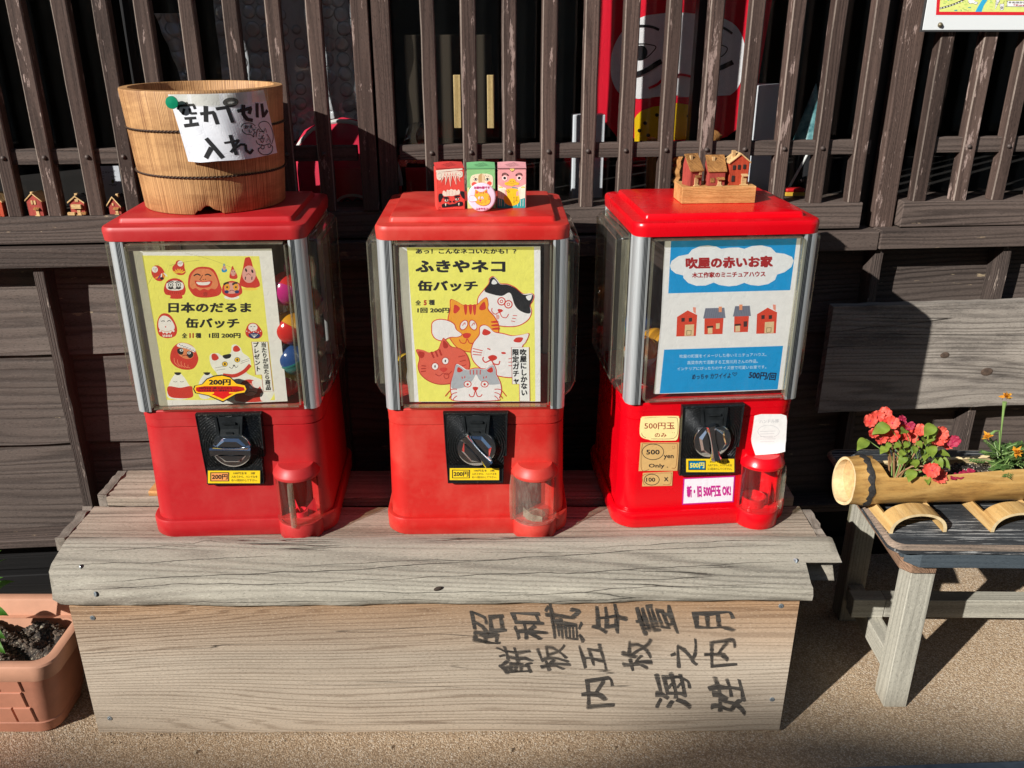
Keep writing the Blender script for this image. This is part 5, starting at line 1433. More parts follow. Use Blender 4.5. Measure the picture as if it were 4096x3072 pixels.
def lion(A):
    W_ = (238, 226, 206); R_ = (232, 74, 66)
    A.P(W_, [(205, 290), (800, 262), (800, 300), (205, 335)])
    A.S(W_, [(225, 320), (290, 318), (330, 330), (480, 330), (620, 315), (700, 320), (790, 330), (795, 420), (740, 450), (690, 420), (620, 410), (540, 420), (420, 430), (330, 440), (300, 490), (240, 480), (215, 420)])
    for x, l, a in ((370, 130, -60), (440, 180, -36), (520, 220, 0), (615, 180, 36), (690, 120, 50)):
        A.S(W_, [(x - 30, 410), (x + 32, 405), (x + 12 + a * .6, 410 + l * .6), (x + a, 412 + l), (x - 14 + a * .5, 410 + l * .6)])
        A.S(R_, [(x - 10, 425), (x + 8, 425), (x + a * .8, 405 + l * .85), (x - 4 + a * .4, 420 + l * .5)])
    for x in (400, 465, 525, 580, 650): A.L(R_, 7, [(x, 345), (x - 2, 395)], False); A.L(R_, 7, [(x - 20, 410), (x - 2, 375), (x + 20, 405)], False)
    A.L((120, 110, 100), 4, [(240, 380), (290, 345), (330, 380), (300, 440), (255, 440)]); A.L((120, 110, 100), 4, [(740, 340), (780, 370), (740, 420), (700, 380)])
    A.S(BLK, [(250, 780), (330, 768), (345, 830), (310, 880), (290, 925), (245, 925)]); A.S(BLK, [(735, 735), (815, 735), (835, 800), (835, 885), (790, 870), (750, 810)])
    A.S(W_, [(345, 720), (380, 705), (420, 735), (440, 690), (490, 700), (530, 675), (580, 695), (630, 690), (660, 720), (700, 690), (730, 730), (715, 790), (640, 800), (560, 820), (480, 815), (400, 820), (340, 790)])
    for x in (440, 500, 560, 630): A.L((120, 110, 100), 4, [(x, 715), (x + 10 * (1 if x > 520 else -1), 760), (x, 805)])
    A.S(BLK, [(355, 840), (420, 832), (478, 848), (470, 870), (410, 868), (360, 866)]); A.S(BLK, [(600, 830), (660, 812), (722, 815), (718, 842), (660, 848), (610, 856)])
    for x, y in ((420, 905), (660, 888)): A.S(BLK, [(x - 52, y), (x - 10, y - 32), (x + 54, y - 14), (x + 20, y + 30), (x - 30, y + 28)]); A.S(W_, [(x - 42, y), (x - 8, y - 22), (x + 42, y - 10), (x + 16, y + 22), (x - 24, y + 20)]); A.E(BLK, x + 5, y - 2, 19, 20)
    for x in (512, 578): A.E(BLK, x, 935, 17, 18)
    A.L(BLK, 7, [(490, 905), (478, 940), (500, 965)]); A.L(BLK, 7, [(595, 900), (610, 935), (596, 960)])
    A.S(BLK, [(318, 985), (390, 965), (480, 990), (545, 985), (620, 975), (700, 940), (780, 950), (788, 1010), (740, 1035), (600, 1035), (450, 1045), (330, 1050), (312, 1020)])
    for x in (398, 698): A.S(W_, [(x - 14, 975), (x + 14, 968), (x + 2, 1025)])
    A.O(BLK, 4, 265, 1070, 22, 34); A.O(BLK, 4, 830, 1030, 20, 34)
def tengu(A):
    A.S((238, 222, 190), [(915, 460), (950, 400), (1040, 372), (1170, 362), (1300, 372), (1380, 420), (1390, 520), (1370, 620), (1250, 660), (1050, 660), (930, 620), (912, 540)])
    A.S((196, 160, 110), [(1085, 420), (1120, 372), (1170, 365), (1215, 420), (1205, 540), (1160, 560), (1090, 545)]); A.S((226, 200, 160), [(1160, 372), (1200, 400), (1200, 540), (1165, 550)])
    for x in (1025, 1270): A.S(BLK, [(x - 42, 478), (x, 448), (x + 46, 472), (x + 10, 508), (x - 30, 505)]); A.S((238, 230, 214), [(x - 34, 478), (x, 458), (x + 38, 473), (x + 8, 500), (x - 26, 498)]); A.E(BLK, x + 2, 476, 20)
    A.L(BLK, 9, [(980, 440), (1012, 424)], False); A.L(BLK, 7, [(1225, 395), (1262, 425)], False); A.L(BLK, 9, [(1278, 412), (1310, 420)], False)
    A.E((232, 88, 76), 995, 575, 56, 46); A.E((232, 88, 76), 1315, 560, 50, 44)
    A.P((228, 224, 150), [(850, 640), (880, 640), (1050, 1068), (850, 1070)])
def kappa(A):
    A.L((86, 40, 44), 20, [(1478, 262), (2045, 262)], False); A.S((70, 50, 30), [(1712, 275), (1740, 255), (1800, 255), (1820, 275), (1770, 322)]); A.S((248, 224, 120), [(1722, 276), (1742, 262), (1798, 262), (1812, 276), (1770, 314)]); A.L((90, 70, 30), 5, [(1745, 272), (1770, 290), (1796, 270)], False); A.L((90, 70, 30), 5, [(1770, 290), (1768, 314)], False)
    for x in (1618, 1908): A.E((250, 222, 214), x, 450, 50); A.E(BLK, x, 448, 28)
    for x, s in ((1625, 1), (1905, -1)):
        A.S((60, 22, 28), [(x - 65 * s, 408), (x - 55 * s, 360), (x, 340), (x + 50 * s, 365), (x + 72 * s, 390), (x + 60 * s, 408), (x + 10 * s, 380), (x - 40 * s, 392)])
        for i in range(5): A.L(PNK, 6, [(x + (-44 + 20 * i) * s, 385 - (8 if 0 < i < 4 else 0)), (x + (-38 + 18 * i) * s, 362 - (8 if 0 < i < 4 else 0))], False)
    A.S((240, 190, 56), [(1620, 540), (1690, 515), (1720, 470), (1770, 458), (1820, 475), (1845, 520), (1905, 545), (1890, 585), (1820, 590), (1770, 612), (1700, 600), (1640, 590), (1615, 565)])
    A.E((70, 40, 30), 1742, 515, 10, 7, 40); A.E((70, 40, 30), 1790, 514, 10, 7, -40); A.L((150, 100, 40), 5, [(1655, 560), (1700, 545), (1760, 562), (1820, 540), (1868, 552)])
    CR = (244, 232, 208); TE = (40, 160, 160)
    A.P(TE, [(1475, 850), (1590, 870), (1900, 880), (2025, 850), (2030, 1055), (1470, 1055)])
    for x in (1510, 1550, 1620, 1880, 1940, 1990): A.L(CR, 8, [(x, 880), (x - 4, 1020)], False)
    A.P(CR, [(1490, 580), (1560, 620), (1650, 650), (1660, 800), (1600, 885), (1560, 870), (1478, 850)]); A.P(CR, [(2040, 570), (1960, 610), (1880, 640), (1880, 800), (1895, 885), (1950, 870), (2030, 850)])
    for x in (1565, 1605, 1925): A.L((60, 70, 70), 4, [(x, 670), (x - 4, 860)], False)
    for x in (1540, 1985): A.E((90, 80, 20), x, 645, 40, 26, a0=180, a1=360); A.E((232, 220, 70), x, 644, 34, 22, a0=180, a1=360)
    A.L(TE, 12, [(1760, 640), (1830, 640), (1890, 660)]); A.S((236, 196, 40), [(1650, 680), (1740, 655), (1830, 665), (1890, 690), (1900, 790), (1920, 900), (1880, 970), (1770, 1010), (1660, 980), (1600, 900), (1620, 780)])
    for x, y in ((1690, 692), (1655, 712), (1684, 722), (1718, 712), (1702, 740)): A.E(BLK, x, y, 9)
    A.S(PNK, [(1620, 700), (1640, 690), (1668, 800), (1625, 800)]); A.S(PNK, [(1860, 720), (1890, 715), (1888, 800), (1850, 800)])
    A.VT((90, 90, 40), "洋風", [(1855, 850), (1855, 900)], 52, .01); A.VT((90, 90, 40), "菓子部館", [(1805, 845), (1805, 880), (1805, 912), (1805, 944)], 34, .01)
paper_box("red paper box with a lion mask face, leftmost on the middle machine", -.0325, .066, .0415, .030, .0590, 9, (228, 78, 68), (216, 70, 66), (200, 270, 840, 1100), None, lion)
paper_box("green paper box with a rosy-cheeked face, behind the round badge", .0120, .073, .0415, .030, .0575, 2, (140, 196, 130), (120, 186, 126), (840, 270, 1440, 1075), None, tengu)
paper_box("pink paper box with a yellow-beaked face, right of the green one", .0570, .077, .0420, .030, .0570, 0, (230, 160, 160), (230, 160, 164), (1475, 265, 2050, 1055), None, kappa)
bd = thing("badge", "round pale pink badge with an orange cat face, leaning on the green box", "badge", m_at(P2, 1.0, .0130, .0555, .5087), 2.0)
b = MB(); b.lathe([(.0195, -.0022), (.0205, -.001), (.0205, .0005), (.0198, .0016), (.0180, .0021), (.0001, .0024)], 48, axis='y')
tl = R(-13)
def bdp(x, z, y): return (x, y * math.cos(tl) - z * math.sin(tl), .0206 + z * math.cos(tl) + y * math.sin(tl) - .0005)
b.v = [bdp(x, z, y) for x, y, z in b.v]
b.build("disc", printed(238, 206, 222, rough=.2), bd, smooth=True, angle=60)
A = Art((870, 550, 1425, 1110), [(-.0205, .0205), (.0205, .0205), (.0205, -.0205), (-.0205, -.0205)])
DRK = (150, 50, 60)
A.T((190, 50, 110), "お疲れ様です", 1150, 645, 310, 50, .03); A.T((190, 50, 110), "ふきやネコ", 1140, 1056, 235, 42, .03)
cat(A, [(1010, 760), (1022, 690), (1035, 685), (1110, 730), (1180, 722), (1245, 680), (1255, 740), (1300, 800), (1320, 880), (1290, 960), (1200, 1000), (1110, 990), (1030, 940), (1000, 850)], (242, 176, 60), 6, DRK)
A.S((226, 90, 80), [(1035, 750), (1045, 710), (1080, 735), (1050, 765)]); A.S((226, 90, 80), [(1205, 735), (1240, 705), (1242, 755)])
for x in (1115, 1150, 1182): A.L(DRK, 11, [(x, 728), (x, 768)], False)
for y in (825, 850, 875): A.L(DRK, 11, [(1275, y), (1310, y)], False)
for x, r in ((1094, 30), (1158, -25)): A.E(DRK, x, 845, 26, 34, r); A.E(WHT, x, 845, 21, 29, r); A.E(DRK, x, 848, 8, 14, r)
A.S((216, 60, 110), [(1095, 890), (1140, 888), (1118, 918)]); A.L(DRK, 6, [(1065, 925), (1085, 948), (1115, 930), (1145, 950), (1175, 925)])
for i in range(3): A.L(DRK, 4, [(1200, 890 + 16 * i), (1248 - 6 * i, 900 + 26 * i)], False)
cat(A, [(890, 860), (910, 810), (970, 795), (1020, 820), (1060, 890), (1010, 915), (930, 920), (895, 895)], (240, 222, 232), 5, DRK)
def bface(x, z, h):
    r = math.hypot(x, z); y = -.0027 - h
    return bdp(x, z, y)
A.build("printed_face", bface, bd, rough=.2)

# ------------------------------------------------------------------ little wooden houses
M_block = wood("orange_pine_block", (.42, .17, .045), (.74, .42, .16), 'X', K=6, stretch=3, scale=26, F=200, rough=.55, bump=.3, fine=.5)
M_hred = wood("painted_red_wood", (.30, .045, .035), (.44, .075, .055), 'Z', K=5, stretch=9, scale=60, bump=.4, fine=.7)
M_hrust = wood("painted_rust_wood", (.40, .050, .022), (.56, .085, .035), 'Z', K=5, stretch=9, scale=60, bump=.35, fine=.7)
M_hroof = wood("scorched_roof_wood", (.12, .042, .012), (.50, .24, .075), 'Y', K=5, stretch=14, scale=40, F=260, bump=.4, fine=.55)
M_hpale = wood("pale_house_wood", (.44, .24, .09), (.76, .52, .25), 'X', K=5, stretch=9, scale=60, bump=.25)
M_hdark = simple("burnt_window", (.025, .017, .014), .7)
M_hblack = wood("charred_roof_wood", (.012, .011, .011), (.07, .062, .058), 'Y', K=6, stretch=8, scale=60, bump=.6)
def mini_house(label, loc, rz, w, d, he, hr, wallm, roofm, kind, chim, wins, door, awn=None, extras=(), group="miniature wooden houses", edge=None, over=.0022):
    """kind 'gable': ridge runs back; 'front': the roof slopes toward the viewer"""
    t = thing("miniature_house", label, "miniature house", loc, rz, group)
    b = MB()
    if kind == 'gable':
        b.prism([(-w / 2, 0), (w / 2, 0), (w / 2, he), (0, hr), (-w / 2, he)], 0, d, 'y')
    else:
        b.prism([(0, 0), (d, 0), (d, he + .006), (d * .82, hr), (0, he)], -w / 2, w / 2, 'x')
    b.build("wall", wallm, t, bevel=.0005)
    b = MB(); th_ = .0021
    if kind == 'gable':
        sl = (hr - he) / (w / 2); o = over
        x0, x1 = w / 2 + o, w / 2 + o
        ze = hr - sl * x0
        b.prism([(-x0, ze + .0002), (0, hr + .0002), (x1, ze + .0002), (x1, ze + th_ * 1.2), (0, hr + th_ * 1.3), (-x0, ze + th_ * 1.2)], -o * .9, d + .001, 'y')
        rf_ = b.build("roof", roofm, t, bevel=.0003)
        if edge:
            e = MB(); e.prism([(-x0, ze + .0001), (0, hr + .0001), (x1, ze + .0001), (x1, ze + th_ * 1.25), (0, hr + th_ * 1.35), (-x0, ze + th_ * 1.25)], -o * .9 - .0008, -o * .9 - .0001, 'y'); e.build("roof_edge", edge, rf_)
    else:
        sl = (hr - he) / (d * .82); y0 = -over
        b.prism([(y0, he + sl * y0 + .0002), (d * .84, hr + .0008), (d * .84, hr + th_ + .0006), (y0, he + sl * y0 + th_)], -w / 2 - .0016, w / 2 + .0016, 'x')
        rf_ = b.build("roof", roofm, t, bevel=.0003)
    cx, cy, cz, cw, ch = chim
    b = MB(); b.box(cx - cw / 2, cx + cw / 2, cy - cw / 2, cy + cw / 2, cz - .006, cz + ch); b.build("chimney", M_hpale, rf_, bevel=.0004)
    for (x, z, ww, hh, m) in wins:
        b = MB(); b.box(x - ww / 2, x + ww / 2, -.0011, .0004, z, z + hh); b.build("window", m, t, bevel=.0003)
    x, ww, hh = door
    b = MB(); b.box(x - ww / 2, x + ww / 2, -.0013, .0004, .0006, hh); b.box(x - ww * .75, x + ww * .8, -.0030, .0004, 0, .0014); b.build("door", M_hpale, t, bevel=.0003)
    if awn:
        x, z, ww, m = awn
        b = MB(); b.prism([(-.0046, z - .0006), (0, z + .0016), (0, z + .0028), (-.0046, z + .0006)], x - ww / 2, x + ww / 2, 'x'); b.build("awning", m, t)
    for (x0, x1, y0, y1, z0, z1, m) in extras:
        b = MB(); b.box(x0, x1, y0, y1, z0, z1); b.build("porch", m, t, bevel=.0003)
    return t
blk = MB(); rr = random.Random(2)
blk.box(-.0575, .0560, 0, .052, 0, .0255)
o = blk.build("wood_block", M_block, None, bevel=.0012, loc=m_at(P3, 5.0, .0095, .083, .5087), rot=(0, 0, R(3.6)))
tag(o, "short orange pine block carrying three little houses on the glossy machine", "wood block")
def onb(x, y): return m_at((o.location[0], o.location[1], o.location[2]), 3.6, x, y, .0256)
mini_house("narrow red house with a scorched lean-to roof, left on the pine block", onb(-.0360, .007), 22, .0205, .022, .0235, .0430, M_hred, M_hroof, 'front', (-.0030, .013, .0370, .0042, .0068),
           [(.0068, .0160, .0046, .0058, M_hpale)], (.0005, .0062, .0125), (.0015, .0130, .0075, M_hroof), group="miniature wooden houses on the pine block")
mini_house("wide dusky red house with a striped awning, middle of the pine block", onb(-.0048, .006), 6, .0262, .021, .0228, .0410, M_hred, M_hroof, 'front', (-.0035, .012, .0350, .0045, .0062),
           [(-.0062, .0052, .0062, .0066, M_hroof)], (.0048, .0055, .0088), (.0055, .0100, .0120, M_hroof), group="miniature wooden houses on the pine block")
mini_house("tall rust-red gabled house with dark square windows, right on the pine block", onb(.0300, .010), 9, .0300, .024, .0335, .0450, M_hrust, M_hpale, 'gable', (-.0095, .005, .0420, .0052, .0092),
           [(-.0088, .0232, .0042, .0066, M_hdark), (-.0010, .0236, .0042, .0066, M_hdark), (.0075, .0240, .0042, .0066, M_hdark), (-.0090, .0055, .0048, .0090, M_hdark)], (.0085, .0082, .0128), (.0085, .0140, .0100, M_hpale),
           group="miniature wooden houses on the pine block")
c_ = MB(); c_.grid(lambda u, v: (.012 * u, .004 * u + .002 * v, .014 * v), 3, 4)
oo = c_.build("paper_scrap", printed(220, 220, 222), None, loc=onb(.0540, .030 ), rot=(0, R(10), R(12)))
oo.location.z = P3[2] + .5095
tag(oo, "small crumpled white paper scrap behind the right end of the pine block", "paper scrap")

def sillp(x, off=.0065): return W(x, off, .7676)
LG = "miniature wooden houses on the window sill"
mini_house("lone red house at the photo's left edge, half cut off, on the sill", sillp(-.8700), -8, .030, .026, .0250, .0350, M_hrust, M_hpale, 'gable', (-.006, .01, .031, .005, .006), [], (.004, .006, .011), group=LG)
mini_house("red lopsided-roofed house with twin pale shutters, second from the left on the sill", sillp(-.8050), -6, .0270, .026, .0250, .0365, M_hred, M_hpale, 'gable', (-.0050, .008, .0330, .0045, .0060), [(-.0030, .0190, .0034, .0070, M_hpale), (.0024, .0190, .0034, .0070, M_hpale)], (.0040, .0055, .0100), (.0040, .0115, .0095, M_hroof), group=LG)
mini_house("red house with a balcony and side porches between the slats of the sill", sillp(-.7360), -4, .0250, .026, .0215, .0305, M_hred, M_hblack, 'gable', (-.0045, .012, .0290, .0050, .0058), [(.0010, .0225, .0060, .0045, M_hpale)], (.0020, .0060, .0085), None,
           [(-.0080, .0090, -.0052, -.0003, .0115, .0185, M_hpale), (-.0165, -.0040, -.0052, -.0003, .0004, .0052, M_hpale), (.0070, .0155, -.0050, -.0003, .0020, .0060, M_hroof)], LG, M_hpale)
mini_house("weathered brick-red house under a charred roof, beside the handwritten sheet on the sill", sillp(-.6755), -8, .0225, .030, .0150, .0285, M_hred, M_hblack, 'gable', (.0015, .012, .0280, .0045, .0050), [(-.0015, .0150, .0032, .0042, M_hpale)], (.0040, .0050, .0080), (.0040, .0095, .0095, M_hroof), (), LG, M_hpale)
# ------------------------------------------------------------------ low bench at the right with the bamboo planter
M_bench = wood("black_worn_bench_top", (.014, .015, .017), (.060, .066, .072), 'X', K=8, stretch=14, scale=12, F=90, bump=.8, bd=.0014, flecks=(.36, .36, .35), fthr=.60, fst=26, fine=.7)
M_apron = wood("blue_black_apron", (.030, .042, .052), (.085, .105, .12), 'X', K=8, stretch=14, scale=12, F=80, bump=.4, flecks=(.25, .22, .18), fthr=.66, fine=.7)
M_legw = wood("grey_bench_leg", (.24, .225, .185), (.56, .53, .435), 'Z', K=8, stretch=14, scale=14, F=120, bump=.5, fine=.65)
M_legx = wood("grey_bench_rail", (.24, .225, .185), (.56, .53, .435), 'X', K=8, stretch=14, scale=14, F=120, bump=.5, fine=.65)
M_legy = wood("grey_bench_stretcher", (.24, .225, .185), (.56, .53, .435), 'Y', K=8, stretch=14, scale=14, F=120, bump=.5, fine=.65)
M_corbel = wood("brown_corbel", (.12, .065, .038), (.36, .22, .14), 'Y', K=6, stretch=10, scale=30, F=240, bump=.9, bd=.0015, fine=.4)
bn = thing("bench", "low black-topped bench on grey wooden legs, right of the stand", "bench", (.5735, 1.1290, 0), -.8)
ZB = .340
b = MB()
out = [(p[0], p[1]) for p in rrect(0, 1.0, 0, .330, .022, 8)]
def shr(k): return [(p[0], p[1]) for p in rrect(k, 1.0 - k, k, .330 - k, .022 - k * .4, 8)]
b.loft([[(x, y, ZB - .0135) for x, y in shr(.002)], [(x, y, ZB - .0120) for x, y in out], [(x, y, ZB - .0070) for x, y in out]])
top = b.build("top", M_bench, bn, smooth=True, angle=30)
b = MB()
b.loft([[(x, y, ZB - .0069) for x, y in shr(.0008)], [(x, y, ZB - .0035) for x, y in shr(.0016)], [(x, y, ZB - .0006) for x, y in shr(.0046)], [(x, y, ZB) for x, y in shr(.0075)]])
M_worn = wood("worn_bench_edge", (.05, .045, .04), (.42, .31, .23), 'X', K=8, stretch=10, scale=20, F=160, bump=.8, fine=.6)
b.mi = [0] * len(b.f); b.mi[-1] = 1
b.build("top_edge", [M_worn, M_bench], top, smooth=True, angle=50)
b = MB(); b.prism([(.052, .0085), (1.0, .0085), (1.0, .022), (.060, .022), (.0465, .0365), (.0340, .0265)], ZB - .0430, ZB - .0138, 'z'); b.build("apron", M_apron, bn, bevel=.001)
b = MB(); b.box(.0345, .0465, .037, .300, ZB - .0430, ZB - .0138); b.build("apron", M_apron, bn, bevel=.001)
b = MB(); b.prism([(.0490, .0235), (.0880, .0235), (.0880, .300), (.0355, .300), (.0355, .0380)], ZB - .0640, ZB - .0432, 'z'); b.build("corbel", M_corbel, bn, bevel=.0015)
def leg(x, y, mat=M_legw):
    b = MB(); b.prism([(x, y), (x + .0385, y), (x + .0385, y + .042), (x, y + .042)], .0, ZB - .0645, 'z'); b.build("leg", mat, bn, bevel=.0018)
leg(.0545, .0330); leg(.0545, .262); leg(.88, .033); leg(.88, .262)
b = MB(); b.box(.0590, .0870, .0755, .2615, .048, .086); b.build("stretcher", M_legy, bn, bevel=.0018)
b = MB(); b.box(.0875, .90, .160, .188, .088, .126); b.build("rail", M_legx, bn, bevel=.0018)
b = MB(); b.box(.030, .0870, .160, .188, .0865, .126); b.build("rail_end", M_legx, bn, bevel=.0018)

# --- two half-bamboo rests and the bamboo trough
M_bamboo = wood("scorched_bamboo", (.66, .42, .15), (.46, .25, .07), 'X', K=8, stretch=5, scale=14, F=60, bump=.25, bd=.0008, dirt=(.11, .036, .008), dthr=.47, rough=.38, spec=.45, fine=.5, blotch=.6)
M_bamboo2 = wood("pale_bamboo", (.74, .52, .24), (.56, .34, .12), 'Y', K=8, stretch=14, scale=20, F=60, bump=.25, dirt=(.26, .11, .03), dthr=.50, rough=.45, fine=.5, blotch=.2)
M_bend = simple("bamboo_cut_end", (.76, .58, .32), .6, 0, .3, 400, .25, 90)
M_node = simple("charred_node_band", (.022, .020, .019), .75, 0, .9, 260, .8, 260)
def rest(label, x, y, yaw):
    t = thing("bamboo_rest", label, "rest", (x, y, ZB + .0002), yaw, "half bamboo rests under the trough")
    b = MB(); ro, ri, h = .0455, .0400, .0335
    def arc(r, y, n=22, hh=h, flat=0.0):
        return [(r * math.cos(PI - PI * i / n), y, min(hh, 10) * (math.sin(PI * i / n) ** .80) * (r / ro)) for i in range(n + 1)]
    for j, (y0, y1) in enumerate(((0, .034),)):
        o0, o1, i0, i1 = arc(ro, y0), arc(ro, y1), arc(ri, y0), arc(ri, y1)
        n = len(o0)
        b.add(o0 + o1, [(k, k + 1, n + k + 1, n + k) for k in range(n - 1)], 0)
        b.add(i0 + i1, [(k + 1, k, n + k, n + k + 1) for k in range(n - 1)], 0)
        b.add(o0 + i0, [(k + 1, k, n + k, n + k + 1) for k in range(n - 1)], 1); b.add(o1 + i1, [(k, k + 1, n + k + 1, n + k) for k in range(n - 1)], 1)
        b.add([o0[0], o1[0], i1[0], i0[0]], [(0, 1, 2, 3)], 1); b.add([o0[-1], o1[-1], i1[-1], i0[-1]], [(0, 1, 2, 3)], 1)
    for s in (-1, 1):                            # the low cheeks left where the seat is cut out
        for (y0, y1) in ((.034, .125),):
            pts = [(s * ro * math.cos(R(a)), h * (math.sin(R(a)) ** .8)) for a in (0, 8, 16, 24)] + [(s * ri * math.cos(R(a)), h * (math.sin(R(a)) ** .8) * ri / ro) for a in (24, 16, 8, 0)]
            b.loft([[(x_, y0, z_) for x_, z_ in pts], [(x_, y1, z_) for x_, z_ in pts]], 0)
    b.build("cradle", [M_bamboo2, M_bend], t, smooth=True, angle=40)
    return t
rest("half bamboo rest nearest the bench end, with its full arch showing", .6290, 1.1680, 3)
rest("half bamboo rest further along the bench, cut off by the photo's right edge", .7880, 1.1720, 3)

TX, TY, TZ = .5290, 1.2470, .3880
tr = thing("bamboo_planter", "scorched bamboo trough planter with a charred node band, resting across the bench", "planter", (TX, TY, TZ), 3.2)
RO, RI = .0390, .0342
b = MB(); n = 40
def cut_angle(x):                               # half-opening from the top, degrees: closed near the ends, wide in the trough
    t = max(0.0, min(1.0, (x - .046) / .018)); t = t * t * (3 - 2 * t)
    return (66 - 14 * max(0, min(1, (x - .12) / .15))) * t
xs = [0, .010, .020, .028, .034, .040] + [.046 + .0024 * i for i in range(9)] + [.085 + .02 * i for i in range(26)]
rows_o, rows_i = [], []
for x in xs:
    c = cut_angle(x)
    wob = .0012 * math.sin(x * 40) + .0006 * math.sin(x * 90)
    a0, a1 = 90 - c * (1.02 + wob * 6) , -270 + c * .86
    ro = RO + (.0022 * math.exp(-((x - .034) / .008) ** 2)) - .0008 * math.exp(-((x - .018) / .010) ** 2)
    xo = x
    def pt(a, r):
        dx = 0.0
        if x == 0:
            dx = .016 * (math.sin(R(a)) * .5 + .5) + .010 * max(0, -math.sin(R(a))) * max(0, -math.cos(R(a)))   # end sawn aslant
        return (xo + dx * .7, -r * math.cos(R(a)) * -1, r * math.sin(R(a)))
    rows_o.append([pt(a0 + (a1 - a0) * k / n, ro) for k in range(n + 1)])
    rows_i.append([pt(a0 + (a1 - a0) * k / n, RI) for k in range(n + 1)])
m_ = n + 1
V = [p for r in rows_o for p in r]; b.add(V, [(i * m_ + k, i * m_ + k + 1, (i + 1) * m_ + k + 1, (i + 1) * m_ + k) for i in range(len(xs) - 1) for k in range(n)], 0)
V = [p for r in rows_i for p in r]; b.add(V, [(i * m_ + k + 1, i * m_ + k, (i + 1) * m_ + k, (i + 1) * m_ + k + 1) for i in range(len(xs) - 1) for k in range(n)], 1)
b.add(rows_o[0] + rows_i[0], [(k + 1, k, m_ + k, m_ + k + 1) for k in range(n)], 1)
for k in (0, n):
    V = [r[k] for r in rows_o] + [r[k] for r in rows_i]; q = len(xs); b.add(V, [(i, i + 1, q + i + 1, q + i) for i in range(q - 1)], 1)
b.build("trough", [M_bamboo, M_bend], tr, smooth=True, angle=40)
b = MB(); b.lathe([(.0001, .0330), (.022, .0310), (.0320, .0250), (.0364, .0150), (.0364, .040), (.0001, .042)], 32, axis='x'); b.build("inner_wall", simple("bamboo_diaphragm", (.56, .36, .16), .7, 0, .3, 300, .3, 120), tr, smooth=True, angle=50)
b = MB(); rr = random.Random(4); rings = []
for i in range(61):
    a = R(6 * i); w0 = .0290 + .0018 * math.sin(i * 1.7) + rr.uniform(-.0010, .0010); w1 = .0400 + .0012 * math.sin(i * .9) + rr.uniform(-.0008, .0008)
    rings.append([(w0, (RO + .0016) * math.cos(a), (RO + .0016) * math.sin(a)), (w0 + .002, (RO + .0026) * math.cos(a), (RO + .0026) * math.sin(a)), (w1 - .0015, (RO + .0029) * math.cos(a), (RO + .0029) * math.sin(a)), (w1, (RO + .0009) * math.cos(a), (RO + .0009) * math.sin(a))])
b.loft(rings, cap0=False, cap1=False, closed=False); b.build("node_band", M_node, tr, smooth=True, angle=50)

def soil_mat():
    T = NT("dark_soil")
    v = T.coords(rnd=False)
    vo = T("TexVoronoi", {"Vector": v, "Scale": 300.0})
    c = T("SeparateColor", {0: vo.outputs["Color"]}).outputs[0]
    col = T.ramp(c, [(0, (.022, .016, .012)), (.55, (.05, .037, .028)), (.80, (.10, .075, .055)), (.94, (.30, .26, .19)), (1, (.42, .38, .30))], 'CONSTANT')
    T.bs(Base_Color=col, Roughness=.9, Normal=T.bump(T.noise(v, 240, 5, .7), 1.0, .004))
    return T.m
M_soil = soil_mat()
M_clod = simple("soil_clod", (.115, .085, .062), .95, 0, .8, 200, .6, 90)
M_chip = simple("pale_pumice", (.46, .42, .34), .9, var=.3, vscale=300)
def soil(parent, fn, nu, nv, rng_, amp, clods, chips, inside):
    b = MB()
    hgt = [[rng_.uniform(-amp, amp) for _ in range(nu + 1)] for _ in range(nv + 1)]
    b.grid(lambda u, v: (lambda p: (p[0], p[1], p[2] + hgt[int(round(v * nv))][int(round(u * nu))]))(fn(u, v)), nu, nv, 0)
    for cnt, mi_, r0, r1 in ((clods, 1, .0016, .0050), (chips, 2, .0009, .0019)):
        for _ in range(cnt):
            u, v = rng_.random(), rng_.random(); p = fn(u, v); r = rng_.uniform(r0, r1) * inside
            k = len(b.v); b.sphere((p[0], p[1], p[2] + r * .3), r, r * rng_.uniform(.6, 1.1), r * rng_.uniform(.5, .9), 7, 5, mi_)
            for q in range(k, len(b.v)):
                x, y, z = b.v[q]; b.v[q] = (x + rng_.uniform(-r, r) * .22, y + rng_.uniform(-r, r) * .22, z + rng_.uniform(-r, r) * .22)
    return b.build("soil", [M_soil, M_clod, M_chip], parent, smooth=False)
soil(tr, lambda u, v: (.050 + .50 * u, -.0335 + .067 * v, .0075 + .004 * math.sin(u * 23) - .004 * (2 * v - 1) ** 2 - .006 * max(0, .12 - u) / .12), 130, 18, random.Random(9), .0016, 260, 330, .75)

# ------------------------------------------------------------------ plants
def leaf_mat(name, c1, c2, rough=.5):
    T = NT(name)
    n = T.noise(T.coords(rnd=False), 60, 3)
    col = T.ramp(n, [(.3, c1), (.7, c2)])
    T.bs(Base_Color=col, Roughness=rough, Normal=T.bump(T.noise(T.coords(rnd=False), 220, 2), .25, .001))
    T.b.inputs["Subsurface Weight"].default_value = 0.0
    tl_ = T("BsdfTranslucent", {"Color": col})
    mx = T("MixShader", {0: .28, 1: T.b.outputs[0], 2: tl_.outputs[0]})
    T.t.links.new(mx.outputs[0], T.n["Material Output"].inputs[0])
    return T.m
M_leaf = leaf_mat("impatiens_leaf", (.13, .21, .025), (.27, .36, .05))
M_leafd = leaf_mat("marigold_leaf", (.07, .15, .035), (.15, .26, .07))
M_petal = leaf_mat("coral_petal", (.74, .045, .030), (.90, .17, .11), .6)
M_petald = leaf_mat("crimson_petal", (.36, .012, .05), (.52, .03, .09), .6)
M_stem = simple("reddish_stem", (.30, .16, .07), .55, var=.3)
M_gstem = simple("green_stem", (.22, .34, .10), .5, var=.2)
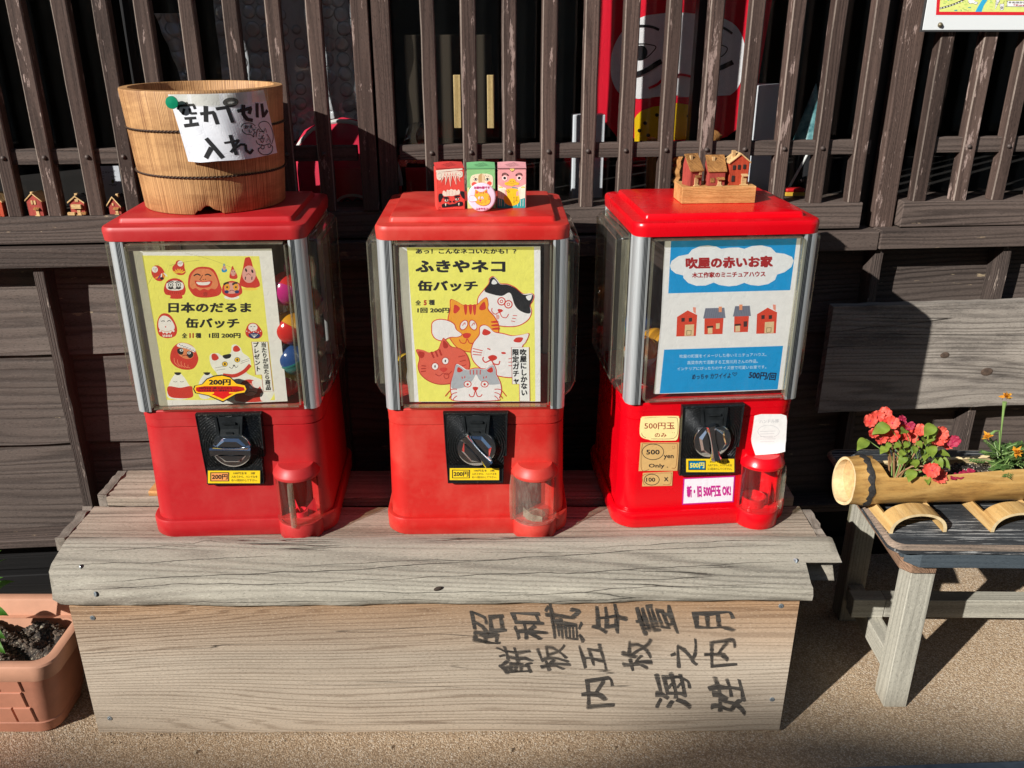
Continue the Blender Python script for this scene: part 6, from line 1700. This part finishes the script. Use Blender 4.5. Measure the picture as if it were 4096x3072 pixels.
M_orangep = leaf_mat("withered_orange_petal", (.62, .22, .012), (.82, .42, .03), .7)
def leaf(mb, base, direc, up, L, Wd, bend=.25, m=0, fold=.18, n=8, tipk=1.0):
    d = Vector(direc).normalized(); u = Vector(up).normalized(); s = d.cross(u).normalized(); u = s.cross(d)
    base = Vector(base); P = []
    for i in range(n + 1):
        t = i / n
        w = Wd * (math.sin(PI * min(1, t ** .78)) ** .85) * (1 - .25 * t) + 1e-5
        c = base + d * (L * t) - u * (bend * L * t * t) + u * (.04 * L * math.sin(t * 9))
        for k in (-1, -.5, 0, .5, 1):
            P.append(tuple(c + s * (w * k) + u * (fold * w * abs(k) + .05 * w * math.sin(t * 14 + k * 3))))
    mb.add(P, [(i * 5 + k, i * 5 + k + 1, (i + 1) * 5 + k + 1, (i + 1) * 5 + k) for i in range(n) for k in range(4)], m)
def flower(parent, c, nrm, r, rng_, mats, name="flower"):
    """loose, slightly crumpled five-petalled bloom"""
    b = MB(); nrm = Vector(nrm).normalized()
    a = nrm.cross(Vector((0, 0, 1))); a = a.normalized() if a.length > .1 else Vector((1, 0, 0)); q = nrm.cross(a)
    for k in range(rng_.choice((5, 6))):
        t = 2 * PI * k / 5 + rng_.uniform(-.25, .25); rad = r * rng_.uniform(.8, 1.1)
        d = a * math.cos(t) + q * math.sin(t); s = nrm.cross(d)
        P = []; n = 6; cup = rng_.uniform(.05, .45); ph = rng_.uniform(0, 6)
        for i in range(n + 1):
            u = i / n; w = rad * .60 * math.sin(PI * (.10 + .72 * u)) 
            for j in range(7):
                v = -1 + j / 3
                uu = u * (1 - .12 * (abs(v) < .2) * (u > .9))
                h = cup * rad * u * u + .10 * rad * math.sin(v * 4 + ph) * u + .06 * rad * math.sin(u * 7 + v * 5 + ph)
                P.append(tuple(Vector(c) + d * (rad * uu) + s * (w * v) + nrm * (h + .0004 * k)))
        b.add(P, [(i * 7 + j, i * 7 + j + 1, (i + 1) * 7 + j + 1, (i + 1) * 7 + j) for i in range(n) for j in range(6)], 0)
    b.sphere(tuple(Vector(c) + nrm * .0012), .0013, m=1, nu=8, nv=5)
    return b.build(name, mats, parent, smooth=True, angle=80)
rng = random.Random(77)
M_eye = simple("flower_eye", (.45, .01, .08), .6)
im = thing("impatiens", "coral red impatiens with lime green leaves growing from the bamboo planter", "plant", (.655, 1.236, .3905))
# image-space spread measured on the photo, as offsets (x, z) of the bloom centres from the plant's foot; depth by hand
rj = random.Random(12)
BL = [(x, z, rj.uniform(-.012, .010) - (.030 if z < .06 else 0) * .6, r) for x, z, r in ((-.1006, .1096, .0105), (-.0892, .1165, .0105), (-.0771, .1188, .0115), (-.0686, .1096, .0105), (-.0968, .0942, .0085), (-.0641, .0864, .0130), (-.0808, .0817, .0100),
      (-.0489, .1080, .0080), (-.0422, .0895, .0125), (-.0320, .0833, .0115), (-.0364, .1003, .0075), (-.0236, .0911, .0095), (.0082, .0926, .0110), (.0156, .0833, .0110), (.0051, .0833, .0115), (.0137, .0708, .0105), (.0305, .0786, .0100), (.0320, .0669, .0110),
      (-.0027, .0375, .0140), (.0176, .0198, .0130), (-.0217, .0957, .0090))]
stem = MB()
for i, (x, z, y, r) in enumerate(BL):
    foot = (-.035 + rng.uniform(-.014, .026), rng.uniform(-.008, .012), .006)
    mid = (foot[0] + (x - foot[0]) * .45, foot[1] + (y - foot[1]) * .4, foot[2] + max(.012, z * .62) + .006)
    stem.tube([foot, mid, (x, y, z - .004)] if False else Art.smooth([(0, 0)], False) and [foot, tuple((Vector(foot) + Vector(mid)) / 2 + Vector((0, 0, .003))), mid, tuple((Vector(mid) + Vector((x, y, z))) / 2 + Vector((0, 0, .004))), (x, y + .002, z - .002)], [.0018, .0016, .0013, .0010, .0007], 6)
stem.build("stem", M_stem, im, smooth=True)
for i, (x, z, y, r) in enumerate(BL):
    n_ = Vector((rng.uniform(-.5, .25), -1, rng.uniform(.0, .7)))
    flower(im, (x, y, z), n_, r, rng, [M_petald if i in (7, 10, 16) else M_petal, M_eye])
lv = MB()
LF = [(x, z, rj.uniform(-.024, -.004), k) for x, z, k in ((-.0875, .1042, 1.15), (-.1079, .0748, 1.0), (-.0557, .1042, .75), (-.0169, .1042, 1.05), (-.0415, .0623, .95), (-.0130, .0826, .9), (-.0062, .0686, .95), (-.0055, .0568, .95), (-.0725, .0631, .75), (-.0484, .0536, .75),
      (-.0258, .0449, .9), (-.0304, .0266, .95), (-.0009, .0162, .65), (.0222, .0441, .85), (.0102, .0481, .75), (-.0213, .0748, .6), (-.0612, .0795, .55), (-.0317, .0701, .6), (-.0236, .0402, .8), (-.0083, .0872, .7), (-.0716, .0748, .5), (.0193, .0591, .7), (-.0437, .0748, .55), (-.0064, .0996, .8), (-.0519, .0654, .6))]
for (x, z, y, k) in LF:
    d = Vector((x * .8 + rng.uniform(-.03, .03), -.04 + rng.uniform(-.03, .02), rng.uniform(-.03, .02)))
    L_ = .0265 * k
    c = Vector((x, y, z)); leaf(lv, c - d.normalized() * L_ * .5, d, (rng.uniform(-.4, .2), -.55, .8), L_, .0098 * k, rng.uniform(.1, .45), 0, rng.uniform(.1, .3))
    lv.tube([tuple(c - d.normalized() * L_ * .5), tuple((c - d.normalized() * L_ * .5) * .55 + Vector((0, 0, .004))), (-.030 + (x + .03) * .25, 0, .010)], [.0007, .0009, .0011], 5, 1)
lv.build("foliage", [M_leaf, M_gstem], im, smooth=True, angle=80)
for (x, y, z) in ((-.080, -.012, .012), (.052, -.006, .014), (.044, -.012, .013), (.070, .004, .014)):
    b = MB(); leaf(b, (x, y, z + .004), (1, .1 * (x * 50 % 2 - 1), .15), (0, -.5, .8), .016, .0055, .2); leaf(b, (x, y, z + .004), (-.6, -.5, .1), (0, -.4, .8), .012, .0055, .2)
    b.build("fallen_petal", M_petald, im, smooth=True)

mg = thing("marigold", "marigold with feathery dark leaves and withered orange heads at the right end of the planter", "plant", (.780, 1.2560, .397))
b = MB(); rng = random.Random(31)
for i in range(70):
    a = rng.uniform(0, 2 * PI); el = rng.uniform(-.2, .9); L_ = rng.uniform(.022, .050)
    d = Vector((math.cos(a) * math.cos(el), math.sin(a) * math.cos(el) * .8 - .1, math.sin(el)))
    base = Vector((rng.uniform(-.010, .045), rng.uniform(-.012, .012), rng.uniform(.004, .040)))
    b.tube([tuple(base), tuple(base + d * L_ * .5 + Vector((0, 0, .002))), tuple(base + d * L_)], [.0008, .0006, .0004], 4, 1)
    sd = d.cross(Vector((0, 0, 1))).normalized()
    for j in range(6):
        t = .3 + .12 * j
        for s in (-1, 1):
            leaf(b, base + d * (L_ * t), d * .8 + sd * s * .75, (0, -.3, 1), .013 * (1.1 - .4 * t), .0016, .1, 0, .1, 3)
b.build("foliage", [M_leafd, M_gstem], mg, smooth=True, angle=80)
def witherhead(x, y, z, r, nrm):
    q = MB(); rr_ = random.Random(int(x * 1e4 + z * 1e5)); nrm = Vector(nrm).normalized()
    for i in range(24):
        d = (nrm * .8 + Vector((rr_.uniform(-1, 1), rr_.uniform(-1, 1), rr_.uniform(-1, 1)))).normalized()
        leaf(q, (x, y, z), d, (rr_.uniform(-1, 1), -1, rr_.uniform(-1, 1)), r * rr_.uniform(.8, 1.3), r * .30, rr_.uniform(-.5, .9), 0, .3, 4)
    q.build("flower_head", M_orangep, mg, smooth=True, angle=80)
witherhead(-.0286, -.008, .0703, .0075, (-1, -.4, .1)); witherhead(.0130, -.020, .0496, .0095, (0, -1, .1)); witherhead(-.0079, .004, .1326, .0085, (.1, -.3, 1))
b = MB(); b.tube([(.000, 0, .035), (-.005, .002, .085), (-.007, .004, .112), (-.0079, .004, .124)], [.0011, .0012, .0020, .0036], 8); b.tube([(.0, 0, .04), (-.008, 0, .076), (-.018, -.004, .077), (-.026, -.008, .072)], [.0010, .0011, .0018, .003], 8); b.tube([(.006, -.003, .0), (.010, -.012, .034), (.0130, -.018, .046)], .0012, 6)
b.build("stem", M_gstem, mg, smooth=True)
# ------------------------------------------------------------------ terracotta planter at the lower left
M_terra = simple("terracotta_plastic", (.50, .205, .125), .6, 0, .25, 90, .18, 14)
M_terral = simple("pale_terracotta_rim", (.56, .28, .175), .62, 0, .25, 90, .14, 14)
pt_ = thing("terracotta_planter", "terracotta brick-patterned plastic planter box at the left end of the stand", "planter", (-.700, 1.062, 0), 0)
WX, DY, HZ = .62, .190, .168
b = MB()
def prr(k, z, r=.030): return [(p[0], p[1], z) for p in rrect(-WX + k, -k, k, DY - k, r, 6)]
b.loft([prr(.044, .0, .03), prr(.040, .004, .03), prr(.0365, .024, .03), prr(.0345, .0262, .03), prr(.0355, .0285, .03), prr(.016, .1385, .03)], cap0=True, cap1=False)
b.build("tub", M_terra, pt_, smooth=True, angle=25)
b = MB()                                        # raised brick pattern on the front and the end wall
rr = random.Random(1)
def yface(z): return .0362 - (z - .028) * (.0195 / .1105) - .0002
for row in range(3):
    z0, z1 = .0305 + row * .0365, .0305 + row * .0365 + .0350
    if row == 2: z1 = .1370
    off = (.030, .004, .036)[row]
    x = -.062 - off + .03
    first = True
    xr = -.0665 + (.0 if row != 1 else -.0)
    edges = [-.064 - .0] + [-.064 - off - .066 * k for k in range(9)]
    for k in range(8):
        xa, xb = edges[k + 1] + .0008, edges[k] - .0008
        if xb - xa < .008 or xa < -WX + .065: continue
        b.add([(xa, yface(z0), z0), (xb, yface(z0), z0), (xb, yface(z1), z1), (xa, yface(z1), z1), (xa + .001, yface(z0) - .0032, z0 + .001), (xb - .001, yface(z0) - .0032, z0 + .001), (xb - .001, yface(z1) - .0032, z1 - .001), (xa + .001, yface(z1) - .0032, z1 - .001)],
              [(4, 5, 6, 7), (0, 1, 5, 4), (1, 2, 6, 5), (2, 3, 7, 6), (3, 0, 4, 7)])
b.build("brick_relief", M_terra, pt_, bevel=.0006)
b = MB()
b.loft([prr(.030, .1372, .03), prr(.004, .1380, .03), prr(.0030, .1400, .03), prr(.0015, .1640, .03), prr(.0030, .1670, .03), prr(.0060, .1680, .03), prr(.0155, .1680, .022), prr(.0180, .1665, .022), prr(.0190, .1640, .022), prr(.026, .100, .022)], cap0=False, cap1=False)
b.build("rim", M_terral, pt_, smooth=True, angle=35)
soil(pt_, lambda u, v: (-WX + .034 + (WX - .066) * u, .032 + (DY - .064) * v, .1230 + .007 * math.sin(u * 31 + v * 5) + .005 * math.sin(v * 17 + u * 40)), 150, 44, random.Random(6), .0020, 1700, 260, .80)
M_pepper = leaf_mat("glossy_green_leaf", (.04, .14, .012), (.11, .27, .03), .38)
pp_ = thing("pepper_plant", "glossy green leafy seedling growing from the terracotta planter at the left edge", "plant", (-.868, 1.150, .128))
b = MB()
b.tube([(0, 0, 0), (.004, .0, .05), (.010, 0, .11), (.012, .004, .17)], [.0030, .0027, .0022, .0014], 8, 1)
for (x, y, z), d, u, L_, w in (((.012, .0, .110), (.8, -.1, .65), (-.6, -.3, .6), .070, .012), ((.010, 0, .085), (1, -.2, .05), (0, -.3, 1), .062, .016), ((.008, 0, .058), (1, -.35, -.25), (0, -.45, 1), .058, .013), ((.006, -.004, .046), (1, -.6, -.12), (.1, -.5, 1), .074, .0155),
                              ((.010, .01, .10), (.9, .5, .3), (0, -.2, 1), .060, .014), ((.012, .004, .16), (.6, .1, .5), (-.5, -.3, .8), .060, .013), ((.012, .004, .15), (-.7, -.3, .3), (0, -.3, 1), .060, .014), ((.008, 0, .07), (-.9, -.2, .1), (0, -.3, 1), .06, .014),
                              ((.011, .004, .13), (.4, .6, .5), (-.2, -.3, .8), .065, .013), ((.010, .0, .12), (.75, .35, .75), (-.6, -.2, .5), .075, .012)):
    leaf(b, (x, y, z), d, u, L_, w, .22, 0, .22, 10)
b.build("foliage", [M_pepper, M_gstem], pp_, smooth=True, angle=80)
# ------------------------------------------------------------------ what shows behind the lattice and the glass
def wallplace(off, k=1.0):
    return lambda a, z, h: W(a, off - h * k, z)
def hung(A, name, off, label, cat_, fold=0.0, parent=None, lift=1):
    def pl_(a, z, h): return W(a, off - h * lift + fold * math.sin(a * 38 + z * 6) + fold * .5 * math.sin(a * 90 - z * 11), z)
    o = A.build(name, pl_, parent)
    if label: tag(o, label, cat_)
    return o
# hanging cloth with a doll's face
BANQ = ((0, 0, 2183, 1659), [(.1502, 1.1051), (.6136, 1.1057), (.6649, .7589), (.1616, .7665)])
A = Art(*BANQ)
CR_ = (232, 26, 52); GW = (240, 238, 240); CBK = (30, 26, 30); CYL = (240, 196, 20)
body = [(60, -700), (1700, -700), (1640, 0), (1560, 450), (1470, 1000), (1270, 1190), (1000, 1275), (560, 1270), (330, 1230), (270, 1205), (160, 1060), (60, 1010)]
sheet(A, CR_, body)
fc = Art.smooth([(215, 600), (240, 420), (340, 250), (480, 150), (700, 105), (950, 110), (1180, 150), (1330, 240), (1395, 420), (1380, 640), (1310, 800), (1180, 862), (900, 860), (620, 835), (480, 868), (330, 850), (245, 750)])
sheet(A, GW, fc, 30, 24)
A.L(CBK, 24, [(330, 262), (420, 232), (520, 228), (590, 240), (640, 262)]); A.L(CBK, 22, [(990, 250), (1100, 222), (1200, 240), (1285, 294)])
A.L(CBK, 9, [(345, 470), (400, 400), (480, 384), (560, 392), (612, 412), (570, 470), (520, 510), (460, 525), (390, 510), (345, 470)]); A.E(CBK, 478, 460, 60, 62)
A.L(CBK, 9, [(985, 450), (1050, 395), (1140, 386), (1240, 420), (1200, 490), (1120, 505), (1040, 495), (985, 450)]); A.E(CBK, 1110, 448, 56, 58)
A.L(CBK, 44, [(380, 660), (460, 645), (540, 610), (600, 570), (660, 535)]); A.L(CBK, 42, [(1000, 640), (1080, 620), (1170, 600), (1230, 575), (1290, 545)])
A.L(CR_, 22, [(545, 775), (620, 740), (680, 690), (760, 668), (840, 655), (960, 690), (1010, 760)])
sheet(A, CYL, [(425, 1030), (500, 960), (620, 930), (800, 905), (1000, 930), (1100, 1010), (1110, 1240), (425, 1255)], 20, 10)
for x, y in ((518, 1082), (468, 1148), (545, 1190), (488, 1252), (620, 1010), (700, 1090), (900, 1020), (1000, 1100)): A.E((50, 44, 20), x, y, 17)
ban = hung(A, "cloth_banner", .185, "crimson cloth with a pale round face and moustache, hanging behind the lattice at the right", "cloth", fold=.0012, lift=40)
M_cb = wood("carved_wood", (.30, .11, .030), (.62, .30, .10), 'Z', K=5, stretch=6, scale=40, F=120, bump=.6)
cv = thing("carved_figure", "reddish brown carved wooden figure in front of the crimson cloth", "figure", W(.375, .145, .736))
b = MB(); rr = random.Random(8); rings = []
prof = [(.050, 0), (.054, .006), (.052, .016), (.046, .020), (.053, .030), (.048, .040), (.055, .050), (.047, .058), (.054, .068), (.048, .078), (.052, .088), (.042, .098), (.049, .106), (.040, .116), (.030, .126), (.034, .134), (.026, .142), (.012, .148)]
for r, z in prof: rings.append([((r * (1 + .07 * math.sin(5 * t + z * 60))) * math.cos(t) * 1.0, r * .45 * math.sin(t), z) for t in [2 * PI * k / 28 for k in range(28)]])
b.loft(rings); b.build("carving", M_cb, cv, smooth=True, angle=50)
b = MB(); b.loft([[(.060 * math.cos(t), .030 * math.sin(t), z) for t in [2 * PI * k / 24 for k in range(24)]] for z in (-.0005, .0)]); b.build("base", M_cb, cv)
b = MB(); b.box(-.007, .007, -.012, .012, 0, .135); o = b.build("wood_post", M_cb, None, bevel=.002, loc=W(.2755, .120, .7355), rot=(0, R(-2), R(4.8))); tag(o, "short brown wooden post left of the carved figure in the window", "post")
# pale panel, stick, toy box, teal cone at the right
b = MB(); b.box(-.029, .029, 0, .05, 0, .225); o = b.build("paper_box_panel", simple("blue_white_panel", (.62, .64, .68), .5), None, bevel=.002, loc=W(.4950, .130, .7355), rot=(0, 0, R(4.8))); o.name = "white_box"; tag(o, "tall plain white box crossed by one stripe of sun, right of the crimson cloth", "box")
b = MB(); b.box(-.030, .030, 0, .03, 0, .175); o = b.build("white_box", simple("blue_white_panel", (.62, .64, .68)), None, bevel=.002, loc=W(.155, .135, .7355), rot=(0, 0, R(4.8))); tag(o, "lower white box at the left foot of the crimson cloth", "box")
b = MB(); b.lathe([(.030, 0), (.021, .035), (.010, .075), (.0008, .108)], 24); T = NT("teal_foil"); n_ = T.noise(T.coords(rnd=False), 40, 4, .7); T.bs(Base_Color=T.ramp(n_, [(.35, (.03, .12, .14)), (.6, (.22, .45, .46)), (.75, (.65, .75, .74))]), Roughness=.3)
o = b.build("paper_cone", T.m, None, smooth=True, loc=W(.578, .135, .855)); tag(o, "pointed teal and silver cone behind the lattice, left of the corner post", "cone")
b = MB(); b.lathe([(.020, 0), (.024, .006), (.024, .112), (.018, .1195)], 20); o = b.build("dark_jar", simple("dark_jar_glass", (.02, .02, .022), .15), None, smooth=True, loc=W(.578, .135, .7355)); tag(o, "dark jar carrying the teal cone", "jar")
b = MB(); b.tube([W(.528, .120, .737), W(.5760, .112, .853)], .0024, 8); o = b.build("white_stick", simple("white_plastic", (.70, .70, .68), .5), None, smooth=True); tag(o, "thin white stick leaning in the window near the corner post", "stick")
tb = thing("toy_box", "small red and yellow toy box on the window ledge near the corner post", "toy", W(.541, .088, .7662), 4.8)
b = MB(); b.box(-.019, .019, -.012, .012, 0, .007); b.build("base", simple("toy_yellow", (.70, .42, .05), .4), tb, bevel=.001)
b = MB(); b.box(-.0185, .0185, -.0115, .0115, .0072, .014); b.build("cover", simple("toy_red", (.62, .015, .02), .4), tb, bevel=.003)
# handwritten sheet at the far left
A = Art((600, 1000, 850, 1360), [(-.7307, .8467), (-.6629, .8459), (-.6792, .7448), (-.7486, .746)])
A.P((214, 216, 224), [(632, 1044), (760, 1042), (800, 1300), (785, 1340), (672, 1340), (668, 1250)])
DK = (44, 46, 52)
A.T(DK, "ーニャレード", 690, 1082, 100, 17, .015, rot=-4)
for i, (x0, x1, y) in enumerate(((650, 672, 1106), (715, 745, 1110), (655, 670, 1122), (700, 750, 1160), (718, 745, 1166))): A.L(DK, 2.5, [(x0 + (x1 - x0) * k / 6, y + (3 if k % 2 else -2)) for k in range(7)], False)
A.E((120, 124, 70), 724, 1140, 9, 12)
hung(A, "handwritten_sheet", .100, "white handwritten sheet propped behind the lattice, between the bucket and the little houses", "paper")
# bubble wrap
def bubble_mat():
    T = NT("bubble_wrap")
    T.n.remove(T.b)
    v = T.coords(rnd=False)
    vo = T("TexVoronoi", {"Vector": v, "Scale": 38.0, "Randomness": .25})
    h = T.ramp(vo.outputs["Distance"], [(.30, 1.0), (.46, .75), (.52, 0.0)])
    nb = T.bump(T.math('ADD', h, T.math('MULTIPLY', T.noise(v, 16, 4, .6), 1.6)), 1.0, .006)
    gl = T("BsdfGlossy", {"Color": (.9, .93, 1, 1), "Roughness": .12}); T.set(gl, "Normal", nb)
    df = T("BsdfDiffuse", {"Color": (.75, .77, .80, 1)}); T.set(df, "Normal", nb)
    tr = T("BsdfTransparent", {"Color": (.85, .86, .88, 1)})
    m1 = T("MixShader", {0: .62, 1: tr, 2: df}); m2 = T("MixShader", {0: .12, 1: m1, 2: gl})
    T.t.links.new(m2.outputs[0], T.n["Material Output"].inputs[0])
    return T.m
M_bub = bubble_mat()
def bub(x0t, x1t, x0b, x1b, zb, zt, off, label):
    b = MB(); b.grid(lambda u, v: W((x0b + (x1b - x0b) * u) * (1 - v) + (x0t + (x1t - x0t) * u) * v, off + .006 * math.sin(u * 7 + v * 5) + .003 * math.sin(v * 23), zb + (zt - zb) * v), 20, 30)
    o = b.build("bubble_wrap", M_bub, None, smooth=True, recalc=False); tag(o, label, "bubble wrap", "sheets of bubble wrap behind the lattice")
bub(-.592, -.548, -.560, -.520, .950, 1.083, .115, "narrow strip of bubble wrap with a curled top, above the left rim of the bucket")
bub(-.515, -.350, -.520, -.345, .860, 1.30, .215, "tall grey sheet of bubble wrap behind the bucket's right side")
bub(-.340, -.268, -.345, -.268, .865, 1.30, .225, "sheet of bubble wrap beside the double post")
# round red lumps on the shelf, left of the middle
M_rcl = simple("deep_red_cloth", (.62, .012, .050), .75, 0, .4, 60, .25, 20)
M_wpip = simple("white_piping", (.62, .60, .58), .7)
for x, rx, h_, lb in ((-.300, .104, .166, "big round red cloth bundle with a white trim, behind the bucket's right side"),):
    t = thing("cloth_bundle", lb, "bundle", W(x, .158, .7355), 4.8)
    b = MB(); b.loft([[(rx * k * math.cos(a), .046 * k * math.sin(a), z) for a in [2 * PI * q / 32 for q in range(32)]] for z, k in ((0, .92), (.03, 1.0), (.08, 1.0), (.12, .90), (.15, .66), (.166, .36), (.172, .05))])
    b.build("cloth", M_rcl, t, smooth=True, angle=60)
    b = MB(); b.tube([(rx * .99 * math.cos(PI * k / 30), -.046 * .35, .050 + .117 * math.sin(PI * k / 30)) for k in range(31)], .0042, 8); b.build("trim", M_wpip, t, smooth=True)
M_pr = simple("red_print", (.62, .014, .03), .55)
for x, lb in ((-.285, "low red printed box with round emblem, under the rail by the double post"), (-.140, "low red printed box with round emblem, under the rail right of the post")):
    t = thing("printed_box", lb, "box", W(x, .104, .7355), 4.8)
    b = MB(); b.box(-.046, .046, 0, .006, 0, .088); b.build("carton", M_pr, t, bevel=.001)
    A = Art((0, 0, 100, 88), [(-.046, .088), (.046, .088), (.046, 0), (-.046, 0)])
    A.E((214, 190, 180), 50, 62, 34, 17); A.E((150, 30, 36), 50, 62, 28, 12); A.L((30, 24, 24), 3, [(30, 60), (40, 54), (50, 60), (60, 54), (70, 60)]); A.E((224, 170, 50), 50, 72, 8, 4)
    A.build("emblem", lambda a, z, h: (a, -.0004 - h, z), t)
# two pale bars put in for sun patches on a dark brown board
b = MB(); b.box(-.085, .085, 0, .012, 0, .245); o = b.build("brown_board", simple("dark_brown_card", (.030, .020, .010), .8), None, bevel=.001, loc=W(-.100, .300, .800), rot=(0, 0, R(4.8))); tag(o, "dark brown board standing at the back of the window, behind two pale sun-patch bars", "board")
M_sunpatch = wood("sun_patch_wood", (.40, .27, .10), (.62, .46, .22), 'Z', K=6, stretch=12, scale=40, F=200, bump=.3)
for x, dd, lb in ((-.0895, .0740, "left one of two pale bars standing in for sun patches in the dark window"), (-.0314, .0665, "right one of two pale bars standing in for sun patches in the dark window")):
    b = MB(); b.box(-.0062, .0062, 0, .005, 0, .0890); o = b.build("sun_patch_bar", M_sunpatch, None, bevel=.001, loc=W(x, dd, .7355 + .1605), rot=(0, 0, R(4.8))); tag(o, lb, "batten", "bars standing in for sun patches in the window")
b = MB(); b.box(-.11, .06, .0, .03, 0, .0545); o = b.build("dark_crate", simple("dark_crate", (.02, .016, .012), .7), None, bevel=.001, loc=W(-.060, .170, .7355), rot=(0, 0, R(4.8))); tag(o, "dark low crate under the pale sun-patch bars in the window", "crate")
cb = thing("candy_bag", "clear crinkled bag of yellow and pink sweets behind the lattice, right of the double post", "bag", W(-.158, .118, .8375), 4.8)
rr = random.Random(3)
for c, (x, z) in (((.70, .52, .03), (-.012, .012)), ((.62, .04, .16), (.012, .018)), ((.55, .30, .18), (.002, .040))):
    b = MB(); b.sphere((x, 0, z), .011, .006, .014, 10, 7)
    b.v = [(p[0] + rr.uniform(-.002, .002), p[1] + rr.uniform(-.002, .002), p[2] + rr.uniform(-.003, .003)) for p in b.v]
    b.build("sweet", simple("sweet_%d" % int(c[0] * 100), c, .4), cb)
b = MB(); b.sphere((0, 0, .03), .030, .014, .034, 14, 10)
b.v = [(p[0] + rr.uniform(-.003, .003), p[1] + rr.uniform(-.003, .003), p[2] + rr.uniform(-.003, .003)) for p in b.v]
b.build("film", clear("crinkly_film", (.93, .93, .93), .05, 1.6, .08), cb)
b = MB(); b.box(-.06, .06, 0, .07, 0, .1018); o = b.build("dark_crate", simple("dark_crate", (.02, .016, .012), .7), None, loc=W(-.155, .180, .7355)); tag(o, "dark crate under the bag of sweets in the window", "crate")

# ------------------------------------------------------------------ the map board at the upper right
mp = thing("map_sign", "white map board with red frame and blue river, at the top right corner", "sign", W(.690, -.0075, 1.0565), 4.8)
b = MB(); b.box(0, .60, 0, .004, 0, .42); b.build("panel", simple("sign_panel", (.80, .83, .82), .35), mp, bevel=.0012)
b = MB()
for q in ((-.0022, .6022, .0, .0045, -.0022, -.0002), (-.0022, -.0002, .0, .0045, .0, .42)): b.box(*q)
b.build("frame", simple("dark_sign_frame", (.05, .05, .05), .5), mp)
A = Art((500, 0, 2212, 560), [(.6872 - .690, 1.1031 - 1.0565), (.8535 - .690, 1.1033 - 1.0565), (.865 - .690, 1.0548 - 1.0565), (.6964 - .690, 1.055 - 1.0565)])
LG_ = (232, 240, 140); RD = (226, 44, 54); GB = (120, 190, 140); TL = (90, 170, 160)
A.P(RD, [(682, 266), (735, -600), (5200, -600), (5200, 290), (2212, 270)])
A.P(LG_, [(742, 208), (805, -600), (5200, -600), (5200, 232), (2212, 212)])
rr = random.Random(40)
for _ in range(190):
    x, y = rr.uniform(800, 2900), rr.uniform(-180, 190)
    if 1330 < x < 1640 or (x > 1690 and y < 190 and x < 2300 and y > -60): continue
    c = rr.choice((GB, TL, (190, 216, 110), (206, 226, 120), (222, 208, 130), (170, 206, 120), (200, 230, 110)))
    w2, h2 = rr.uniform(12, 34), rr.uniform(10, 26); s = rr.uniform(-8, 8)
    A.P(c, [(x - w2, y + s), (x + w2 * .8, y - s - 6), (x + w2, y + h2 - s), (x - w2 * .8, y + h2 + s)])
A.P((60, 180, 222), [(1385, 210), (1440, 110), (1530, -40), (1640, -300), (1720, -300), (1625, -30), (1540, 100), (1500, 212)])
A.L(BLK, 30, [(752, 150), (860, 122), (960, 90), (1060, 52), (1150, 8), (1300, -80)])
for i in range(8): x = 775 + 52 * i; A.E(WHT, x, 143 - 11 * i - (i * i) * .9, 17, 9, -20)
A.S((250, 250, 246), [(1255, 20), (1285, -10), (1340, -10), (1380, 18), (1420, 30), (1435, 50), (1400, 78), (1340, 60), (1290, 62)]); A.L(BLK, 5, [(1255, 20), (1285, 62), (1340, 58), (1400, 78), (1432, 50), (1400, 30), (1370, 45)])
A.P(WHT, [(1755, -10), (1830, -5), (1748, 165), (1740, 165)]); A.L(BLK, 5, [(1755, -10), (1830, -5), (1748, 165)], False, True); A.O(BLK, 5, 1790, 10, 34, 40); A.L(BLK, 10, [(1750, 70), (1800, 75)], False)
A.P(WHT, [(1826, 70), (1906, 64), (1890, 176), (1836, 182)]); A.L(BLK, 5, [(1826, 70), (1906, 64), (1890, 176), (1836, 182)], False, True); A.E(BLK, 1862, 135, 22); A.T(WHT, "S", 1862, 135, 18, 26, .04); A.L(BLK, 6, [(1890, 64), (1910, 10)], False)
A.S((250, 250, 248), [(1955, 60), (1970, 22), (2000, 14), (2800, 20), (2800, 120), (1990, 116), (1960, 95)]); A.L(BLK, 6, [(2800, 20), (2000, 14), (1966, 24), (1953, 62), (1962, 98), (1995, 116), (2800, 121)])
A.T((40, 40, 44), "そのほかお土産は", 2240, 44, 520, 34, .03); A.T((186, 60, 80), "「Kuras", 2190, 88, 230, 42, .03)
A.build("map_print", lambda a, z, h: (a, -.0003 - h, z), mp, rough=.35)
b = MB(); b.lathe([(.0001, .0042), (.0028, .0036), (.0040, .0014), (.0042, 0), (.0042, -.002)], 16, axis='y'); b.build("nail", simple("brass_nail", (.20, .17, .11), .45, .6), mp, smooth=True, angle=60, loc=(.0295, -.0004, .0085))
